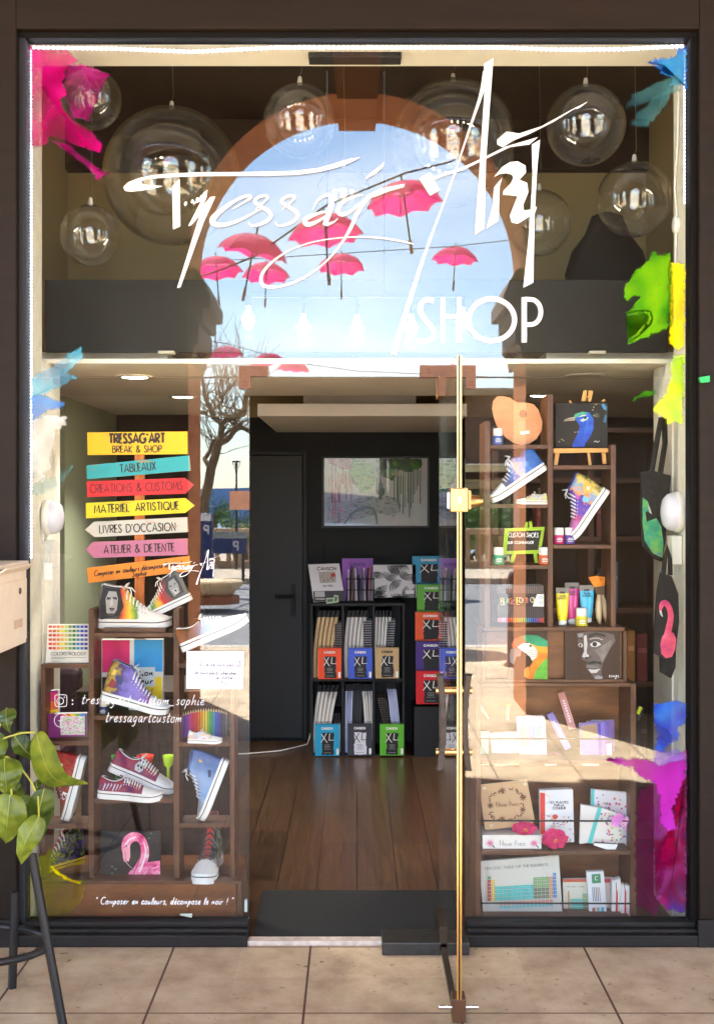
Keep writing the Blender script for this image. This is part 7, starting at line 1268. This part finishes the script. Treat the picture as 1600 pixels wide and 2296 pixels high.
# ================================================================ lettering and paint on the panes
YG = -.0012
VINYL = mat((250, 249, 246), .6, var=0)
def l1(p): return tr(p, 262.6, 93.8, .41033)
def l2(p): return tr(p, 825.4, 93.8, .35171)
def S3(f, pts, k): return [(*f([(x, y)])[0], w * k) for x, y, w in pts]
def logo(b, T, y, ws=1.0):
    def pg(f, pts): b.poly(T(f(pts)), y, VINYL)
    def st(f, k, pts): q = S3(f, pts, k); b.stroke([(X[0], X[1], p[2] * ws) for X, p in zip(T([(a, c) for a, c, _ in q]), q)], y, VINYL)
    k1, k2 = .41033, .35171
    pg(l1, [(1330, 630), (1270, 640), (1200, 660), (1100, 690), (980, 705), (830, 710), (650, 712), (480, 713), (330, 718), (200, 728), (120, 745), (60, 768), (35, 795), (45, 815), (80, 819), (140, 812), (200, 802), (252, 788), (180, 784), (140, 777), (131, 765), (150, 752), (220, 745), (330, 738), (480, 734), (650, 733), (830, 732), (980, 727), (1100, 712), (1200, 688), (1275, 660)])
    pg(l1, [(302, 790), (342, 748), (346, 1008), (306, 1025)]); pg(l1, [(414, 888), (495, 806), (489, 850), (442, 960), (406, 1002), (388, 1008), (460, 870)]); pg(l1, [(462, 905), (510, 848), (538, 845), (474, 985), (347, 1340), (328, 1346), (446, 965)])
    st(l1, k1, [(628, 915, 4), (690, 880, 8), (738, 848, 16), (715, 838, 14), (650, 862, 16), (562, 925, 26), (515, 972, 34), (530, 1000, 28), (590, 1003, 20), (680, 972, 14), (790, 910, 6)])
    for dx in (0, 147): st(l1, k1, [(755 + dx, 915, 4), (815 + dx, 868, 10), (828 + dx, 842, 13), (780 + dx, 842, 15), (742 + dx, 872, 17), (790 + dx, 902, 20), (842 + dx, 935, 22), (835 + dx, 970, 20), (775 + dx, 1002, 15), (728 + dx, 1006, 11), (718 + dx, 985, 6)])
    st(l1, k1, [(1068, 918, 5), (1095, 862, 12), (1150, 832, 18), (1174, 850, 26), (1166, 905, 30), (1146, 965, 30), (1132, 1002, 20)]); st(l1, k1, [(1150, 925, 8), (1080, 942, 18), (1018, 972, 26), (1036, 1003, 28), (1090, 985, 16), (1152, 945, 9)]); st(l1, k1, [(1140, 1000, 16), (1188, 984, 8), (1205, 965, 4)])
    st(l1, k1, [(1342, 836, 4), (1275, 850, 14), (1213, 890, 20), (1204, 938, 24), (1245, 948, 18), (1320, 892, 10), (1372, 838, 8)]); st(l1, k1, [(1388, 832, 20), (1320, 915, 22), (1276, 1020, 18), (1215, 1120, 11), (1125, 1220, 8), (1000, 1305, 13), (870, 1345, 11), (786, 1335, 20), (786, 1262, 16), (880, 1170, 8), (1020, 1103, 6), (1200, 1069, 6), (1400, 1065, 8), (1560, 1090, 10), (1622, 1106, 4)])
    pg(l1, [(1340, 862), (1400, 820), (1470, 795), (1570, 776), (1566, 794), (1480, 818), (1410, 846)]); pg(l1, [(1352, 753), (1385, 716), (1430, 682), (1460, 656), (1448, 690), (1410, 722)])
    pg(l2, [(735, 142), (796, 104), (772, 420), (748, 760), (738, 1192), (677, 1232), (708, 800), (742, 268)]); st(l2, k2, [(752, 190, 44), (722, 330, 22), (642, 560, 11), (522, 920, 9), (402, 1230, 12), (282, 1580, 26), (160, 1995, 36)])
    pg(l2, [(322, 870), (392, 832), (415, 860), (600, 800), (720, 745), (870, 670), (1080, 608), (1025, 655), (900, 672), (760, 740), (600, 820), (490, 852), (418, 882), (455, 945), (392, 982)]); pg(l2, [(820, 625), (880, 573), (960, 585), (1100, 540), (1300, 430), (1397, 382), (1340, 425), (1310, 428), (1180, 510), (1020, 590), (925, 628), (855, 672), (820, 655)])
    pg(l2, [(1040, 655), (1092, 625), (1075, 800), (1058, 1100), (1050, 1535), (986, 1568), (1025, 1200), (1045, 850)]); pg(l2, [(800, 930), (852, 866), (836, 920), (828, 1142), (750, 1192), (790, 1050)])
    pg(l2, [(800, 862), (850, 800), (900, 768), (950, 762), (1000, 790), (1004, 832), (960, 880), (1010, 900), (1018, 960), (985, 1040), (990, 1076), (1040, 1070), (1074, 1050), (1060, 1090), (1000, 1130), (950, 1160), (912, 1152), (900, 1110), (930, 1030), (950, 985), (900, 978), (856, 976), (860, 950), (905, 905), (922, 870), (915, 848), (880, 838), (840, 842)])
t = thing('shop_name_lettering', 'large white handwritten shop name with SHOP below, on the upper pane', 'lettering', WP(800, 460, 0)); o = t.location
b = MB(o); logo(b, lambda p: p, YG); b.build('script', t)
b = MB(o); q = lambda pts, w: [(*p, w) for p in l2(pts)]
b.stroke(q([(416, 1652), (380, 1640), (342, 1655), (325, 1700), (345, 1750), (390, 1805), (420, 1850), (412, 1890), (370, 1910), (330, 1908), (304, 1900)], 11), YG, VINYL, 2)
for x in (475, 578): b.stroke(q([(x, 1628), (x, 1916)], 10.5), YG, VINYL, 0)
b.stroke(q([(490, 1750), (563, 1750)], 9), YG, VINYL, 0); b.stroke([(*p, 11) for p in l2(arc(785, 1772, 146, 134, 90, 450, 40))], YG, VINYL, 0); b.stroke(q([(992, 1916), (992, 1628)], 11.5), YG, VINYL, 0); b.stroke(q([(996, 1640), (1040, 1642)] + arc(1036, 1722, 62, 80, -84, 84, 12) + [(996, 1804)], 10), YG, VINYL, 0); b.build('capitals', t)
t = thing('small_logo_lettering', 'small white handwritten shop name over the lowest signpost board', 'lettering', WP(430, 1270, 0)); b = MB(t.location); logo(b, lambda p: [(365 + (x - 276) * .125, 1232 + (y - 130) * .118) for x, y in p], YG, .3); b.build('script', t)
LGREY = mat((226, 226, 222), .6, var=0)
t = thing('address_lettering', 'grey white handwritten social media addresses with two icons on the left pane', 'lettering', WP(300, 1590, 0)); o = t.location
b = MB(o); p = Lz([(520, 940)])[0]; b.text('tressagart_custom_sophie', p[0], p[1], 24, 1.6, YG, LGREY, width=780 * K, slant=.22, rot=.6); b.build('script', t); b = MB(o); p = Lz([(672, 1056)])[0]; b.text('tressagartcustom', p[0], p[1], 26, 1.6, YG, LGREY, width=485 * K, slant=.22, rot=0.4); b.build('script', t)
b = MB(o)
for cy_ in (918, 942): b.poly(Lz(arc(464, cy_, 5, 5, 0, 320, 8)), YG, LGREY)
b.build('colon', t)
b = MB(o); rr = [(352, 890)] + [(360, 882), (420, 882), (428, 890), (428, 948), (420, 958), (362, 958), (352, 948), (352, 890)]; b.stroke([(*p, 1.3) for p in Lz(rr)], YG, LGREY, 1); b.stroke([(*p, 1.4) for p in Lz(arc(386, 922, 21, 21, 0, 360, 20))], YG, LGREY, 0); b.poly(Lz(arc(412, 898, 4, 4, 0, 330, 8)), YG, LGREY); b.build('icon', t)
b = MB(o); b.stroke([(*p, 1.2) for p in Lz(arc(392, 1046, 44, 44, 20, 330, 24))], YG, LGREY, 0); b.stroke([(*p, 1.6) for p in Lz([(412, 1020), (396, 1018), (388, 1032), (386, 1088)])], YG, LGREY, 1); b.stroke([(*p, 1.4) for p in Lz([(372, 1048), (406, 1048)])], YG, LGREY, 0); b.build('icon', t)
t = thing('quote_lettering', 'white handwritten quotation along the foot of the left pane', 'lettering', WP(368, 2040, 0)); b = MB(t.location); p = Lb([(608, 1364)])[0]; b.text('" Composer en couleurs, décompose le noir ! "', p[0], p[1], 15.5, 1.9, YG, VINYL, width=876 * K, slant=.22); b.build('script', t)
# ---- painted splashes
def splash(lab, pieces, y=-.0022):
    t = thing('paint_splash', lab, 'paint splash', WP(*pieces[0][0][0], 0), 'coloured paint on the window corners')
    for i, (pts, m, amp) in enumerate(pieces):
        ol = jag(pts, 5, amp, 50 + i); n = len(ol); area = sum(ol[k][0] * ol[(k + 1) % n][1] - ol[(k + 1) % n][0] * ol[k][1] for k in range(n)); sg = 1 if area > 0 else -1; inn = []; oo = []
        for k in range(n):
            a, c = ol[(k - 2) % n], ol[(k + 2) % n]; tx, ty = c[0] - a[0], c[1] - a[1]; l = math.hypot(tx, ty) or 1; inn.append((ol[k][0] - sg * ty / l * 4, ol[k][1] + sg * tx / l * 4)); oo.append((ol[k][0] + sg * ty / l * 5, ol[k][1] - sg * tx / l * 5))
        b = MB(t.location); e = Vector((0, .0002 * i, 0)); V = [WP(*p, y) - e for p in oo] + [WP(*p, y) - e for p in inn]
        b.add(V, [list(range(n, 2 * n))] + [(k, (k + 1) % n, n + (k + 1) % n, n + k) for k in range(n)], m); o_ = b.build('paint_patch', t)
        at = o_.data.attributes.new('cover', 'FLOAT', 'POINT'); at.data.foreach_set('value', [0.0] * n + [1.0] * n)
Q0 = lambda p: tr(p, 0, 0, .5041); Q1 = lambda p: tr(p, 793.4, 0, .5041); Q2 = lambda p: tr(p, 793.4, 422, .5041); Q3 = lambda p: tr(p, 0, 422, .5041)
MAG = paint_glass([(.3, (110, 0, 50)), (.5, (200, 6, 110)), (.7, (226, 30, 150))], 6, .35, .95); MAGL = paint_glass([(.3, (150, 10, 90)), (.7, (210, 40, 150))], 9, .15, .75)
splash('magenta paint splash in the top left corner of the glass', [(Q0([(134, 206), (290, 206), (312, 236), (345, 268), (322, 282), (300, 300), (280, 360), (300, 420), (270, 440), (280, 480), (340, 540), (400, 580), (460, 640), (440, 682), (330, 640), (250, 612), (215, 602), (214, 642), (134, 656)]), MAG, 2.5), (Q0([(300, 290), (360, 285), (430, 304), (488, 336), (440, 342), (400, 330), (440, 400), (400, 420), (360, 380), (340, 460), (400, 540), (330, 520), (290, 430)]), MAGL, 2.5), (Q0([(225, 622), (300, 640), (370, 700), (440, 756), (484, 770), (432, 800), (390, 740), (320, 690)]), MAGL, 1.5)])
BLU = paint_glass([(.3, (10, 30, 170)), (.5, (20, 90, 200)), (.7, (60, 160, 210))], 7, .45, .95); TLL = paint_glass([(.3, (30, 90, 110)), (.7, (90, 150, 150))], 6, .05, .5)
splash('blue paint splash in the top right corner of the glass', [(Q1([(1480, 208), (1440, 216), (1424, 250), (1340, 262), (1305, 280), (1370, 292), (1360, 330), (1420, 340), (1400, 380), (1450, 376), (1480, 400)]), BLU, 2.5), (Q1([(1440, 330), (1390, 350), (1330, 370), (1240, 420), (1200, 480), (1260, 470), (1330, 440), (1400, 420), (1450, 400)]), TLL, 3), (Q1([(1400, 400), (1340, 430), (1260, 500), (1230, 560), (1300, 560), (1360, 500), (1400, 450)]), TLL, 3)])
GRE = paint_glass([(.3, (30, 110, 20)), (.5, (70, 160, 20)), (.7, (130, 190, 20))], 6, .45, .95); YEL = paint_glass([(.3, (226, 190, 0)), (.5, (250, 230, 10)), (.7, (220, 240, 30))], 7, .85, .98); YGR = paint_glass([(.3, (160, 220, 10)), (.5, (214, 240, 20)), (.7, (236, 240, 60))], 8, .55, .97)
splash('green paint strokes fanning from the right edge of the upper glass', [(Q2([(1405, 286), (1360, 300), (1330, 276), (1296, 330), (1240, 380), (1206, 430), (1196, 480), (1216, 505), (1240, 480), (1270, 482), (1236, 530), (1206, 562), (1260, 548), (1316, 552), (1320, 590), (1262, 650), (1214, 692), (1300, 662), (1360, 640), (1412, 610)]), GRE, 2.2)])
splash('yellow paint bar down the right edge beside the green strokes', [(Q2([(1405, 330), (1470, 336), (1468, 700), (1440, 722), (1402, 690)]), YEL, 1.5), (Q2([(1425, 742), (1468, 738), (1466, 930), (1400, 930), (1412, 830), (1396, 790)]), YGR, 2.5), (Ra([(1400, 10), (1340, 30), (1326, 100), (1300, 220), (1270, 270), (1206, 340), (1240, 376), (1286, 400), (1310, 440), (1356, 430), (1402, 440)]), YGR, 2.2), (Ra([(1230, 220), (1150, 230), (1100, 270), (1076, 290), (1130, 262), (1190, 262), (1226, 246)]), GRE, 1.5)])
CYA = paint_glass([(.3, (50, 130, 200)), (.5, (90, 190, 220)), (.7, (180, 220, 226))], 6, .25, .9); WHT = paint_glass([(.3, (190, 200, 190)), (.5, (236, 236, 230)), (.7, (214, 200, 170))], 8, .3, .95); TEA = paint_glass([(.3, (60, 150, 150)), (.7, (150, 210, 210))], 6, .12, .65); BL2 = paint_glass([(.3, (30, 80, 200)), (.6, (90, 160, 226)), (.8, (200, 220, 236))], 6, .4, .92)
splash('pale blue and white paint strokes down the left edge of the glass', [(La([(198, 150), (250, 110), (330, 70), (400, 20), (440, -20), (520, -60), (530, 0), (490, 60), (420, 110), (500, 140), (440, 170), (380, 200), (300, 240), (200, 280)]), CYA, 2.5), (La([(198, 260), (260, 250), (330, 270), (420, 300), (380, 340), (300, 350), (250, 400), (200, 420)]), BL2, 2.5), (La([(198, 410), (270, 390), (340, 380), (430, 390), (420, 450), (360, 480), (350, 560), (320, 640), (330, 720), (280, 740), (300, 780), (200, 820)]), WHT, 3), (La([(198, 820), (300, 790), (380, 760), (470, 700), (440, 760), (380, 830), (300, 870), (240, 890), (200, 880)]), TEA, 3)])
BL3 = paint_glass([(.3, (10, 20, 120)), (.45, (20, 60, 200)), (.6, (60, 130, 220)), (.75, (60, 40, 170))], 6, .5, .96); VIO2 = paint_glass([(.3, (70, 40, 150)), (.5, (130, 90, 210)), (.7, (200, 150, 226))], 5, .05, .7); MG3 = paint_glass([(.3, (120, 0, 60)), (.5, (180, 20, 140)), (.7, (210, 60, 200))], 5, .2, .9, (1, 1, .6)); RD = paint_glass([(.3, (60, 0, 30)), (.5, (140, 8, 70)), (.7, (170, 10, 60))], 5, .1, .85)
WASH = paint_glass([(.30, (30, 8, 60)), (.42, (90, 30, 140)), (.5, (160, 14, 100)), (.56, (190, 100, 190)), (.62, (140, 6, 50)), (.74, (40, 0, 20))], 6, .55, .97, (1, 1, .7)); DIM = paint_glass([(.3, (60, 0, 50)), (.6, (110, 10, 70))], 4, .0, .5, (1, 1, .6))
splash('blue and magenta paint running down the right edge of the lower pane', [(Rc([(1422, 380), (1330, 420), (1225, 520), (1215, 900), (1225, 1330), (1300, 1400), (1422, 1420)]), WASH, 2), (Rc([(1260, 560), (1120, 640), (1090, 900), (1100, 1380), (1240, 1440), (1300, 1000)]), DIM, 3), (Rb([(1418, 942), (1380, 926), (1330, 924), (1290, 940), (1216, 936), (1218, 1060), (1240, 1130), (1216, 1230), (1280, 1250), (1310, 1200), (1360, 1180), (1384, 1130), (1360, 1090), (1420, 1070)]), BL3, 2.5), (Rb([(1218, 1220), (1300, 1240), (1380, 1230), (1418, 1290), (1418, 1420), (1330, 1460), (1240, 1440), (1210, 1340)]), VIO2, 3), (Rc([(1418, 440), (1330, 450), (1250, 480), (1180, 440), (1100, 432), (1040, 440), (980, 430), (900, 440), (980, 470), (1080, 500), (1150, 570), (1230, 600), (1260, 700), (1250, 840), (1300, 900), (1360, 880), (1330, 760), (1380, 640), (1418, 560)]), MG3, 3), (Rc([(1418, 560), (1390, 640), (1350, 760), (1372, 880), (1300, 940), (1262, 1010), (1250, 1120), (1230, 1220), (1262, 1320), (1330, 1380), (1418, 1400)]), RD, 3), (Rc([(940, 810), (1000, 780), (1060, 810), (1050, 900), (1000, 880), (950, 860)]), paint_glass([(.3, (200, 60, 200)), (.7, (230, 130, 220))], 8, .1, .7), 2.5)])
YG2 = paint_glass([(.3, (90, 96, 0)), (.5, (150, 150, 0)), (.7, (110, 130, 10))], 4, .12, .55)
splash('olive yellow paint haze low in the left corner of the glass', [(Lb([(166, 1450), (168, 1180), (240, 1080), (330, 1010), (420, 1050), (340, 1110), (360, 1160), (460, 1206), (552, 1222), (540, 1300), (500, 1370), (430, 1432), (300, 1440)]), YG2, 3), (Lb([(325, 1120), (360, 1150), (440, 1200), (520, 1226), (430, 1214), (350, 1168)]), YEL, 2)])
